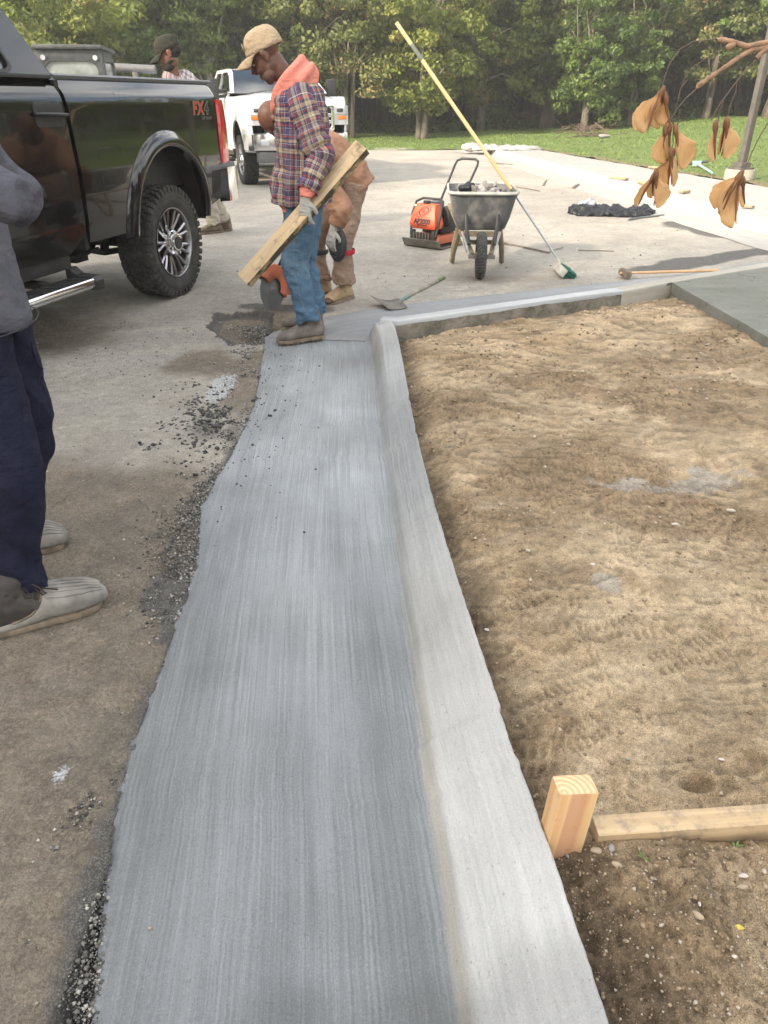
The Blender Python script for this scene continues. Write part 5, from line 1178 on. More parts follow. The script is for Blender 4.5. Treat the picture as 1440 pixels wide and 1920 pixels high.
# pocket and placket edges on the shirt front
SO = [c_ for c_ in w1.children if c_.name.startswith('shirt_body')][0]
for q_ in ([(521, 193), (533, 204), (549, 195)], [(521, 193), (522, 225), (524, 250), (540, 256)], [(549, 195), (549, 225), (548, 254), (540, 256)]): line_on('pocket_edge', SO, q_, .0022, M['plaid'], w1)
# jeans
j = MB()
for h_, k_, a_ in ((Nh, Nk, Na), (Fh, Fk, Fa)):
    limb(j, [(h_+V((0, 0, .06)), .115, .105), (h_-V((0, 0, .05)), .118, .11), (h_.lerp(k_, .55), .108, .098), (k_+V((0, 0, .02)), .098, .088), (k_.lerp(a_, .3), .094, .082), (k_.lerp(a_, .65), .090, .078), (k_.lerp(a_, .88), .088, .076), (a_+V((0.0, 0, .078)), .082, .074)], 30, 24, ref=V((1, 0, 0)))
j.ell((-.515, 4.95, .93), (.135, .17, .12))
adopt(remesh('jeans', j, .008, M['denim'], None, 4, folds(.005, 6, 15, 31, low=[(.20, .10, .015), (.48, .10, .007), (.80, .08, .004)])), w1)
JO = [c_ for c_ in w1.children if c_.name.startswith('jeans')][0]; line_on('side_seam', JO, [(553, 405), (551, 450), (552, 500), (560, 545), (572, 585)], .0018, M['stitch'], w1, lift=.0005)
boot(w1, G(520, 648, .0)+V((.0, 0, 0)), G(607, 636, 0)+V((.0, .0, 0)), Na+V((.0, 0, .11)), M['bootgrey'], M['sole'], .056, z0=.012)
boot(w1, V((-.74, 5.17, 0)), V((-.43, 5.14, 0)), Fa+V((.0, 0, .11)), M['bootgrey'], M['sole'], .056, z0=.012)
# the board
Ab, Bb = Y(458, 527, 4.50), Y(680, 275, 4.72); axb = (Bb-Ab).normalized()
view = (V((0, 0, H))-(Ab+Bb)/2).normalized(); sd = axb.cross(view).normalized()       # across the board, in the picture plane
if sd.z > 0: sd = -sd
ang = R(42); nw_ = (view*math.cos(ang)-sd*math.sin(ang)).normalized(); ed = axb.cross(nw_).normalized()
if ed.z > 0: ed = -ed
bdm = N('mud_stained_board'); mw = bdm.noise(7, 5, stretch=(1, 1, 1)); 
gr1 = bdm.noise(9, 5, stretch=(.35, 7, 7)); c = bdm.mix(bdm.rng(gr1, .35, .7), (.50, .39, .25), (.38, .28, .17)); c = bdm.mix(bdm.rng(bdm.noise(11, 6, rough=.7), .56, .66, 0, .8), c, (.16, .12, .07))
M['board'] = bdm.done(c, .85, bdm.bump(gr1, .4, .002))
bd2 = N('muddy_board_edge'); c = bd2.mix(bd2.rng(bd2.noise(14, 6, rough=.7, stretch=(.4, 1, 1)), .38, .52), (.42, .31, .17), (.05, .040, .026)); M['boardmud'] = bd2.done(c, .9, bd2.bump(bd2.noise(50, 4), .5, .004))
bo = MB(); Lb = (Bb-Ab).length; bo.box((0, 0, 0), (Lb, .104, .045)); board = bo.build('board', M['board'], None, 30, .002)
board.data.materials.append(M['boardmud'])
board.matrix_world = Matrix.Translation((Ab+Bb)/2) @ Matrix((axb, ed, axb.cross(ed))).transposed().to_4x4()
for pf in board.data.polygons:
    if pf.normal.y > .9: pf.material_index = 1
tag(board, 'long mud-stained lumber board held slantwise by the man in the checked shirt', 'board')
tg_ = (Ab+Bb)/2; hp = Ab+axb*(Lb*.50)
hit = Y(572, 392, 0+(Ab+axb*Lb*.505).y-.02)
NWr = NW; hand(w1, NW+V((-.012, .0, -.045)), V((-.10, -.05, -1)), V((.35, .95, -.05)), M['glove'], curl=(.35, .75, .7), thumb_side=-1, spread=.16, thumb=.6)
hand(w1, FW+V((-.01, 0, -.03)), V((-.2, -.05, -1)), V((.2, -.9, 0)), M['glove'], curl=(.4, .6, .5), thumb_side=1)

# ---- the bent worker with the knee pads
w3 = empty('person', V((-.36, 6.0, 0)), 0, 'bald man bent over in brown canvas jacket and khaki trousers with black knee pads', 'person')
hc3 = Y(519, 222, 5.72); H3 = frame(hc3, V((-.12, .05, -1)), V((-1, -.1, -.1)))
neck3 = V((-.70, 5.79, 1.25)); hip3 = V((-.26, 6.03, .92)); ch3 = V((-.52, 5.88, 1.14))
NS3, FS3 = V((-.60, 5.66, 1.16)), V((-.66, 6.02, 1.16)); NE3 = Y(642, 385, 5.66); NW3 = Y(640, 408, 5.60); 
NE3 = V((-.30, 5.60, .76)); NW3 = V((-.345, 5.63, .66)); FE3 = V((-.78, 6.10, .88)); FW3 = V((-.70, 6.12, .62))
RK, RA = V((-.325, 5.92, .50)), V((-.322, 6.0, .12)); LK, LA = V((-.555, 6.10, .47)), V((-.530, 6.14, .12)); RH, LH = V((-.235, 5.94, .88)), V((-.29, 6.12, .88))
b = MB(); head(b, H3)
limb(b, [(hc3+V((.03, .01, -.01)), .055), (hc3.lerp(neck3, .6), .056), (neck3, .07, .08), (ch3, .11, .16), (ch3.lerp(hip3, .5), .12, .16), (hip3, .12, .16)], 20, ref=V((0, 1, 0)))
for S_, E_, W_ in ((NS3, NE3, NW3), (FS3, FE3, FW3)): limb(b, [(neck3.lerp(S_, .5), .06), (S_, .055), (S_.lerp(E_, .5), .045), (E_, .038), (W_, .026)], 14)
for h_, k_, a_ in ((RH, RK, RA), (LH, LK, LA)): limb(b, [(h_, .09), (h_.lerp(k_, .5), .075), (k_, .052), (k_.lerp(a_, .4), .05), (a_+V((0, 0, .085)), .034)], 16)
adopt(remesh('body', b, .007, M['skin3'], None, 2), w3); eyes(H3, w3)
jk = MB()
limb(jk, [(neck3+V((.02, 0, .0)), .085, .10), (V((-.63, 5.83, 1.21)), .12, .19), (ch3, .145, .215), (ch3.lerp(hip3, .45)+V((0, 0, .04)), .16, .21), (hip3+V((-.03, 0, .04)), .165, .20), (hip3+V((.06, .01, -.08)), .155, .185)], 26, 26, ref=V((0, 1, 0)))
jk.ell((-.235, 6.02, .95), (.125, .19, .14))
for S_, E_, W_ in ((NS3, NE3, NW3), (FS3, FE3, FW3)): limb(jk, [(ch3.lerp(S_, .6), .09), (S_, .092), (S_.lerp(E_, .4), .088), (S_.lerp(E_, .8), .083), (E_, .078), (E_.lerp(W_, .7), .066), (W_, .056)], 22, 20)
adopt(remesh('jacket', jk, .008, M['duck'], None, 4, folds(.008, 7, 9, 51, low=[(.74, .08, .008)])), w3)
tr3 = MB()
for h_, k_, a_ in ((RH, RK, RA), (LH, LK, LA)): limb(tr3, [(h_+V((0, 0, .03)), .115, .105), (h_.lerp(k_, .5), .10), (k_, .085), (k_.lerp(a_, .3), .080), (k_.lerp(a_, .7), .079), (a_+V((0, 0, .075)), .084), (a_+V((0, 0, .045)), .086)], 26, 22)
tr3.ell((-.25, 6.03, .90), (.13, .17, .12))
adopt(remesh('work_trousers', tr3, .008, M['khaki'], None, 4, folds(.006, 7, 12, 61, low=[(.18, .10, .012), (.62, .06, .006)])), w3)
for k_, dr in ((RK, V((-.50, -.87, 0))), (LK, V((-.8, -.6, 0)))):
    dr = dr.normalized(); sdk = V((-dr.y, dr.x, 0)); c0 = k_+dr*.072+V((0, 0, -.015)); q = Matrix((sdk, -dr, V((0, 0, 1)))).transposed()
    kp = MB(); kp.M = Matrix.Translation(c0) @ q.to_4x4(); kp.ell((0, 0, 0), (.084, .046, .138), 20, 14); o = adopt(remesh('knee_pad', kp, .006, M['pad'], None, 3), w3)
    rg = MB(); rg.M = kp.M
    for i in range(7):
        z_ = -.09+.03*i; w_ = .070*math.sqrt(max(0, 1-(z_/.14)**2)); yy = lambda x_, z_: -.046*math.sqrt(max(0, 1-(x_/.084)**2-(z_/.138)**2))-.002
        rg.tube([(x_, yy(x_, z_+.5*abs(x_)-.01), z_+.5*abs(x_)-.01) for x_ in np.linspace(-w_*.85, w_*.85, 9)], .006, 6)
    adopt(rg.build('pad_ridge', M['pad'], None, 60), w3)['kind'] = 'stuff'
    stp = MB(); stp.M = kp.M
    for z_ in (.06, -.07): stp.tube([(.085*math.sin(a), .085-.095*math.cos(a), z_) for a in np.linspace(-2.8, 2.8, 20)], [(.004, .018)]*20, 8, ref=V((0, 0, 1)))
    adopt(stp.build('pad_strap', M['redcloth'] if k_ is RK else M['pad'], None, 60), w3)
boot(w3, G(607, 574, 0), G(655, 562, 0)+V((.02, .06, 0)), RA+V((0, 0, .09)), M['boottan'], M['sole'], .052)
boot(w3, V((-.70, 6.10, 0)), V((-.45, 6.26, 0)), LA+V((0, 0, .09)), M['boottan'], M['sole'], .052)
tcap = MB(); tp = G(607, 574, 0)+V((.035, .018, .035)); tcap.ell(tp, (.042, .044, .030)); adopt(tcap.build('toe_cap', M['toecap'], None, 60), w3)
hand(w3, NW3+V((-.03, -.0, -.04)), V((-.25, -.12, -1)), V((.5, .8, 0)), M['glove'], curl=(.3, .45, .4), thumb_side=-1)
hand(w3, FW3+V((0, 0, -.05)), V((-.1, 0, -1)), V((-.2, -.9, 0)), M['glove'], curl=(.7, .9, .7))

# ---- the capped man leaning over the far side of the pickup bed
w2 = empty('person', V((-2.2, 9.35, 0)), 0, 'bearded man in dark cap and white maroon checked shirt leaning beyond the pickup bed', 'person')
hc2 = Y(318, 102, 9.15); H2 = frame(hc2, V((-.93, -.15, -.30)), V((-.30, 0, .95)))
neck2 = V((-2.30, 9.2, 1.62)); hip2 = V((-2.02, 9.4, 1.02)); ch2 = V((-2.17, 9.28, 1.43))
b = MB(); head(b, H2, sc=1.22)
NS2, FS2 = V((-2.16, 9.02, 1.52)), V((-2.25, 9.46, 1.52)); NE2 = V((-2.24, 8.95, 1.27)); NW2 = V((-2.40, 9.02, 1.46)); FE2 = V((-2.40, 9.5, 1.28)); FW2 = V((-2.62, 9.4, 1.30))
limb(b, [(hc2, .06), (hc2.lerp(neck2, .6), .066), (neck2, .075, .085), (ch2, .11, .17), (hip2, .12, .16)], 18, ref=V((0, 1, 0)))
for S_, E_, W_ in ((NS2, NE2, NW2), (FS2, FE2, FW2)): limb(b, [(ch2.lerp(S_, .5), .06), (S_, .055), (E_, .038), (W_, .026)], 12)
NK2, NA2, FK2, FA2 = V((-2.10, 9.25, .55)), V((-2.045, 9.32, .12)), V((-2.12, 9.55, .55)), V((-2.02, 9.7, .12)); NH2, FH2 = V((-2.03, 9.3, .95)), V((-2.05, 9.5, .95))
for h_, k_, a_ in ((NH2, NK2, NA2), (FH2, FK2, FA2)): limb(b, [(h_, .09), (h_.lerp(k_, .5), .075), (k_, .052), (a_+V((0, 0, .085)), .034)], 14)
adopt(remesh('body', b, .008, M['skin2'], None, 2), w2); eyes(H2, w2, 1.22)
cap(w2, H2, M['capdark'], tilt=6, sc=1.22)
be = MB(); be.M = H2 @ Matrix.Scale(1.22, 4); be.ell((.045, 0, -.088), (.056, .060, .036)); be.ell((.018, 0, -.055), (.060, .0655, .030)); adopt(remesh('beard', be, .007, M['hair'], None, 2), w2)
hb = MB(); hb.M = H2 @ Matrix.Scale(1.22, 4); hb.ell((-.022, 0, .012), (.091, .0785, .058)); adopt(remesh('hair', hb, .007, M['hair'], None, 1), w2)
cloth_tube('shirt_body', [(neck2+V((0, 0, .05)), .085, .08), (neck2, .17, .115), (ch2+V((0, 0, .08)), .235, .14), (ch2, .245, .16), (ch2.lerp(hip2, .6), .225, .155), (hip2-V((0, 0, .08)), .22, .16)], M['plaid2'], w2, (1, 0, 0), wr=wr_torso, nu=70, nv=70)
for S_, E_, W_ in ((NS2, NE2, NW2), (FS2, FE2, FW2)): cloth_tube('shirt_sleeve', [(ch2.lerp(S_, .7)+V((0, 0, .05)), .06, .07), (S_, .082, .088), (S_.lerp(E_, .6), .075, .078), (E_, .068, .07), (E_.lerp(W_, .6), .056, .058), (W_, .048, .048)], M['plaid2'], w2, (0, 1, 0), wr=wr_sleeve, nu=50, nv=60)
tr2 = MB()
for h_, k_, a_ in ((NH2, NK2, NA2), (FH2, FK2, FA2)): limb(tr2, [(h_+V((0, 0, .06)), .12), (h_.lerp(k_, .5), .10), (k_, .085), (k_.lerp(a_, .5), .085), (a_+V((0, 0, .03)), .085)], 20, 20)
tr2.ell((-2.03, 9.4, .98), (.13, .18, .13)); adopt(remesh('trousers', tr2, .010, M['khaki2'], None, 4, folds(.006, 7, 12, 71, low=[(.18, .12, .01)])), w2)
boot(w2, G(370, 440, 0), G(416, 436, 0)+V((.0, .03, 0)), NA2+V((0, 0, .06)), M['bootbrn'], M['sole'], .055); boot(w2, V((-2.22, 9.75, 0)), V((-1.93, 9.72, 0)), FA2+V((0, 0, .06)), M['bootbrn'], M['sole'], .055)
hand(w2, NW2+V((-.03, 0, .03)), V((-.7, 0, .6)), V((-.6, .2, -.7)), M['glove'], curl=(.7, .9, .7), sc=1.1); hand(w2, FW2, V((-1, 0, -.1)), V((0, 0, -1)), M['glove'], curl=(.6, .8, .7))

# ---- the onlooker at the left edge
w0 = empty('person', V((-1.2, 2.05, 0)), 0, 'person in slate sweatshirt, navy trousers and rubber-toed boots standing beside the black pickup', 'person')
H0 = frame(V((-1.17, 2.06, 1.64)), V((1, -.05, -.25)), V((.25, 0, 1)))
neck0 = V((-1.22, 2.06, 1.47)); ch0 = V((-1.22, 2.06, 1.25)); hip0 = V((-1.20, 2.06, .93))
NS0, FS0 = V((-1.20, 1.86, 1.40)), V((-1.20, 2.26, 1.40)); NE0 = Y(22, 372, 1.83); NW0 = V((-1.07, 1.72, 1.36)); FE0 = V((-1.10, 2.36, 1.16)); FW0 = V((-1.12, 2.2, 1.38))
NK0, NA0 = V((-1.105, 1.905, .50)), V((-1.165, 1.865, .10)); FK0, FA0 = V((-1.20, 2.22, .50)), V((-1.37, 2.26, .10)); NH0, FH0 = V((-1.18, 1.97, .90)), V((-1.20, 2.16, .90))
b = MB(); head(b, H0); limb(b, [(V((-1.19, 2.06, 1.62)), .055), (neck0, .06), (neck0-V((0, 0, .07)), .09, .14), (ch0, .11, .16), (hip0, .11, .15)], 18, ref=V((0, 1, 0)))
for S_, E_, W_ in ((NS0, NE0, NW0), (FS0, FE0, FW0)): limb(b, [(ch0.lerp(S_, .6), .06), (S_, .05), (E_, .036), (W_, .026)], 12)
for h_, k_, a_ in ((NH0, NK0, NA0), (FH0, FK0, FA0)): limb(b, [(h_, .085), (k_, .052), (a_+V((0, 0, .085)), .034)], 14)
adopt(remesh('body', b, .007, M['skin0'], None, 2), w0); eyes(H0, w0)
hb = MB(); hb.M = H0; hb.ell((-.018, 0, .055), (.102, .083, .085)); adopt(remesh('hair', hb, .007, M['hair'], None, 1), w0)
sw = MB(); limb(sw, [(neck0+V((0, 0, .02)), .07), (neck0-V((0, 0, .03)), .11, .16), (V((-1.215, 2.06, 1.36)), .135, .20), (V((-1.20, 2.06, 1.2)), .150, .195), (V((-1.185, 2.05, 1.02)), .155, .195), (V((-1.17, 2.04, .95)), .158, .20), (V((-1.165, 2.04, .892)), .158, .20)], 26, 28, ref=V((0, 1, 0)))
for S_, E_, W_ in ((NS0, NE0, NW0), (FS0, FE0, FW0)): limb(sw, [(ch0.lerp(S_, .6)+V((0, 0, .06)), .07), (S_, .078), (S_.lerp(E_, .5), .070), (S_.lerp(E_, .85), .064), (E_+V((.0, 0, .0)), .060), (E_.lerp(W_, .25), .062), (E_.lerp(W_, .8), .052), (W_, .046)], 28, 22)
adopt(remesh('sweatshirt', sw, .0065, M['sweat'], None, 5, folds(.009, 6, 9, 81, low=[(1.24, .06, .006), (.98, .07, .004)])), w0)
hm = MB()
for z_ in (.880,): hm.tube([(-1.165+.164*math.cos(a), 2.04+.206*math.sin(a), z_+.020+.004*math.sin(a*2)) for a in np.linspace(0, 2*PI, 60)], .0014, 5)
adopt(hm.build('hem_stitching', M['sweat'], None, 60), w0)
t0 = MB()
limb(t0, [(NH0+V((0, 0, .03)), .125, .11), (NH0.lerp(NK0, .4), .115, .105), (NK0+V((0, 0, .06)), .098, .092), (NK0.lerp(NA0, .35)+V((.0, 0, 0)), .085, .088), (NK0.lerp(NA0, .75)+V((-.01, 0, 0)), .076, .080), (NA0+V((0, 0, .03)), .082, .076), (NA0+V((0, 0, -.01)), .082, .076)], 30, 26, ref=V((0, 1, 0)))
limb(t0, [(FH0+V((0, 0, .03)), .125, .11), (FH0.lerp(FK0, .5), .11, .10), (FK0, .095, .09), (FK0.lerp(FA0, .6), .082), (FA0, .08), (FA0-V((0, 0, .01)), .08)], 26, 24, ref=V((0, 1, 0)))
t0.ell((-1.185, 2.06, .93), (.14, .175, .10)); adopt(remesh('trousers', t0, .0075, M['navyp'], None, 5, folds(.0075, 5, 8, 91, low=[(.12, .06, .009), (.45, .1, .004)])), w0)
TO = [c_ for c_ in w0.children if c_.name.startswith('trousers')][0]
for q_ in ([(58, 640), (64, 668), (76, 692), (82, 688)], [(70, 638), (80, 660), (82, 688)]): line_on('pocket_edge', TO, q_, .0028, M['navyp'], w0)
line_on('side_seam', TO, [(45, 700), (42, 800), (44, 900), (48, 1000), (52, 1080)], .0016, M['navyp'], w0, lift=.0005)
def duckboot(toe, heel, top):
    toe = V(toe); heel = V(heel); boot(w0, toe, heel, top, M['darkleather'], M['sole'], .057)
    d = toe-heel; T = Matrix.Translation(V((heel.x, heel.y, 0))) @ Matrix.Rotation(math.atan2(d.y, d.x), 4, 'Z'); k = math.hypot(d.x, d.y)/.30
    s = MB(); s.M = T; rs = []
    for x_, w_, h_ in [(.0, .045, .050), (.03, .053, .054), (.08, .056, .060), (.12, .058, .078), (.15, .060, .118), (.19, .066, .108), (.23, .068, .098), (.265, .062, .088), (.295, .046, .072), (.315, .020, .050)]:
        rs.append([(x_*k, w_*(abs(math.cos(q))**.7)*math.copysign(1, math.cos(q)), .016+(h_-.016)*(.5+.5*math.copysign(abs(math.sin(q))**.8, math.sin(q)))) for q in [2*PI*i/22 for i in range(22)]])
    s.rings(rs); ro = adopt(remesh('rubber_foot', s, .005, M['duckboot'], None, 2), w0)
    me = ro.data; bv = BVHTree.FromPolygons([v_.co[:] for v_ in me.vertices], [p_.vertices[:] for p_ in me.polygons])
    def drape(pts, r_, nm, m_):
        q_ = []
        for t in np.linspace(0, len(pts)-1, 26):
            i_ = min(int(t), len(pts)-2); f_ = t-i_; x_ = (pts[i_][0]*(1-f_)+pts[i_+1][0]*f_)*k; y_ = pts[i_][1]*(1-f_)+pts[i_+1][1]*f_; h_ = bv.ray_cast(T @ V((x_, y_, 1)), V((0, 0, -1)))
            if h_[0] is not None: q_.append(h_[0]+V((0, 0, r_*.35)))
        if len(q_) > 3: b_ = MB(); b_.tube(q_, r_, 7); adopt(b_.build(nm, m_, None, 60), w0)
    for y_ in (-.048, -.028, -.009, .012, .032, .05): drape([(.155, y_*.95), (.20, y_*1.08), (.25, y_*1.0), (.285, y_*.72), (.30, y_*.5)], .0042, 'toe_ridge', M['duckboot'])
    drape([(.06, -.050), (.11, -.052), (.145, -.040), (.155, 0), (.145, .040), (.11, .052), (.06, .050)], .0042, 'boot_welt', M['sole'])
    lz_ = MB(); lz_.M = T
    for i_ in range(5):
        x_ = (.135-.022*i_)*k; z_ = .128+.013*i_; lz_.tube([(x_, -.045, z_-.022), (x_-.008, -.02, z_-.002), (x_-.014, .02, z_-.002), (x_-.006, .045, z_-.02)], .0030, 6); lz_.tube([(x_, .045, z_-.022), (x_-.010, .0, z_+.002), (x_-.006, -.045, z_-.02)], .0030, 6)
    lz_.tube([(.12*k, 0, .145), (.14*k, -.035, .150), (.16*k, -.055, .125), (.15*k, -.045, .118), (.13*k, -.01, .138)], .0028, 6); lz_.tube([(.12*k, 0, .145), (.15*k, -.03, .135), (.19*k, -.045, .122)], .0026, 6)
    adopt(lz_.build('bootlace', M['lace'], None, 60), w0)
duckboot(G(192, 1118, .02), G(-20, 1180, .02), NA0+V((0, 0, .03))); duckboot(G(122, 1012, .02), G(-60, 1050, 0), FA0+V((0, 0, .03)))
hand(w0, NW0, V((-.35, .35, .85)), V((-.3, .8, -.4)), M['skin0'], curl=(.4, .5, .4), name='hand_skin'); hand(w0, FW0, V((-.1, -.3, .9)), V((-.5, -.5, 0)), M['skin0'], curl=(.4, .5, .4), name='hand_skin')

# ------------------------------------------------------------------ tools and plant
M['orange'] = mat('orange_enamel', (.78, .13, .045), (.66, .11, .045), 9, .42, .15, 40, .002)
M['orangedull'] = mat('dusty_orange_enamel', (.55, .13, .06), (.40, .16, .10), 9, .65, .3, 40, .003)
M['tubgrey'] = mat('scuffed_grey_tub', (.085, .088, .092), (.27, .26, .235), 7, .6, .3, 30, .003, lo=.48, hi=.75)
M['rimdust'] = mat('cement_dusted_rim', (.30, .31, .29), (.42, .41, .37), 20, .8, .5, 60, .003)
M['cement'] = mat('cement_rubble', (.20, .19, .18), (.40, .38, .35), 24, .95, 1, 50, .01)
M['yellowwood'] = mat('ochre_fibre_handle', (.58, .42, .20), (.66, .50, .28), 6, .5, .1, 60, .001, stretch=(1, 1, .2))
M['alum'] = mat('aluminium_tube', (.42, .46, .48), (.33, .36, .38), 14, .38, .2, 80, .001, Metallic=.7)
M['green'] = mat('dark_green_bristle', (.012, .075, .055), (.02, .12, .085), 60, .8, 1, 150, .006)
M['wood'] = mat('hickory_handle', (.50, .33, .18), (.40, .25, .13), 8, .6, .2, 60, .001, stretch=(1, 1, 1))
M['steel'] = mat('muddy_steel', (.11, .105, .095), (.21, .19, .16), 14, .55, .4, 60, .003, Metallic=.4)
M['whitesteel'] = mat('zinc_strut', (.42, .43, .43), (.28, .28, .27), 12, .5, .2, 60, .002)
M['blade'] = mat('diamond_blade_steel', (.16, .165, .175), (.22, .22, .23), 10, .45, Metallic=.5)
M['blackpoly'] = mat('black_polythene', (.008, .009, .012), (.016, .018, .022), 8, .42, .5, 20, .012, Specular_IOR_Level=.35)
M['legwood'] = mat('weathered_handle_wood', (.24, .20, .13), (.12, .10, .065), 12, .85, .5, 50, .003)

# plate compactor, turned so its tank faces the camera's left
ca_, cb_ = G(757, 463), G(822, 472); fdirc = V((-(ca_-cb_).y, (ca_-cb_).x, 0)).normalized()
ac = V((.62, .785, 0)); cc_ = V((.41, 8.47, 0)); ang_c = math.atan2(-.30, .38)
pc = empty('plate_compactor', cc_, ang_c, 'orange plate compactor with bent tube handle standing behind the wheelbarrow', 'plate compactor')
b = MB(); b.rings([[(x_, y_, z_) for y_, z_ in ((-.02, .10), (.02, .02), (.10, .0), (.52, .0), (.60, .05), (.605, .09), (.59, .09), (.51, .02), (.10, .02), (.03, .04), (-.005, .105))] for x_ in (-.25, .25)]); b.build('base_plate', M['steel'], pc, 35, .004)
b = MB(); b.b2(-.20, .20, .06, .50, .05, .13); b.build('lower_housing', M['orangedull'], pc, 40, .015)
b = MB(); b.rings([[(-.155, .04, .20), (.155, .04, .20), (.155, .18, .20), (-.155, .18, .20)], [(-.175, .01, .25), (.175, .01, .25), (.17, .19, .25), (-.17, .19, .25)], [(-.16, .025, .33), (.16, .025, .33), (.15, .19, .33), (-.15, .19, .33)], [(-.125, .075, .455), (.125, .075, .455), (.12, .19, .455), (-.12, .19, .455)]]); b.M = Matrix.Identity(4); tank = b.build('water_tank', M['orange'], pc, 30, .014)
b = MB(); b.cyl((-.02, .13, .45), (-.02, .13, .485), .04, 16); b.build('filler_cap', M['blackplastic'], tank, 40)
b = MB(); b.b2(-.14, .14, .22, .50, .14, .30); b.cyl((0, .25, .30), (0, .25, .40), .09, 20); b.cyl((-.13, .36, .33), (.15, .36, .33), .085, 20); b.b2(.08, .20, .25, .45, .22, .42); b.build('engine', M['blackplastic'], pc, 40, .006)
b = MB(); b.b2(-.14, -.02, .28, .48, .36, .46); b.build('air_filter_box', M['greyplastic'], pc, 40, .02)
for x_ in (-.14, .14): b = MB(); b.cyl((x_, .03, .09), (x_, .05, .19), .028, 12); b.build('rubber_mount', M['rubber'], pc, 40)
for k in range(6): b = MB(); b.b2(-.10+.04*k-.008, -.10+.04*k+.008, .0, .03, .10, .17); b.build('cooling_fin', M['steel'], pc, 0)
b = MB(); b.tube([(-.17, .04, .13), (-.19, .10, .36), (-.17, .14, .47), (-.12, .20, .50), (.12, .20, .50), (.17, .14, .47), (.19, .10, .36), (.17, .04, .13)], .013, 8); b.build('guard_frame', M['blackplastic'], pc, 60)
b = MB(); b.tube([(-.13, .40, .22), (-.135, .55, .42), (-.15, .86, .80), (-.14, .89, .84), (-.09, .91, .86), (.09, .91, .86), (.14, .89, .84), (.15, .86, .80), (.135, .55, .42), (.13, .40, .22)], .0135, 8); b.build('handle_tube', M['blackplastic'], pc, 60)
tilt = math.atan2(.05, .125)
def ttext(body, size, loc, m, par=tank, off=0, sx=1): 
    o = text('tank_lettering', body, size, m, par, loc, (PI/2-math.atan2(-.015, .08)*0-R(-10)*0, 0, 0), .0006, off); return o
text('tank_lettering', 'AP2000', .072, M['blackplastic'], tank, (.0, .0142, .283), (PI/2-R(10.5), 0, 0), .0015, .0035, 0, .95)
text('tank_lettering', 'plate compactor', .022, M['blackplastic'], tank, (.01, .0095, .250), (PI/2-R(10.5), 0, 0), .0015, .0006, 0, .9).hide_render = False
# emblem: an oval outline round an angular ring with a hexagonal boss
em = MB(); 
def tank_pt(a, b_): return (a, .025+.05*(b_-.33)/.125-.004, b_)
def ring2(outer, inner):
    plate(em, outer, [inner], lambda a, b_, t: (tank_pt(a, b_)[0], tank_pt(a, b_)[1]+t, b_), .004)
def ov(rx, ry, n=36, rot=R(32), c=(.0, .385)): return [(c[0]+rx*math.cos(q)*math.cos(rot)-ry*math.sin(q)*math.sin(rot), c[1]+(rx*math.cos(q)*math.sin(rot)+ry*math.sin(q)*math.cos(rot))*.9) for q in [2*PI*k/n for k in range(n)]]
ring2(ov(.098, .048), ov(.092, .043)); 
hexo = [(.068, .0), (.058, .026), (.018, .026), (.010, .034), (-.022, .034), (-.030, .026), (-.058, .026), (-.068, 0), (-.058, -.026), (-.018, -.026), (-.01, -.034), (.022, -.034), (.030, -.026), (.058, -.026)]
rt = lambda pts, k: [((x_*k)*math.cos(R(32))-(y_*k)*math.sin(R(32)), .385+((x_*k)*math.sin(R(32))+(y_*k)*math.cos(R(32)))*.9) for x_, y_ in pts]
ring2(rt(hexo, 1), rt(hexo, .80)); ring2(ov(.017, .017, 6), ov(.009, .009, 12)); em.build('tank_emblem', M['blackplastic'], tank, 0)
lb = MB(); lb.box((-.125, .06, .44), (.03, .002, .02)); lb.build('warning_label', mat('pale_label', (.7, .68, .62)), tank, 0)

# wheelbarrow, wheel towards the camera
wb = empty('wheelbarrow', G(899, 522), R(-4), 'grey tub wheelbarrow heaped with rubble, its single wheel towards the camera', 'wheelbarrow')
b = MB(); prof = [(.0, .055), (.14, .060), (.172, .056), (.190, .045), (.200, .025), (.205, 0), (.200, -.025), (.190, -.045), (.172, -.056), (.14, -.060)]
ty = MB(); ty.lathe([(.13, -.035), (.16, -.046), (.185, -.042), (.198, -.025), (.203, 0), (.198, .025), (.185, .042), (.16, .046), (.13, .035)], 40, (0, 0, .205), 'x', cap=False)
whl = bpy.data.objects.new('wheel', None); link(whl, wb); ty.build('tyre', M['rubber'], whl, 60)
tr = MB()
for k in range(44):
    q = 2*PI*k/44
    for s_ in (-1, 1):
        for (t0, r0), (t1, r1) in (((.004, .204), (.024, .199)), ((.024, .199), (.040, .187))):
            m_ = Matrix.Rotation(q+(.0 if t0 < .01 else .05), 4, 'X'); a = m_ @ V((s_*t0, 0, r0)); c = Matrix.Rotation(q+.06+(.0 if t0 < .01 else .04), 4, 'X') @ V((s_*t1, 0, r1)); z0 = V((0, 0, .205)); tr.tube([a+z0, c+z0], .0045, 4)
o = tr.build('tread_chevron', mat('dusty_rubber', (.10, .097, .09), (.05, .05, .048), 30, .9), whl, 0); o['kind'] = 'stuff'
b = MB(); b.lathe([(0, -.05), (.03, -.05), (.04, -.03), (.128, -.02), (.132, 0), (.128, .02), (.04, .03), (.03, .05), (0, .05)], 28, (0, 0, .205), 'x'); b.build('rim', M['steel'], whl, 40)
b = MB(); b.cyl((-.10, 0, .205), (.10, 0, .205), .012, 8); b.build('axle', M['steel'], wb, 40)
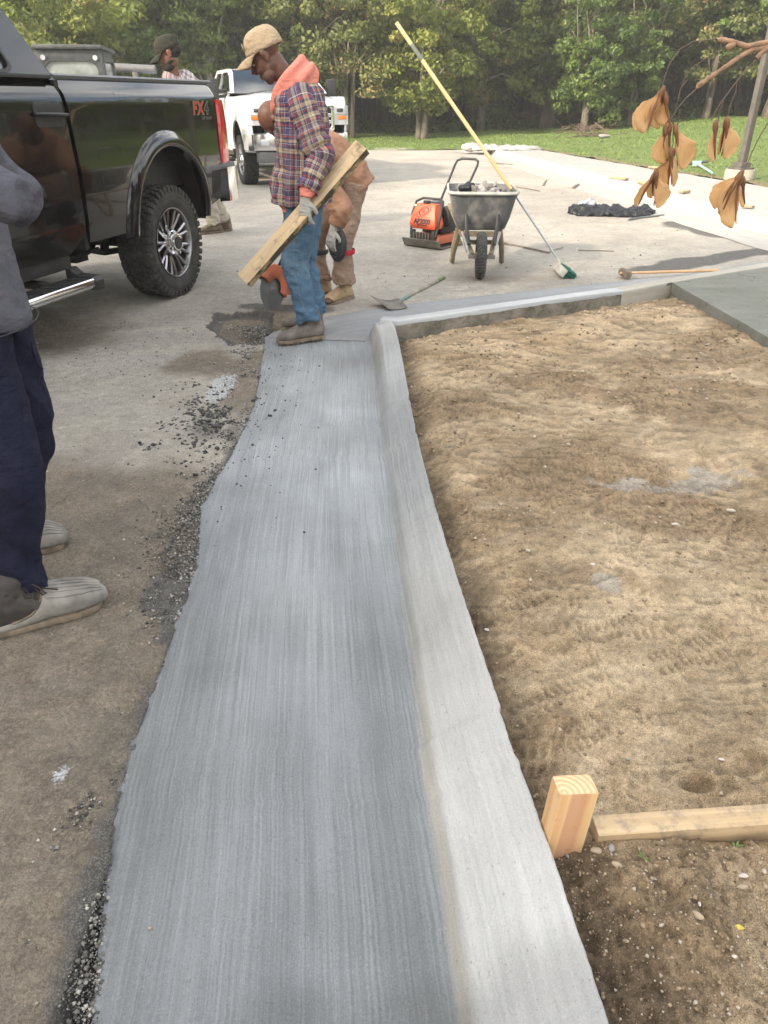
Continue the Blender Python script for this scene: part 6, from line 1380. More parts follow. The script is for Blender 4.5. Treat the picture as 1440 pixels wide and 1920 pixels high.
for s_ in (-1, 1):
    b = MB(); b.box((s_*.085, .0, .205), (.03, .05, .05)); b.build('axle_bracket', M['blackplastic'], wb, 0, .005)
    b = MB(); b.box((0, 0, 0), (.045, 1.55, .038)); o = b.build('handle_rail', M['legwood'], wb, 0, .005); o.matrix_local = Matrix.Translation((s_*.185, .66, .345)) @ Matrix.Rotation(s_*-R(7.5), 4, 'Z') @ Matrix.Rotation(R(9), 4, 'X')
    b = MB(); b.tube([(s_*.11, -.10, .215), (s_*.14, .08, .30), (s_*.175, .22, .37)], .013, 8); b.build('fork_strut', M['whitesteel'], wb, 60)
    b = MB(); b.tube([(s_*.115, .02, .30), (s_*.14, .16, .42), (s_*.15, .215, .60)], [(.017, .008)]*3, 8, ref=V((0, 1, 0))); b.build('tray_brace', M['blackplastic'], wb, 40)
    b = MB(); b.tube([(s_*.20, .62, .36), (s_*.235, .66, .19), (s_*.25, .68, .02)], [(.026, .020)]*3, 8, ref=V((0, 1, 0))); b.tube([(s_*.20, .40, .34), (s_*.235, .54, .15), (s_*.25, .66, .02)], [(.020, .014)]*3, 8, ref=V((0, 1, 0))); b.build('leg', M['legwood'], wb, 40)
    b = MB(); b.tube([(s_*.13, .10, .22), (s_*.19, .45, .33)], .010, 6); b.build('side_strut', M['whitesteel'], wb, 60)
b = MB(); b.b2(-.22, .22, .60, .64, .20, .24); b.build('leg_crossbar', M['legwood'], wb, 0, .005)
b = MB(); b.box((0, -.115, .215), (.24, .03, .035)); b.build('front_crossbar', M['steel'], wb, 0, .006)
b = MB(); b.b2(-.20, .20, .24, .28, .33, .375); b.build('frame_crossbar', M['legwood'], wb, 0, .004)
def trayring(z_, hx, y0, y1, r, inset=0):
    hx -= inset; y0 += inset; y1 -= inset; out = []
    for cx, cy, a0 in ((hx-r, y1-r, 0), (-hx+r, y1-r, 90), (-hx+r, y0+r, 180), (hx-r, y0+r, 270)):
        for i in range(7): a = R(a0+15*i); out.append((cx+r*math.cos(a), cy+r*math.sin(a), z_))
    return out
lv = [(.385, .205, .26, .68, .05), (.40, .225, .235, .74, .06), (.50, .262, .20, .86, .08), (.62, .292, .165, .95, .10), (.715, .312, .135, 1.02, .12)]
b = MB(); b.rings([trayring(*l) for l in lv], cap=False); b.add(trayring(*lv[0]), [tuple(range(28))[::-1]]); b.rings([trayring(l[0]+.004, *l[1:], inset=.008) for l in lv[::-1]], cap=False); b.add(trayring(lv[0][0]+.006, *lv[0][1:], inset=.008), [tuple(range(28))])
tray = b.build('tray', M['tubgrey'], wb, 50, recalc=False)
rr = trayring(*lv[-1]); b = MB(); b.rings([[(x_*k1, .5775+(y_-.5775)*k1, .715+dz) for k1, dz in ((.985, .004), (1.0, .014), (1.04, .012), (1.06, -.004), (1.04, -.014), (1.0, -.006))] for x_, y_, _ in rr], loop=True); b.build('tray_rim', M['rimdust'], wb, 60)
gr = random.Random(3)
hp_ = MB(); hp_.ell((0, .57, .60), (.26, .38, .12), 20, 10); adh = remesh('rubble_bed', hp_, .016, M['cement'], wb, 1, lambda co: .035*fbm(co[:, 0]*14, co[:, 1]*14, co[:, 2]*14, 4, 3))
tag(adh, kind='stuff'); adh.parent = wb
rkm = [rock_mesh(k, 2, .55) for k in range(4)]
for m_ in rkm: m_.materials.append(M['cement'])
pl_ = MB()
for i in range(26):
    x_ = gr.uniform(-.19, .19); y_ = gr.uniform(.25, .85); o = link(bpy.data.objects.new('rubble_lump', rkm[i % 4]), wb); o.location = (x_, y_, .70+gr.uniform(-.01, .055)*(1-abs(x_)/.3)); s_ = gr.uniform(.018, .045); o.scale = (s_, s_*gr.uniform(.7, 1.2), s_*.8); o.rotation_euler = (gr.uniform(0, 3), gr.uniform(0, 3), gr.uniform(0, 3))
sc_ = MB(); sc_.ell((-.14, .45, .745), (.07, .10, .035), 14, 8); remesh('crumpled_sack', sc_, .008, M['blackpoly'], wb, 1, lambda co: .03*fbm(co[:, 0]*22, co[:, 1]*22, co[:, 2]*22, 3, 5))

# long-handled brush leaning on the barrow
bt_, tp_ = G(1052, 492, .05), Y(742, 42, 7.45); rimp = Y(966, 366, 7.18)
base_b = G(1062, 512)
br = empty('push_brush', base_b, 0, 'long-handled brush with green bristles leaning on the wheelbarrow rim', 'broom')
foot = Y(1050, 492, 7.12); dr = (rimp-foot).normalized()
b = MB(); b.tube([foot, rimp], .0105, 10); adopt(b.build('metal_shaft', M['alum'], None, 60), br)
top = Y(743, 42, (rimp+dr*1.6).y)
top = rimp+(Y(743, 42, 7.2)-rimp).normalized()*(Y(743, 42, 7.2)-rimp).length
d2 = (top-rimp).normalized()
b = MB(); b.tube([rimp-d2*.02, rimp+d2*.10], .0155, 10); adopt(b.build('grip_collar', mat('green_grey_collar', (.10, .13, .11)), None, 60), br)
b = MB(); b.tube([rimp+d2*.07, top], .0165, 12); adopt(b.build('fibre_handle', M['yellowwood'], None, 60), br)
b = MB(); L_ = (top-rimp).length; b.tube([rimp+d2*(L_*.80), rimp+d2*(L_*.885)], .0172, 12); adopt(b.build('handle_tape', mat('grey_green_tape', (.17, .20, .16), (.12, .15, .12), 30, .6), None, 60), br)
hcen = Y(1062, 500, 7.08); hax = (G(1074, 515)-G(1046, 487)).normalized(); hax.z = 0; hax.normalize()
hu = V((0, 0, 1)); q = Matrix((hax, hu.cross(hax), hu)).transposed().to_4x4(); hT = Matrix.Translation(V((hcen.x, hcen.y, .045))) @ q @ Matrix.Rotation(R(55), 4, 'X') @ Matrix.Scale(1.35, 4) @ Matrix.Translation(V((0, 0, -.06)))
b = MB(); b.M = hT; b.box((0, -.02, .095), (.26, .055, .028)); adopt(b.build('brush_block', M['rimdust'], None, 30, .006), br)
b = MB(); b.M = hT; gr = random.Random(8)
for i in range(26):
    for jx in range(5):
        x_ = -.122+.244*i/25; y_ = -.04+.05*jx/4; e_ = V((x_*1.04+gr.uniform(-.008, .008), y_*1.5+gr.uniform(-.006, .006), .01)); b.tube([(x_, y_, .088), e_], [.0055, .0045], 4)
o = adopt(b.build('bristles', M['green'], None, 0), br); o['kind'] = 'stuff'
b = MB(); b.tube([hT @ V((0, -.02, .10)), foot, foot+dr*.05], .013, 8); adopt(b.build('handle_socket', M['rimdust'], None, 60), br)

# square shovel on the damp gutter
sh = empty('shovel', G(745, 575), 0, 'square-mouthed shovel with green-tipped handle lying behind the kerb corner', 'shovel')
P0, P1, P2, P3 = Y(695, 557, 5.86), G(735, 580, .015), G(763, 576, .02), Y(752, 562, 5.95)
A_, B_, C_, D_ = Y(695, 556, 5.92), G(728, 581, .02), G(764, 577, .02), Y(748, 561, 6.06)
rs = []
for i in range(7):
    t = i/6; a = A_.lerp(D_, t); b2 = B_.lerp(C_, t); k_ = 4*t*(1-t); rs.append([a.lerp(b2, s_)+V((0, 0, -.012*k_*(1-s_)-.006*k_+(.02*(1-k_)*(.3)))) for s_ in np.linspace(0, 1, 6)])
b = MB(); b.rings(rs, closed=False, cap=False); o = adopt(b.build('blade', M['steel'], None, 60), sh); md = o.modifiers.new('t', 'SOLIDIFY'); md.thickness = .003
h0 = Y(752, 562, 6.03); h1 = Y(832, 521, 6.92); hd_ = (h1-h0).normalized()
b = MB(); b.tube([h0-hd_*.04+V((0, 0, -.01)), h0+hd_*.16], [.013, .018], 10); adopt(b.build('socket', mat('teal_paint', (.10, .22, .20), (.17, .2, .17), 20, .6), None, 60), sh)
b = MB(); b.tube([h0+hd_*.14, h1], .0165, 10); adopt(b.build('handle', mat('muddy_grey_handle', (.20, .19, .15), (.33, .31, .26), 14, .8, .3, 50, .002), None, 60), sh)
b = MB(); b.tube([h1-hd_*.16, h1+hd_*.002], .0175, 10); adopt(b.build('handle_tip', mat('worn_green_paint', (.09, .14, .045), (.16, .19, .09), 20, .6), None, 60), sh)

# sledgehammer beside the aged kerb
hm_ = empty('sledgehammer', G(1175, 517), 0, 'sledgehammer with muddy head and pale wooden handle beside the slab corner', 'sledgehammer')
e0, e1 = G(1172, 512, .045), G(1347, 507, .05+.0); hd_ = (e1-e0).normalized(); pp = V((-hd_.y, hd_.x, 0))
b = MB(); b.tube([e0+pp*-.085, e0+pp*-.075, e0+pp*.075, e0+pp*.085], [.03, .038, .038, .03], 8); adopt(b.build('hammer_head', mat('mud_caked_iron', (.10, .075, .06), (.20, .165, .135), 22, .9, .9, 60, .006), None, 30), hm_)
b = MB(); b.tube([e0-hd_*.05, e0+hd_*.1, e0.lerp(e1, .5), e1-hd_*.08, e1], [(.014, .011), (.0155, .012), (.017, .013), (.018, .014), (.019, .015)], 12); adopt(b.build('handle', M['wood'], None, 60), hm_)

# cut-off saw
sw_n = V((.88, -.47, 0)).normalized(); sdv = V((.47, .88, 0)).normalized(); c0 = Y(511, 530, 5.72); c0.z = .178
cs = empty('cut_off_saw', V((c0.x, c0.y, 0)), 0, 'orange cut-off saw resting on its blade beside the blue jeans', 'saw')
q4 = Matrix.Translation(c0) @ Matrix((sdv, V((0, 0, 1)), sw_n)).transposed().to_4x4()
b = MB(); b.M = q4; n_ = 56; b.rings([[((.165 if (k % 4) else .160)*math.cos(2*PI*k/n_), (.165 if (k % 4) else .160)*math.sin(2*PI*k/n_), z_) for k in range(n_)] for z_ in (-.0018, .0018)]); adopt(b.build('blade', M['blade'], None, 0), cs)
b = MB(); b.M = q4; b.lathe([(0, .0), (.047, .0), (.047, .006), (.030, .008), (.028, .014), (.014, .015), (.012, .022), (0, .022)], 24, axis='z'); b.lathe([(0, -.05), (.03, -.05), (.045, -.01), (0, -.01)], 20, axis='z'); adopt(b.build('flange', M['dullmetal'], None, 40), cs)
b = MB(); b.M = q4; rs = []
for a in np.linspace(R(-35), R(140), 24): rs.append([(r_*math.cos(a), r_*math.sin(a), z_) for r_, z_ in ((.075, .024), (.150, .024), (.178, .018), (.182, 0), (.178, -.03), (.150, -.045), (.075, -.045))])
b.rings(rs, closed=False, cap=False); o = adopt(b.build('blade_guard', M['orangedull'], None, 40), cs); md = o.modifiers.new('t', 'SOLIDIFY'); md.thickness = .004
b = MB(); b.M = q4; b.box((.20, .03, -.035), (.34, .07, .03)); adopt(b.build('cutting_arm', M['dullmetal'], None, 40, .01), cs)
b = MB(); b.M = q4; b.box((.44, .02, -.05), (.24, .22, .17)); b.box((.46, -.11, -.05), (.26, .05, .15)); adopt(b.build('engine_housing', M['orangedull'], None, 40, .03), cs)
b = MB(); b.M = q4; b.tube([(.30, -.05, .05), (.27, .12, .04), (.30, .20, .0), (.32, .20, -.10), (.30, .10, -.15)], .012, 8); adopt(b.build('front_handle', M['blackplastic'], None, 60), cs)
b = MB(); b.M = q4; b.tube([(.55, .09, -.05), (.66, .11, -.05), (.72, .05, -.05), (.66, -.03, -.05), (.56, -.04, -.05)], .016, 8); adopt(b.build('rear_handle', M['blackplastic'], None, 60), cs)
b = MB(); b.M = q4; b.tube([(.10, .20, .03), (.13, .15, .035), (.11, .10, .035), (.12, .08, .035)], .006, 6); adopt(b.build('water_hose', M['blackplastic'], None, 60), cs)

# ------------------------------------------------------------------ formwork at the near right
sw = N('fresh_pine'); g1 = sw.noise(5, 6, stretch=(.25, 9, 9), distortion=.6); g2 = sw.noise(3, 3)
c = sw.mix(sw.rng(g1, .36, .64), (.70, .47, .25), (.58, .33, .16)); syz = sw.n('SeparateXYZ'); sw.l(sw.coord('Object'), syz.inputs[0]); c = sw.mix(s_h := sw.rng(sw.math('ABSOLUTE', sw.math('ADD', syz.outputs['Y'], sw.math('MULTIPLY', sw.math('SUBTRACT', g2, .5), .02))), .014, .020, .75, 0), c, (.50, .27, .16)); c = sw.mix(sw.rng(sw.noise(30, 5, rough=.7), .62, .74, 0, .6), c, (.24, .16, .10))
M['pine'] = sw.done(c, .72, sw.bump(g1, .35, .0015))
sm2 = N('soil_stained_pine'); g1 = sm2.noise(5, 6, stretch=(.25, 9, 9), distortion=.6); c = sm2.mix(sm2.rng(g1, .36, .64), (.58, .45, .28), (.44, .32, .19)); c = sm2.mix(sm2.rng(sm2.noise(22, 6, rough=.75), .48, .64, 0, .75), c, (.24, .20, .155))
sp2 = sm2.n('SeparateXYZ'); sm2.l(sm2.coord('Object'), sp2.inputs[0]); zf = sm2.math('ADD', sp2.outputs['Z'], sm2.math('MULTIPLY', sm2.noise(12, 4), .04)); c = sm2.mix(sm2.rng(zf, .015, .045, .8, 0), c, (.17, .13, .085)); M['pinemud'] = sm2.done(c, .82, sm2.bump(g1, .4, .0015))
se = N('pine_end_grain'); wv = se.n('TexWave', wave_type='RINGS', rings_direction='X'); wv.inputs['Scale'].default_value = 26; wv.inputs['Distortion'].default_value = 1.6
mpn = se.n('Mapping'); mpn.inputs['Location'].default_value = (0, .03, .02); se.l(se.coord('Object'), mpn.inputs[0]); se.l(mpn.outputs[0], wv.inputs['Vector'])
c = se.mix(wv.outputs['Fac'], (.74, .55, .33), (.62, .36, .20)); c = se.mix(se.rng(se.noise(60, 4), .55, .7, 0, .4), c, (.45, .30, .2)); M['pineend'] = se.done(c, .8, se.bump(wv.outputs['Fac'], .2, .001))
hs = bed_z(.42, .95); 
sT = Y(1083, 1470, .985); sB = V((.40, .985, .03))
stk = MB(); stk.box((0, 0, 0), (.30, .082, .050)); stake = stk.build('form_stake', M['pine'], None, 30, .006); stake.data.materials.append(M['pineend'])
f0 = Y(1035, 1470, .955); f1 = Y(1118, 1470, .955); st_top = (Y(1040, 1475, .945)+Y(1122, 1470, .975))/2
axs = V((.075, .05, 1)).normalized(); sx_ = V((1, .12, -.08)).normalized(); sy_ = axs.cross(sx_).normalized(); sx_ = sy_.cross(axs)
cT = Y(1079, 1470, .975)
stake.matrix_world = Matrix.Translation(cT-axs*.15) @ Matrix((axs, sx_, sy_)).transposed().to_4x4()
for pf in stake.data.polygons:
    if abs(pf.normal.x) > .9: pf.material_index = 1
tag(stake, 'short fresh-cut wooden stake standing upright against the pale kerb', 'stake')
r0, r1 = Y(1116, 1548, .985), Y(1500, 1522, 1.005); axr = (r1-r0).normalized(); axr2 = V((axr.x, axr.y, 0)).normalized()
rl = MB(); rl.box((0, 0, 0), (2.0, .050, .089)); rail = rl.build('form_board', M['pinemud'], None, 30, .003)
yv = V((-axr.y, axr.x, 0)).normalized(); zv = axr.cross(yv)
rail.matrix_world = Matrix.Translation(r0+axr*1.0-zv*.0445) @ Matrix((axr, yv, zv)).transposed().to_4x4()
tag(rail, 'pale pine form board lying on edge in the soil beside the stake', 'board')

# ------------------------------------------------------------------ hanging maple keys close to the lens
tw = mat('tan_twig_bark', (.40, .25, .16), (.20, .13, .085), 180, .8, .8, 420, .0015); twd = mat('dark_seed_stalk', (.13, .10, .07), (.09, .07, .05), 60, .8)
s = N('dry_samara'); vein = s.noise(1, 4, 'UV', stretch=(5, 60, 1), distortion=.7); c = s.mix(s.rng(vein, .4, .62), (.86, .64, .38), (.68, .44, .21)); c = s.mix(s.rng(s.noise(60, 4), .4, .7, 0, .6), c, (.86, .66, .40)); c = s.mix(s.rng(s.attr('edge'), .0, .9, .0, .55), c, (.42, .20, .08))
out = s.t.nodes['Material Output']; s.l(c, s.b.inputs['Base Color']); s.b.inputs['Roughness'].default_value = .55; s.l(s.bump(vein, .5, .0006), s.b.inputs['Normal'])
tr = s.n('BsdfTranslucent'); s.l(c, tr.inputs[0]); ms = s.n('MixShader'); ms.inputs[0].default_value = .5; s.l(s.b.outputs[0], ms.inputs[1]); s.l(tr.outputs[0], ms.inputs[2]); s.l(ms.outputs[0], out.inputs['Surface']); M['samara'] = s.m
M['nut'] = mat('dark_samara_nut', (.14, .065, .035), (.22, .10, .05), 90, .6, .4, 400, .0008)
tb = empty('maple_twig', Y(1440, 100, .62), 0, 'bare maple twigs with dangling seed stalks reaching in from the upper right', 'branch')
def px(lst, d, dd=0): return [Y(a, b_, d+dd*i) for i, (a, b_) in enumerate(lst)]
for nm, lst, rad, d, m_ in (
  ('twig', [(1560, 70), (1440, 80), (1400, 87), (1372, 78), (1350, 74), (1345, 76)], [.0024, .0021, .0019, .0017, .0019, .0014], .62, tw),
  ('twig', [(1445, 88), (1410, 93), (1385, 108), (1350, 133), (1325, 150), (1310, 160), (1307, 166)], [.0021, .0019, .0018, .0017, .0017, .0022, .0012], .62, tw),
  ('twig', [(1450, 88), (1430, 98), (1418, 110)], [.0017, .0016, .0018], .61, tw),
  ('bud', [(1378, 84), (1366, 88), (1361, 90)], [.0019, .0024, .0012], .618, tw),
  ('seed_stalk', [(1346, 73), (1300, 78), (1275, 92), (1255, 120), (1245, 150), (1241, 166)], .00045, .62, twd),
  ('seed_stalk', [(1308, 165), (1285, 185), (1270, 205), (1258, 222), (1248, 232)], .0005, .62, twd),
  ('seed_stalk', [(1289, 150), (1275, 168), (1270, 195), (1265, 212), (1258, 228)], .00045, .63, twd),
  ('seed_stalk', [(1340, 100), (1300, 125), (1285, 143), (1275, 170), (1272, 190)], .0004, .64, twd),
  ('seed_stalk', [(1418, 112), (1395, 135), (1372, 165), (1350, 195), (1337, 218), (1333, 225)], .0005, .60, twd),
  ('seed_stalk', [(1382, 150), (1380, 170), (1372, 190), (1366, 210), (1364, 222)], .0004, .60, twd),
  ('seed_stalk', [(1356, 188), (1349, 210), (1345, 235)], .0004, .60, twd),
  ('seed_stalk', [(1275, 205), (1272, 222), (1270, 240)], .0004, .62, twd),
  ('seed_stalk', [(1262, 225), (1262, 270), (1250, 305), (1232, 318), (1230, 322)], .0004, .625, twd),
  ('seed_stalk', [(1445, 222), (1425, 255), (1410, 285), (1398, 315), (1392, 322)], .0004, .60, twd)):
    b = MB(); b.tube(px(lst, d), rad if isinstance(rad, list) else rad, 8); adopt(b.build(nm, m_, None, 60), tb)
def samara(root, tip, width, d, twist=0, cup=.12):
    """one winged maple seed: nut at the root, veined wing towards the tip"""
    A_, B_ = Y(*root, d), Y(*tip, d+.004); ax_ = (B_-A_); L = ax_.length; ax_ /= L
    vw = (V((0, 0, H))-A_).normalized(); sd_ = ax_.cross(vw).normalized(); nr_ = sd_.cross(ax_).normalized()
    sd_ = (sd_*math.cos(twist)+nr_*math.sin(twist)).normalized(); nr_ = sd_.cross(ax_).normalized()
    n_, m_ = 20, 11; wv_ = [.05, .10, .16, .22, .30, .42, .56, .70, .82, .91, .97, 1.0, 1.0, .98, .94, .87, .77, .62, .42, .12]
    vs_, uv, ed_ = [], [], []
    for i in range(n_):
        t = i/(n_-1)
        for jx in range(m_):
            u = jx/(m_-1); s_ = (u-.16)*wv_[i]*width*.68*(1+.05*math.sin(t*23+root[0])+.04*math.sin(t*41+root[1]))
            vs_.append(A_+ax_*(L*t)+sd_*s_+nr_*(cup*width*((u-.5)**2)*1.2+.05*width*math.sin(t*7+u*3)-cup*width*.4*t)); uv.append((t, u)); ed_.append(max(0, 1-t*4)+(1 if u < .08 else 0))
    o = np_mesh('seed_wing', np.array([tuple(v_) for v_ in vs_]), grid_faces(n_, m_), M['samara'], uv=np.array(uv), attrs=dict(edge=np.clip(ed_, 0, 1)))
    md = o.modifiers.new('t', 'SOLIDIFY'); md.thickness = .0003
    nb = MB(); rot = Matrix((ax_, sd_, nr_)).transposed(); nb.ell(A_+ax_*.002, (.0050, .0021, .0019), 12, 8, rot); nb.tube([A_, A_+ax_*(L*.5)-sd_*.0*width, A_+ax_*(L*.92)-sd_*(.13*width)], [.0016, .0009, .0004], 6)
    return [o, nb.build('seed_nut', M['nut'], None, 60)]
def cluster(label, items, d):
    r_ = items[0][0]; e = empty('maple_seed_cluster', Y(r_[0], r_[1], d), 0, label, 'maple seeds', 'dry maple seed clusters hanging from the twig')
    for k, it in enumerate(items):
        for o in samara(it[0], it[1], it[2], d+.0035*((k % 3)-1), *(it[3:])): adopt(o, e)
cluster('widest bunch of pale dry maple seed wings, highest on the twig', [((1243, 168), (1205, 250), .022, .2), ((1240, 172), (1190, 246), .016, -.5), ((1246, 178), (1235, 242), .018, .7), ((1248, 182), (1252, 238), .015, -.3), ((1236, 175), (1214, 238), .013, 1.0)], .62)
cluster('long string of tan seed wings below the widest bunch', [((1266, 238), (1278, 318), -.022, .1), ((1248, 240), (1244, 308), .017, .2), ((1262, 285), (1246, 356), .019, .15), ((1258, 282), (1262, 350), -.012, .8), ((1255, 236), (1255, 300), .012, 1.0)], .622)
cluster('drooping golden seed pair hanging above the black plastic sheet', [((1230, 322), (1232, 390), -.018, .0), ((1228, 326), (1192, 388), .014, .9), ((1226, 330), (1222, 372), .010, .6)], .627)
cluster('pair of narrow brown seeds nearest the lamp post top', [((1342, 232), (1338, 305), .009, .5), ((1364, 226), (1358, 298), -.018, .25), ((1362, 226), (1348, 290), .008, 1.1)], .60)
cluster('golden seed bunch hanging lowest beside the lamp post base', [((1390, 324), (1340, 392), .020, .3), ((1388, 332), (1372, 428), .020, .1), ((1393, 336), (1395, 388), .009, .9), ((1390, 326), (1350, 398), .015, .8)], .60)

# ------------------------------------------------------------------ lamp post, sheet, odds and ends
lz = lawn_h(6.65, 14.6)-.0
lp_b = G(1388, 322, .28); lp = empty('lamp_post', V((lp_b.x, lp_b.y, 0)), R(20), 'square bronze lamp post on a round concrete footing at the lawn edge', 'lamp post')
b = MB(); b.lathe([(0, -.2), (.27, -.2), (.27, .30), (.25, .325), (0, .325)], 28, axis='z'); b.build('concrete_footing', mat('weathered_footing', (.33, .31, .26), (.24, .225, .185), 9, .9, .5, 40, .006), lp, 40)
M['bronze'] = mat('bronze_powder_coat', (.075, .068, .062), (.11, .10, .09), 9, .5)
b = MB(); b.b2(-.16, .16, -.16, .16, .325, .36); b.b2(-.11, .11, -.11, .11, .36, .44); b.build('base_cover', M['bronze'], lp, 30, .01)
b = MB(); b.b2(-.055, .055, -.055, .055, .40, 5.5); b.build('pole', M['bronze'], lp, 30, .008)
b = MB(); b.b2(-.05, .7, -.04, .04, 5.42, 5.50); b.b2(.5, 1.15, -.16, .16, 5.42, 5.56); b.build('lamp_head', M['bronze'], lp, 30, .01)
ps = MB(); gr = random.Random(4)
for px_, py_, sx__, sy__, sz in ((1098, 402, .26, .2, .12), (1130, 402, .32, .2, .10), (1160, 404, .34, .18, .11), (1205, 402, .22, .15, .09), (1140, 406, .5, .14, .05), (1185, 408, .3, .12, .04)):
    g0 = G(px_, py_); ps.ell((g0.x, g0.y+.1, .01), (sx__*.9, sy__, sz*.85), 16, 10)
def crump(co):
    r_ = 1-np.abs(fbm(co[:, 0]*4.5, co[:, 1]*4.5, co[:, 2]*7, 4, 7)); r2_ = 1-np.abs(fbm(co[:, 0]*12, co[:, 1]*9, co[:, 2]*12, 3, 17)); return .08*(r_-.6)+.055*(r2_-.6)
o = remesh('plastic_sheet', ps, .02, M['blackpoly'], None, 1, crump); tag(o, 'crumpled black plastic sheet lying on the lot before the far kerb', 'plastic sheet')
g0 = G(1100, 398); lf = MB(); lf.ell((g0.x, g0.y, .12), (.12, .10, .05), 14, 8); o = remesh('plastic_sheet', lf, .014, mat('pale_blue_film', (.30, .34, .38), (.2, .22, .25), 6, .3), None, 1, lambda co: .05*fbm(co[:, 0]*9, co[:, 1]*9, co[:, 2]*9, 3, 9)); tag(o, 'pale grey plastic scrap on top of the black plastic sheet', 'plastic scrap')
g1 = G(935, 278, .15); lf = MB(); lf.ell((g1.x+.2, g1.y-.4, .17), (1.2, .6, .06), 20, 10); lf.ell((g1.x-.8, g1.y, .17), (.4, .3, .09), 14, 8); o = remesh('cloth_sheet', lf, .05, M['far_walk'], None, 1, lambda co: .07*fbm(co[:, 0]*4.5, co[:, 1]*4.5, co[:, 2]*5, 3, 19)); tag(o, 'crumpled pale sheet at the far end of the new walk', 'sheet')
def stick(name, a, b_, r_, m_, label, cat, z0=.012, bend=.03):
    A_, B_ = G(*a, z0), G(*b_, z0); n_ = V((-(B_-A_).y, (B_-A_).x, 0))*bend; mb = MB(); mb.tube([A_, A_.lerp(B_, .35)+n_, A_.lerp(B_, .7)+n_*.6, B_], [r_, r_*.95, r_*.85, r_*.7], 6); return tag(mb.build(name, m_, None, 60), label, cat)
stm = mat('grey_stick_bark', (.20, .175, .14), (.13, .11, .09), 20, .9)
stick('stick', (940, 455), (1030, 474), .011, stm, 'long grey stick lying on the lot behind the barrow legs', 'stick'); stick('stick', (1030, 472), (1056, 464), .006, stm, 'short thin stick crossing the end of the long grey stick', 'stick')
stick('stick', (1084, 469), (1152, 471), .006, stm, 'straight thin stick on the lot above the sledgehammer', 'stick'); stick('stick', (1178, 412), (1245, 403), .016, mat('grey_pipe', (.13, .14, .14)), 'grey bar lying beside the black plastic sheet', 'bar')
stick('stick', (1074, 353), (1085, 346), .03, stm, 'short dark twig on the lot just before the pale far gutter', 'stick', bend=.0); stick('stick', (1018, 348), (1024, 338), .02, stm, 'small dark twig on the lot left of the far gutter', 'stick', bend=0)
stick('stick', (965, 350), (1012, 358), .012, stm, 'thin pale stick on the lot right of the broom handle', 'stick'); stick('stick', (930, 306), (962, 309), .02, stm, 'grey bar lying near the start of the far gutter', 'bar', bend=0)
def block(a, b_, w_, h_, label, z0=.155, m_='pinemud'):
    A_, B_ = G(*a, z0), G(*b_, z0); c_ = (A_+B_)/2; d_ = B_-A_; mb = MB(); mb.box((0, 0, 0), (d_.length, w_, h_)); o = mb.build('wood_offcut', M[m_], None, 30, .004); o.location = c_+V((0, 0, h_/2)); o.rotation_euler = (0, 0, math.atan2(d_.y, d_.x)); return tag(o, label, 'wood offcut')
block((1144, 335), (1175, 338), .10, .04, 'flat wood offcut on the far walk, left of the seed string'); block((1200, 345), (1222, 350), .10, .05, 'flat wood offcut on the far walk behind the seed string'); block((1276, 362), (1290, 361), .09, .04, 'small stubby wood offcut on the far kerb top'); block((1218, 315), (1240, 317), .1, .04, 'thin wood offcut at the back of the far walk'); block((1392, 388), (1412, 390), .09, .03, 'wood offcut on the far walk behind the lowest seed bunch')
tl = MB(); A_, B_ = Y(1288, 299, 17.5), Y(1328, 296, 18.0); A_.z = lawn_h(A_.x, A_.y)+.08; B_.z = lawn_h(B_.x, B_.y)+.08; tl.tube([A_, B_], .03, 6); o = tl.build('metal_bar', mat('dark_grey_metal', (.10, .11, .12))); tag(o, 'dark metal bar lying in the grass by the lamp post', 'bar')
tl = MB(); A_, B_ = Y(1308, 297, 17.6), Y(1338, 312, 15.6); A_.z = lawn_h(A_.x, A_.y)+.08; B_.z = lawn_h(B_.x, B_.y)+.06; tl.tube([A_, B_], .022, 6); tl.box(A_, (.18, .06, .1)); o = tl.build('level', mat('pale_turquoise', (.25, .48, .46), (.4, .5, .5), 9, .5)); tag(o, 'pale turquoise tool lying in the grass across a dark bar', 'tool')
bs = G(1090, 262, .3); 

# skid steer beyond the pickup bed
skd = empty('skid_steer', V((-4.72, 13.2, 0)), R(-80), 'black-caged skid steer loader showing above the pickup bed', 'loader')
KP = mat('loader_black_steel', (.05, .055, .058), (.09, .095, .095), 10, .5); b = MB(); b.b2(-1.3, .9, -.55, .55, .35, 1.15); b.b2(-1.35, -.3, -.5, .5, 1.1, 1.45); b.build('loader_body', mat('loader_dark_paint', (.07, .07, .07)), skd, 30, .05)
for s_ in (-1, 1):
    b = MB(); plate(b, [(-.35, 1.1), (.85, 1.1), (.85, 1.75), (.72, 2.08), (-.2, 2.08), (-.35, 1.9)], [rrect(-.22, .66, 1.25, 1.95, .08)], lambda a, b_, t, s_=s_: (a, s_*(.46-t), b_), .05); b.build('cab_side_frame', KP, skd, 30, .006)
    b = MB(); b.b2(-.23, .67, s_*.43-.004, s_*.43+.004, 1.24, 1.96); b.build('side_glass', M['clearglass'], skd, 0)
    b = MB(); b.tube([(-1.2, s_*.66, 1.35), (-.6, s_*.66, 1.62), (.7, s_*.66, 1.35), (1.25, s_*.66, .6), (1.35, s_*.62, .25)], [(.07, .10)]*5, 8, ref=V((0, 1, 0))); b.build('lift_arm', KP, skd, 40)
    for x_ in (-.75, .45): b = MB(); b.lathe([(0, -.12), (.22, -.13), (.38, -.12), (.40, -.08), (.40, .08), (.38, .12), (.22, .13), (0, .12)], 28, (x_, s_*.66, .40)); b.build('tyre', M['rubber'], skd, 40)
    b = MB(); b.cyl((.80, s_*.36, 1.98), (.88, s_*.36, 1.98), .035, 12); b.build('work_lamp', M['clearglass'], skd, 40)
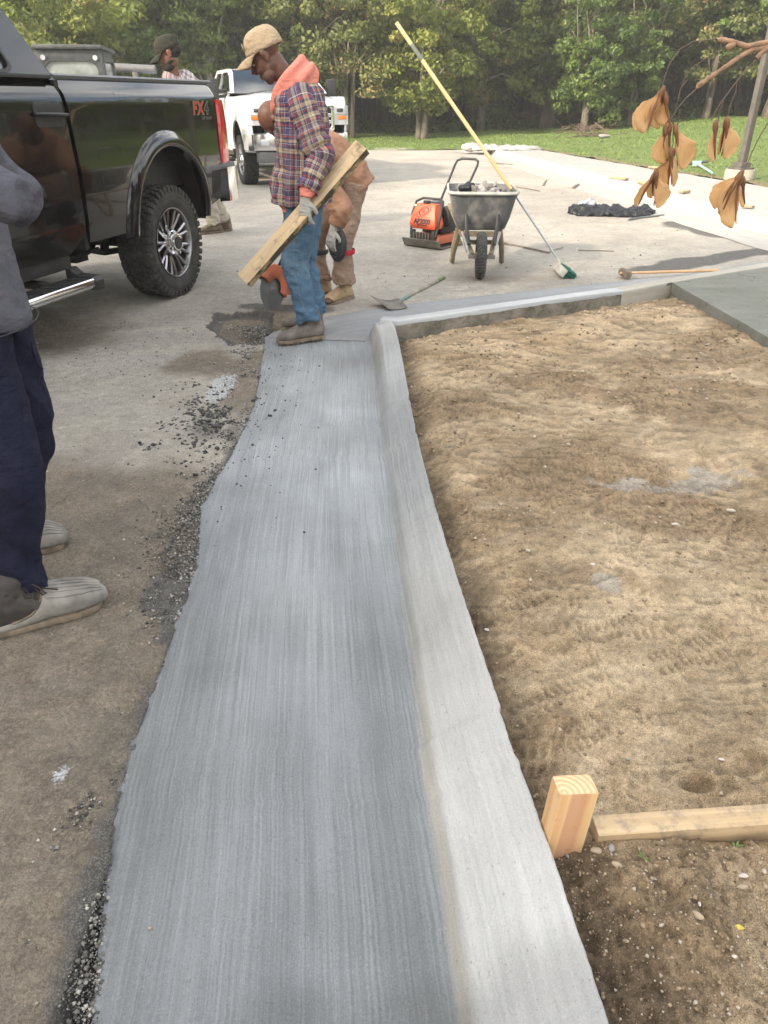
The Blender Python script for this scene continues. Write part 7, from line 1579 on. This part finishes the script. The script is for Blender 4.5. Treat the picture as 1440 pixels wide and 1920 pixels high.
b = MB(); plate(b, [(-.46, 1.1), (.46, 1.1), (.46, 2.08), (-.46, 2.08)], [rrect(-.37, .37, 1.2, 1.93, .12)], lambda a, b_, t: (.86-t, a, b_), .05); b.build('cab_front_frame', KP, skd, 30, .008)
b = MB(); b.b2(.815, .825, -.38, .38, 1.19, 1.94); b.build('front_glass', mat('pale_reflecting_glass', (.35, .38, .37), (.16, .19, .17), 3, .06, Coat_Weight=1.0), skd, 0)
b = MB(); b.b2(-.42, .92, -.49, .49, 2.08, 2.14); b.build('cab_roof', KP, skd, 30, .03)
b = MB(); b.rings([[(1.3, y_, .08), (1.8, y_, .05), (1.85, y_, .10), (1.45, y_, .15), (1.35, y_, .60), (1.27, y_, .60)] for y_ in (-.85, .85)]); b.build('bucket', KP, skd, 30)
tb_ = empty('tool_rack', V((-4.3, 14.6, 0)), 0, 'grey tank and blue-white box on a low trailer beyond the loader', 'trailer')
b = MB(); b.tube([(-.35, 0, 1.93), (.35, 0, 1.90)], .07, 10); b.build('pipe_rack', M['greyplastic'], tb_, 40)
b = MB(); b.b2(.10, .42, -.2, .2, 1.35, 1.76); b.build('pale_blue_box', mat('pale_blue_paint', (.50, .56, .66)), tb_, 30, .02)
b = MB(); b.b2(-.8, .8, -.5, .5, .5, .65); b.b2(-.05, .05, -.05, .05, .6, 1.9); b.b2(.22, .30, -.05, .05, .6, 1.4); b.build('trailer_deck', KP, tb_, 30, .02)
for s_ in (-1, 1): b = MB(); b.lathe([(0, -.1), (.28, -.1), (.32, -.06), (.32, .06), (.28, .1), (0, .1)], 24, (0, s_*.6, .32)); b.build('tyre', M['rubber'], tb_, 40)

# ------------------------------------------------------------------ stones, crumbs, seedlings
M['stone1'] = mat('tan_stone', (.42, .34, .24), (.33, .27, .20), 30, .85, .3, 90, .003); M['stone2'] = mat('grey_stone', (.33, .32, .30), (.24, .23, .215), 30, .85, .3, 90, .003); M['stone3'] = mat('pale_quartz_stone', (.60, .56, .51), (.50, .45, .40), 30, .7, .3, 90, .003); M['stone4'] = mat('dark_asphalt_crumb', (.045, .048, .05), (.10, .10, .10), 40, .9, .6, 120, .004)
SM = {}
for mk in ('stone1', 'stone2', 'stone3', 'stone4'):
    for k in range(3):
        me = rock_mesh(30+k, 2 if mk != 'stone4' else 1, .6 if mk != 'stone4' else .75); me.materials.append(M[mk]); SM[mk, k] = me
def stone(px_, py_, wpx, mk, label, group=None, k=0, ratio=.75, rz=0, z=None):
    c_ = G(px_, py_, .09 if px_ > 700 else .0); dd = (c_-V((0, 0, H))); depth = c_.y*math.cos(TH)+(H-c_.z)*math.sin(TH); r_ = wpx/F*depth/2
    zz = z if z is not None else (bed_z(c_.x, c_.y) if px_ > 735 else .003)
    o = link(bpy.data.objects.new('stone' if mk != 'stone4' else 'asphalt_crumb', SM[mk, k])); o.location = (c_.x, c_.y, zz+r_*.22); o.scale = (r_, r_*ratio*1.1, r_*.8); o.rotation_euler = (random.uniform(-.3, .3), random.uniform(-.3, .3), rz)
    return tag(o, label, 'stone' if mk != 'stone4' else 'asphalt crumb', group)
stone(1116, 1614, 28, 'stone1', 'rounded tan stone just below the stake and form board', k=0); stone(1141, 1615, 20, 'stone2', 'dark rounded stone touching the rounded tan stone', k=1, rz=1.3)
stone(1150, 1652, 26, 'stone1', 'brown angular stone below the pair of rounded stones', k=2); stone(1063, 1607, 14, 'stone2', 'grey flake of stone wedged at the foot of the stake', k=1, ratio=.5, rz=1.9); stone(1087, 1643, 12, 'stone1', 'narrow tan stone standing on edge near the kerb', k=2, ratio=.5, rz=1.5)
stone(1387, 1660, 22, 'stone3', 'pale square stone in the soil below the form board', k=0); stone(1296, 1752, 26, 'stone1', 'pointed tan stone lying in the trodden soil at the bottom right', k=1, ratio=.6, rz=-.9); stone(1300, 1728, 12, 'stone3', 'small white stone just above the pointed tan stone', k=2, ratio=.6, rz=1.5)
stone(1365, 1822, 12, 'stone3', 'small round white stone near the bottom right corner', k=1); stone(1384, 1684, 24, 'stone1', 'flat reddish stone under the pale square stone', k=1, ratio=.5)
stone(1357, 1413, 16, 'stone3', 'white stone in the soil above the form board', k=0); stone(1181, 1410, 12, 'stone2', 'grey stone in the soil right of the boot prints', k=1); stone(1268, 978, 18, 'stone3', 'pale flat stone below the grey splash', k=2); stone(1370, 962, 22, 'stone3', 'long pale stone right of the grey splash', k=0, ratio=.5)
stone(1110, 1065, 12, 'stone3', 'white pebble in the middle of the soil bed', k=1); stone(1138, 1068, 16, 'stone1', 'tan pebble just right of a white pebble', k=2); stone(915, 1163, 12, 'stone3', 'white pebble close to the kerb edge', k=0); stone(875, 691, 10, 'stone2', 'grey pebble near the kerb corner in the soil', k=0)
stone(507, 781, 11, 'stone4', 'larger dark crumb in the middle of the gutter', k=0); stone(516, 771, 9, 'stone4', 'dark crumb just behind the larger gutter crumb', k=1); stone(599, 688, 7, 'stone4', 'small dark crumb alone on the gutter near the boots', k=2); stone(482, 748, 8, 'stone4', 'dark crumb at the gutter edge above the rubble', k=1); stone(385, 828, 12, 'stone4', 'dark crumb standing at the top of the crumb pile', k=2); stone(368, 892, 14, 'stone4', 'largest dark crumb at the foot of the crumb pile', k=0); stone(365, 724, 9, 'stone4', 'dark crumb in the brown soil left of the gutter', k=1); stone(474, 836, 9, 'stone4', 'dark crumb on the gutter edge below the others', k=2)
stone(55, 1533, 10, 'stone2', 'grey pebble in the brown soil at the left edge', k=1, z=.0); stone(281, 1744, 9, 'stone1', 'tan pebble lying on the near gutter', k=2, z=.006); stone(1350, 1790, 9, 'stone2', 'grey pebble beside the small round white stone', k=2); stone(1208, 1500, 10, 'stone1', 'tan pebble between stake and trodden hollow', k=0)
def scatter(name, pts, mat_, label, seed=0):
    """thousands of small stones as one object: pts rows are x, y, z, radius"""
    g = np.random.default_rng(seed); P_ = np.asarray(pts); n_ = len(P_)
    base_ = np.array([(1, 0, 0), (0, 1, 0), (-1, 0, 0), (0, -1, 0), (0, 0, 1), (0, 0, -1)], float); fc = np.array([(0, 1, 4), (1, 2, 4), (2, 3, 4), (3, 0, 4), (1, 0, 5), (2, 1, 5), (3, 2, 5), (0, 3, 5)])
    Q = g.normal(size=(n_, 3, 3)); Q, _ = np.linalg.qr(Q); Vv = base_[None]*g.uniform(.65, 1.25, (n_, 6, 1)); Vv = np.einsum('nij,nkj->nki', Q, Vv); Vv[..., 2] *= .75
    co = P_[:, None, :3]+Vv*P_[:, 3][:, None, None]; f = (fc[None]+6*np.arange(n_)[:, None, None]).reshape(-1, 3)
    t_ = np.repeat(g.random(n_), 6); o = np_mesh(name, co.reshape(-1, 3), f, mat_, smooth=False, attrs=dict(tint=t_)); return tag(o, label, kind='stuff')
def gmat(name, cols):
    s = N(name); t_ = s.attr('tint'); c = s.mix(s.rng(t_, .0, .5), cols[0], cols[1]); c = s.mix(s.rng(t_, .6, .97), c, cols[2]); return s.done(c, .9, s.bump(s.noise(300, 3), .4, .001))
g = np.random.default_rng(4)
n_ = 9000; x = g.uniform(.1, 2.6, n_); y = .55+5.4*g.random(n_)**1.5; kx = lerp_pl(KO, y); keep = (x > kx+.01) & (y < np.interp(x, [p_[0] for p_ in KB], [p_[1] for p_ in KB])-.03) & (x < 2.38) & (fbm(x*2.2, y*2.2, octv=3, seed=3)+.75*g.random(n_) > .25); x, y = x[keep], y[keep]
zz = np.array([bed_z(a, b_) for a, b_ in zip(x, y)]); r_ = .0012+.0045*g.random(len(x))**5*(1+.4*y)+.0007*y; scatter('soil_grit', np.stack([x, y, zz+r_*.3, r_], -1), gmat('soil_grit_mix', ((.14, .10, .065), (.31, .24, .16), (.48, .42, .34))), 'small stones and clods over the soil bed', 1)
n_ = 26000; x = g.uniform(.1, 2.4, n_); y = .5+5.5*g.random(n_)**1.4; kx = lerp_pl(KO, y); lo_ = sstep(.10, .60, fbm(x*2.1, y*2.6, octv=4, seed=174, gain=.6)); keep = (x > kx+.008) & (y < np.interp(x, [p_[0] for p_ in KB], [p_[1] for p_ in KB])-.03) & (x < 2.36) & ((g.random(n_) < lo_*.9+.04) | (x < kx+.06)); x, y = x[keep], y[keep]
zz = np.array([bed_z(a, b_) for a, b_ in zip(x, y)]); r_ = (.0012+.0040*g.random(len(x))**4)*(1+.16*y); scatter('soil_crumbs', np.stack([x, y, zz+r_*.1, r_], -1), gmat('soil_crumb_mix', ((.15, .105, .06), (.25, .18, .11), (.36, .28, .18))), 'crumbly soil clods in the trodden patches of the bed', 12)
n_ = 5000; x = g.uniform(.3, .95, n_); y = g.uniform(.5, 1.02, n_); kx = lerp_pl(KO, y); keep = x > kx+.01; x, y = x[keep], y[keep]; zz = np.array([bed_z(a, b_) for a, b_ in zip(x, y)]); r_ = .0010+.0042*g.random(len(x))**4; scatter('soil_clods', np.stack([x, y, zz+r_*.3, r_], -1), gmat('dark_clod_mix', ((.10, .07, .045), (.24, .175, .11), (.45, .40, .33))), 'dug soil clods and grit below the form board', 2)
n_ = 15000; y = .4+4.9*g.random(n_)**1.5; x = lerp_pl(GL, y)-np.abs(g.normal(size=n_))*.055*(1+.25*y)+.02; keep = fbm(x*3, y*3, octv=3, seed=8)+.5*g.random(n_) > -.1; x, y = x[keep], y[keep]; r_ = .0012+.0055*g.random(len(x))**5+.0008*y; scatter('edge_grit', np.stack([x, y, -.004+r_*.3+0*x, r_], -1), gmat('dark_grit_mix', ((.035, .036, .037), (.12, .115, .105), (.36, .345, .32))), 'dark asphalt grit along the ragged gutter edge', 3)
n_ = 1500; q = g.normal(size=(n_, 2)); x = -.97+q[:, 0]*.10; y = 3.45+q[:, 1]*.24; keep = x < lerp_pl(GL, y)+.05; x, y = x[keep], y[keep]; r_ = .003+.011*g.random(len(x))**3; scatter('asphalt_crumbs', np.stack([x, y, r_*.5, r_], -1), gmat('asphalt_crumb_mix', ((.025, .027, .03), (.06, .062, .062), (.17, .17, .165))), 'loose dark asphalt crumbs heaped at the gutter edge', 5)
n_ = 420; y = 2.2+2.7*g.random(n_)**.7; gx = lerp_pl(GL, y); x = gx+.02+np.abs(g.normal(size=n_))*.16; r_ = .0016+.005*g.random(n_)**5; scatter('gutter_specks', np.stack([x, y, .004+r_*.3, r_], -1), gmat('speck_mix', ((.03, .03, .03), (.07, .07, .068), (.16, .15, .14))), 'dark specks sprinkled over the damp gutter', 6)
n_ = 9000; x = g.uniform(-2.6, -.6, n_); y = .5+5*g.random(n_)**1.6; keep = (x < lerp_pl(GL, y)-.02); x, y = x[keep], y[keep]; r_ = .0010+.005*g.random(len(x))**6+.0004*y; scatter('lot_grit', np.stack([x, y, .001+r_*.3+0*x, r_], -1), gmat('lot_grit_mix', ((.07, .065, .06), (.22, .20, .17), (.5, .47, .42))), 'fine loose grit on the dusty lot', 7)
n_ = 1500; x = g.uniform(-1.5, 5, n_); y = g.uniform(6.4, 15, n_); keep = g.random(n_) < .25+.8*(fbm(x*.8, y*.8, octv=3, seed=5) > .3); x, y = x[keep], y[keep]; r_ = .003+.010*g.random(len(x))**5; scatter('far_lot_grit', np.stack([x, y, r_*.3, r_], -1), gmat('far_grit_mix', ((.05, .048, .045), (.14, .13, .12), (.3, .28, .25))), 'scattered crumbs over the open lot', 9)
for px_, py_, nm, lab in ((1198, 1632, 'seedling', 'tiny green seedling in the soil below the form board'), (1378, 1592, 'seedling', 'green weed sprout against the right part of the form board')):
    c_ = G(px_, py_, .09); c_.z = bed_z(c_.x, c_.y); b = MB(); gr = random.Random(px_)
    for k in range(7):
        a = gr.uniform(0, 6.28); l_ = gr.uniform(.008, .016); t_ = c_+V((math.cos(a)*l_, math.sin(a)*l_, gr.uniform(.004, .016))); sdw = V((-math.sin(a), math.cos(a), 0))*.0022
        b.add([c_, c_.lerp(t_, .6)+sdw, t_, c_.lerp(t_, .6)-sdw], [(0, 1, 2, 3)])
    tag(b.build('seedling', mat('seedling_green', (.10, .20, .05), (.18, .26, .08), 60, .6), None, 0, recalc=False), lab, 'seedling')
c_ = G(1375, 1764, .09); c_.z = bed_z(c_.x, c_.y)+.004; b = MB(); b.rings([[c_+V((x_, y_*w_, .003*math.cos(x_*200))) for y_ in (-.005, 0, .005)] for x_, w_ in ((-.011, .1), (-.005, .8), (0, 1), (.005, .8), (.011, .1))], closed=False, cap=False); tag(b.build('fallen_leaf', mat('yellow_leaf', (.65, .50, .06), (.5, .3, .05), 60, .6), None, 60, recalc=False), 'small yellow leaf on the soil at the bottom right', 'leaf')
# brush heap under the ivy-covered trees
gr = random.Random(77); hb_ = MB(); cx, cy = 7.6, 30.5
for i in range(70):
    a = gr.uniform(0, PI); x_ = cx+gr.gauss(0, .5); z_ = lawn_h(cx, cy)+gr.uniform(0, .35); d_ = V((math.cos(a), gr.uniform(-.5, .5), gr.uniform(-.2, .7)))*gr.uniform(.3, .7); hb_.tube([(x_, cy+gr.uniform(-.3, .3), z_), V((x_, cy, z_))+d_], .012, 4)
tag(hb_.build('brush_heap', mat('dead_twig', (.16, .11, .085), (.11, .08, .06), 9, .9), None, 60, recalc=False), 'heap of dead brown brushwood at the foot of the ivy-covered trees', 'brush heap')
tag((lambda: (lambda o: (setattr(o, 'location', (7.9, 29.2, lawn_h(7.9, 29.2)+.08)), setattr(o, 'scale', (.28, .2, .15)), o)[2])(link(bpy.data.objects.new('boulder', rkm[1]))))(), 'pale boulder on the grass below the ivy-covered trees', 'boulder')
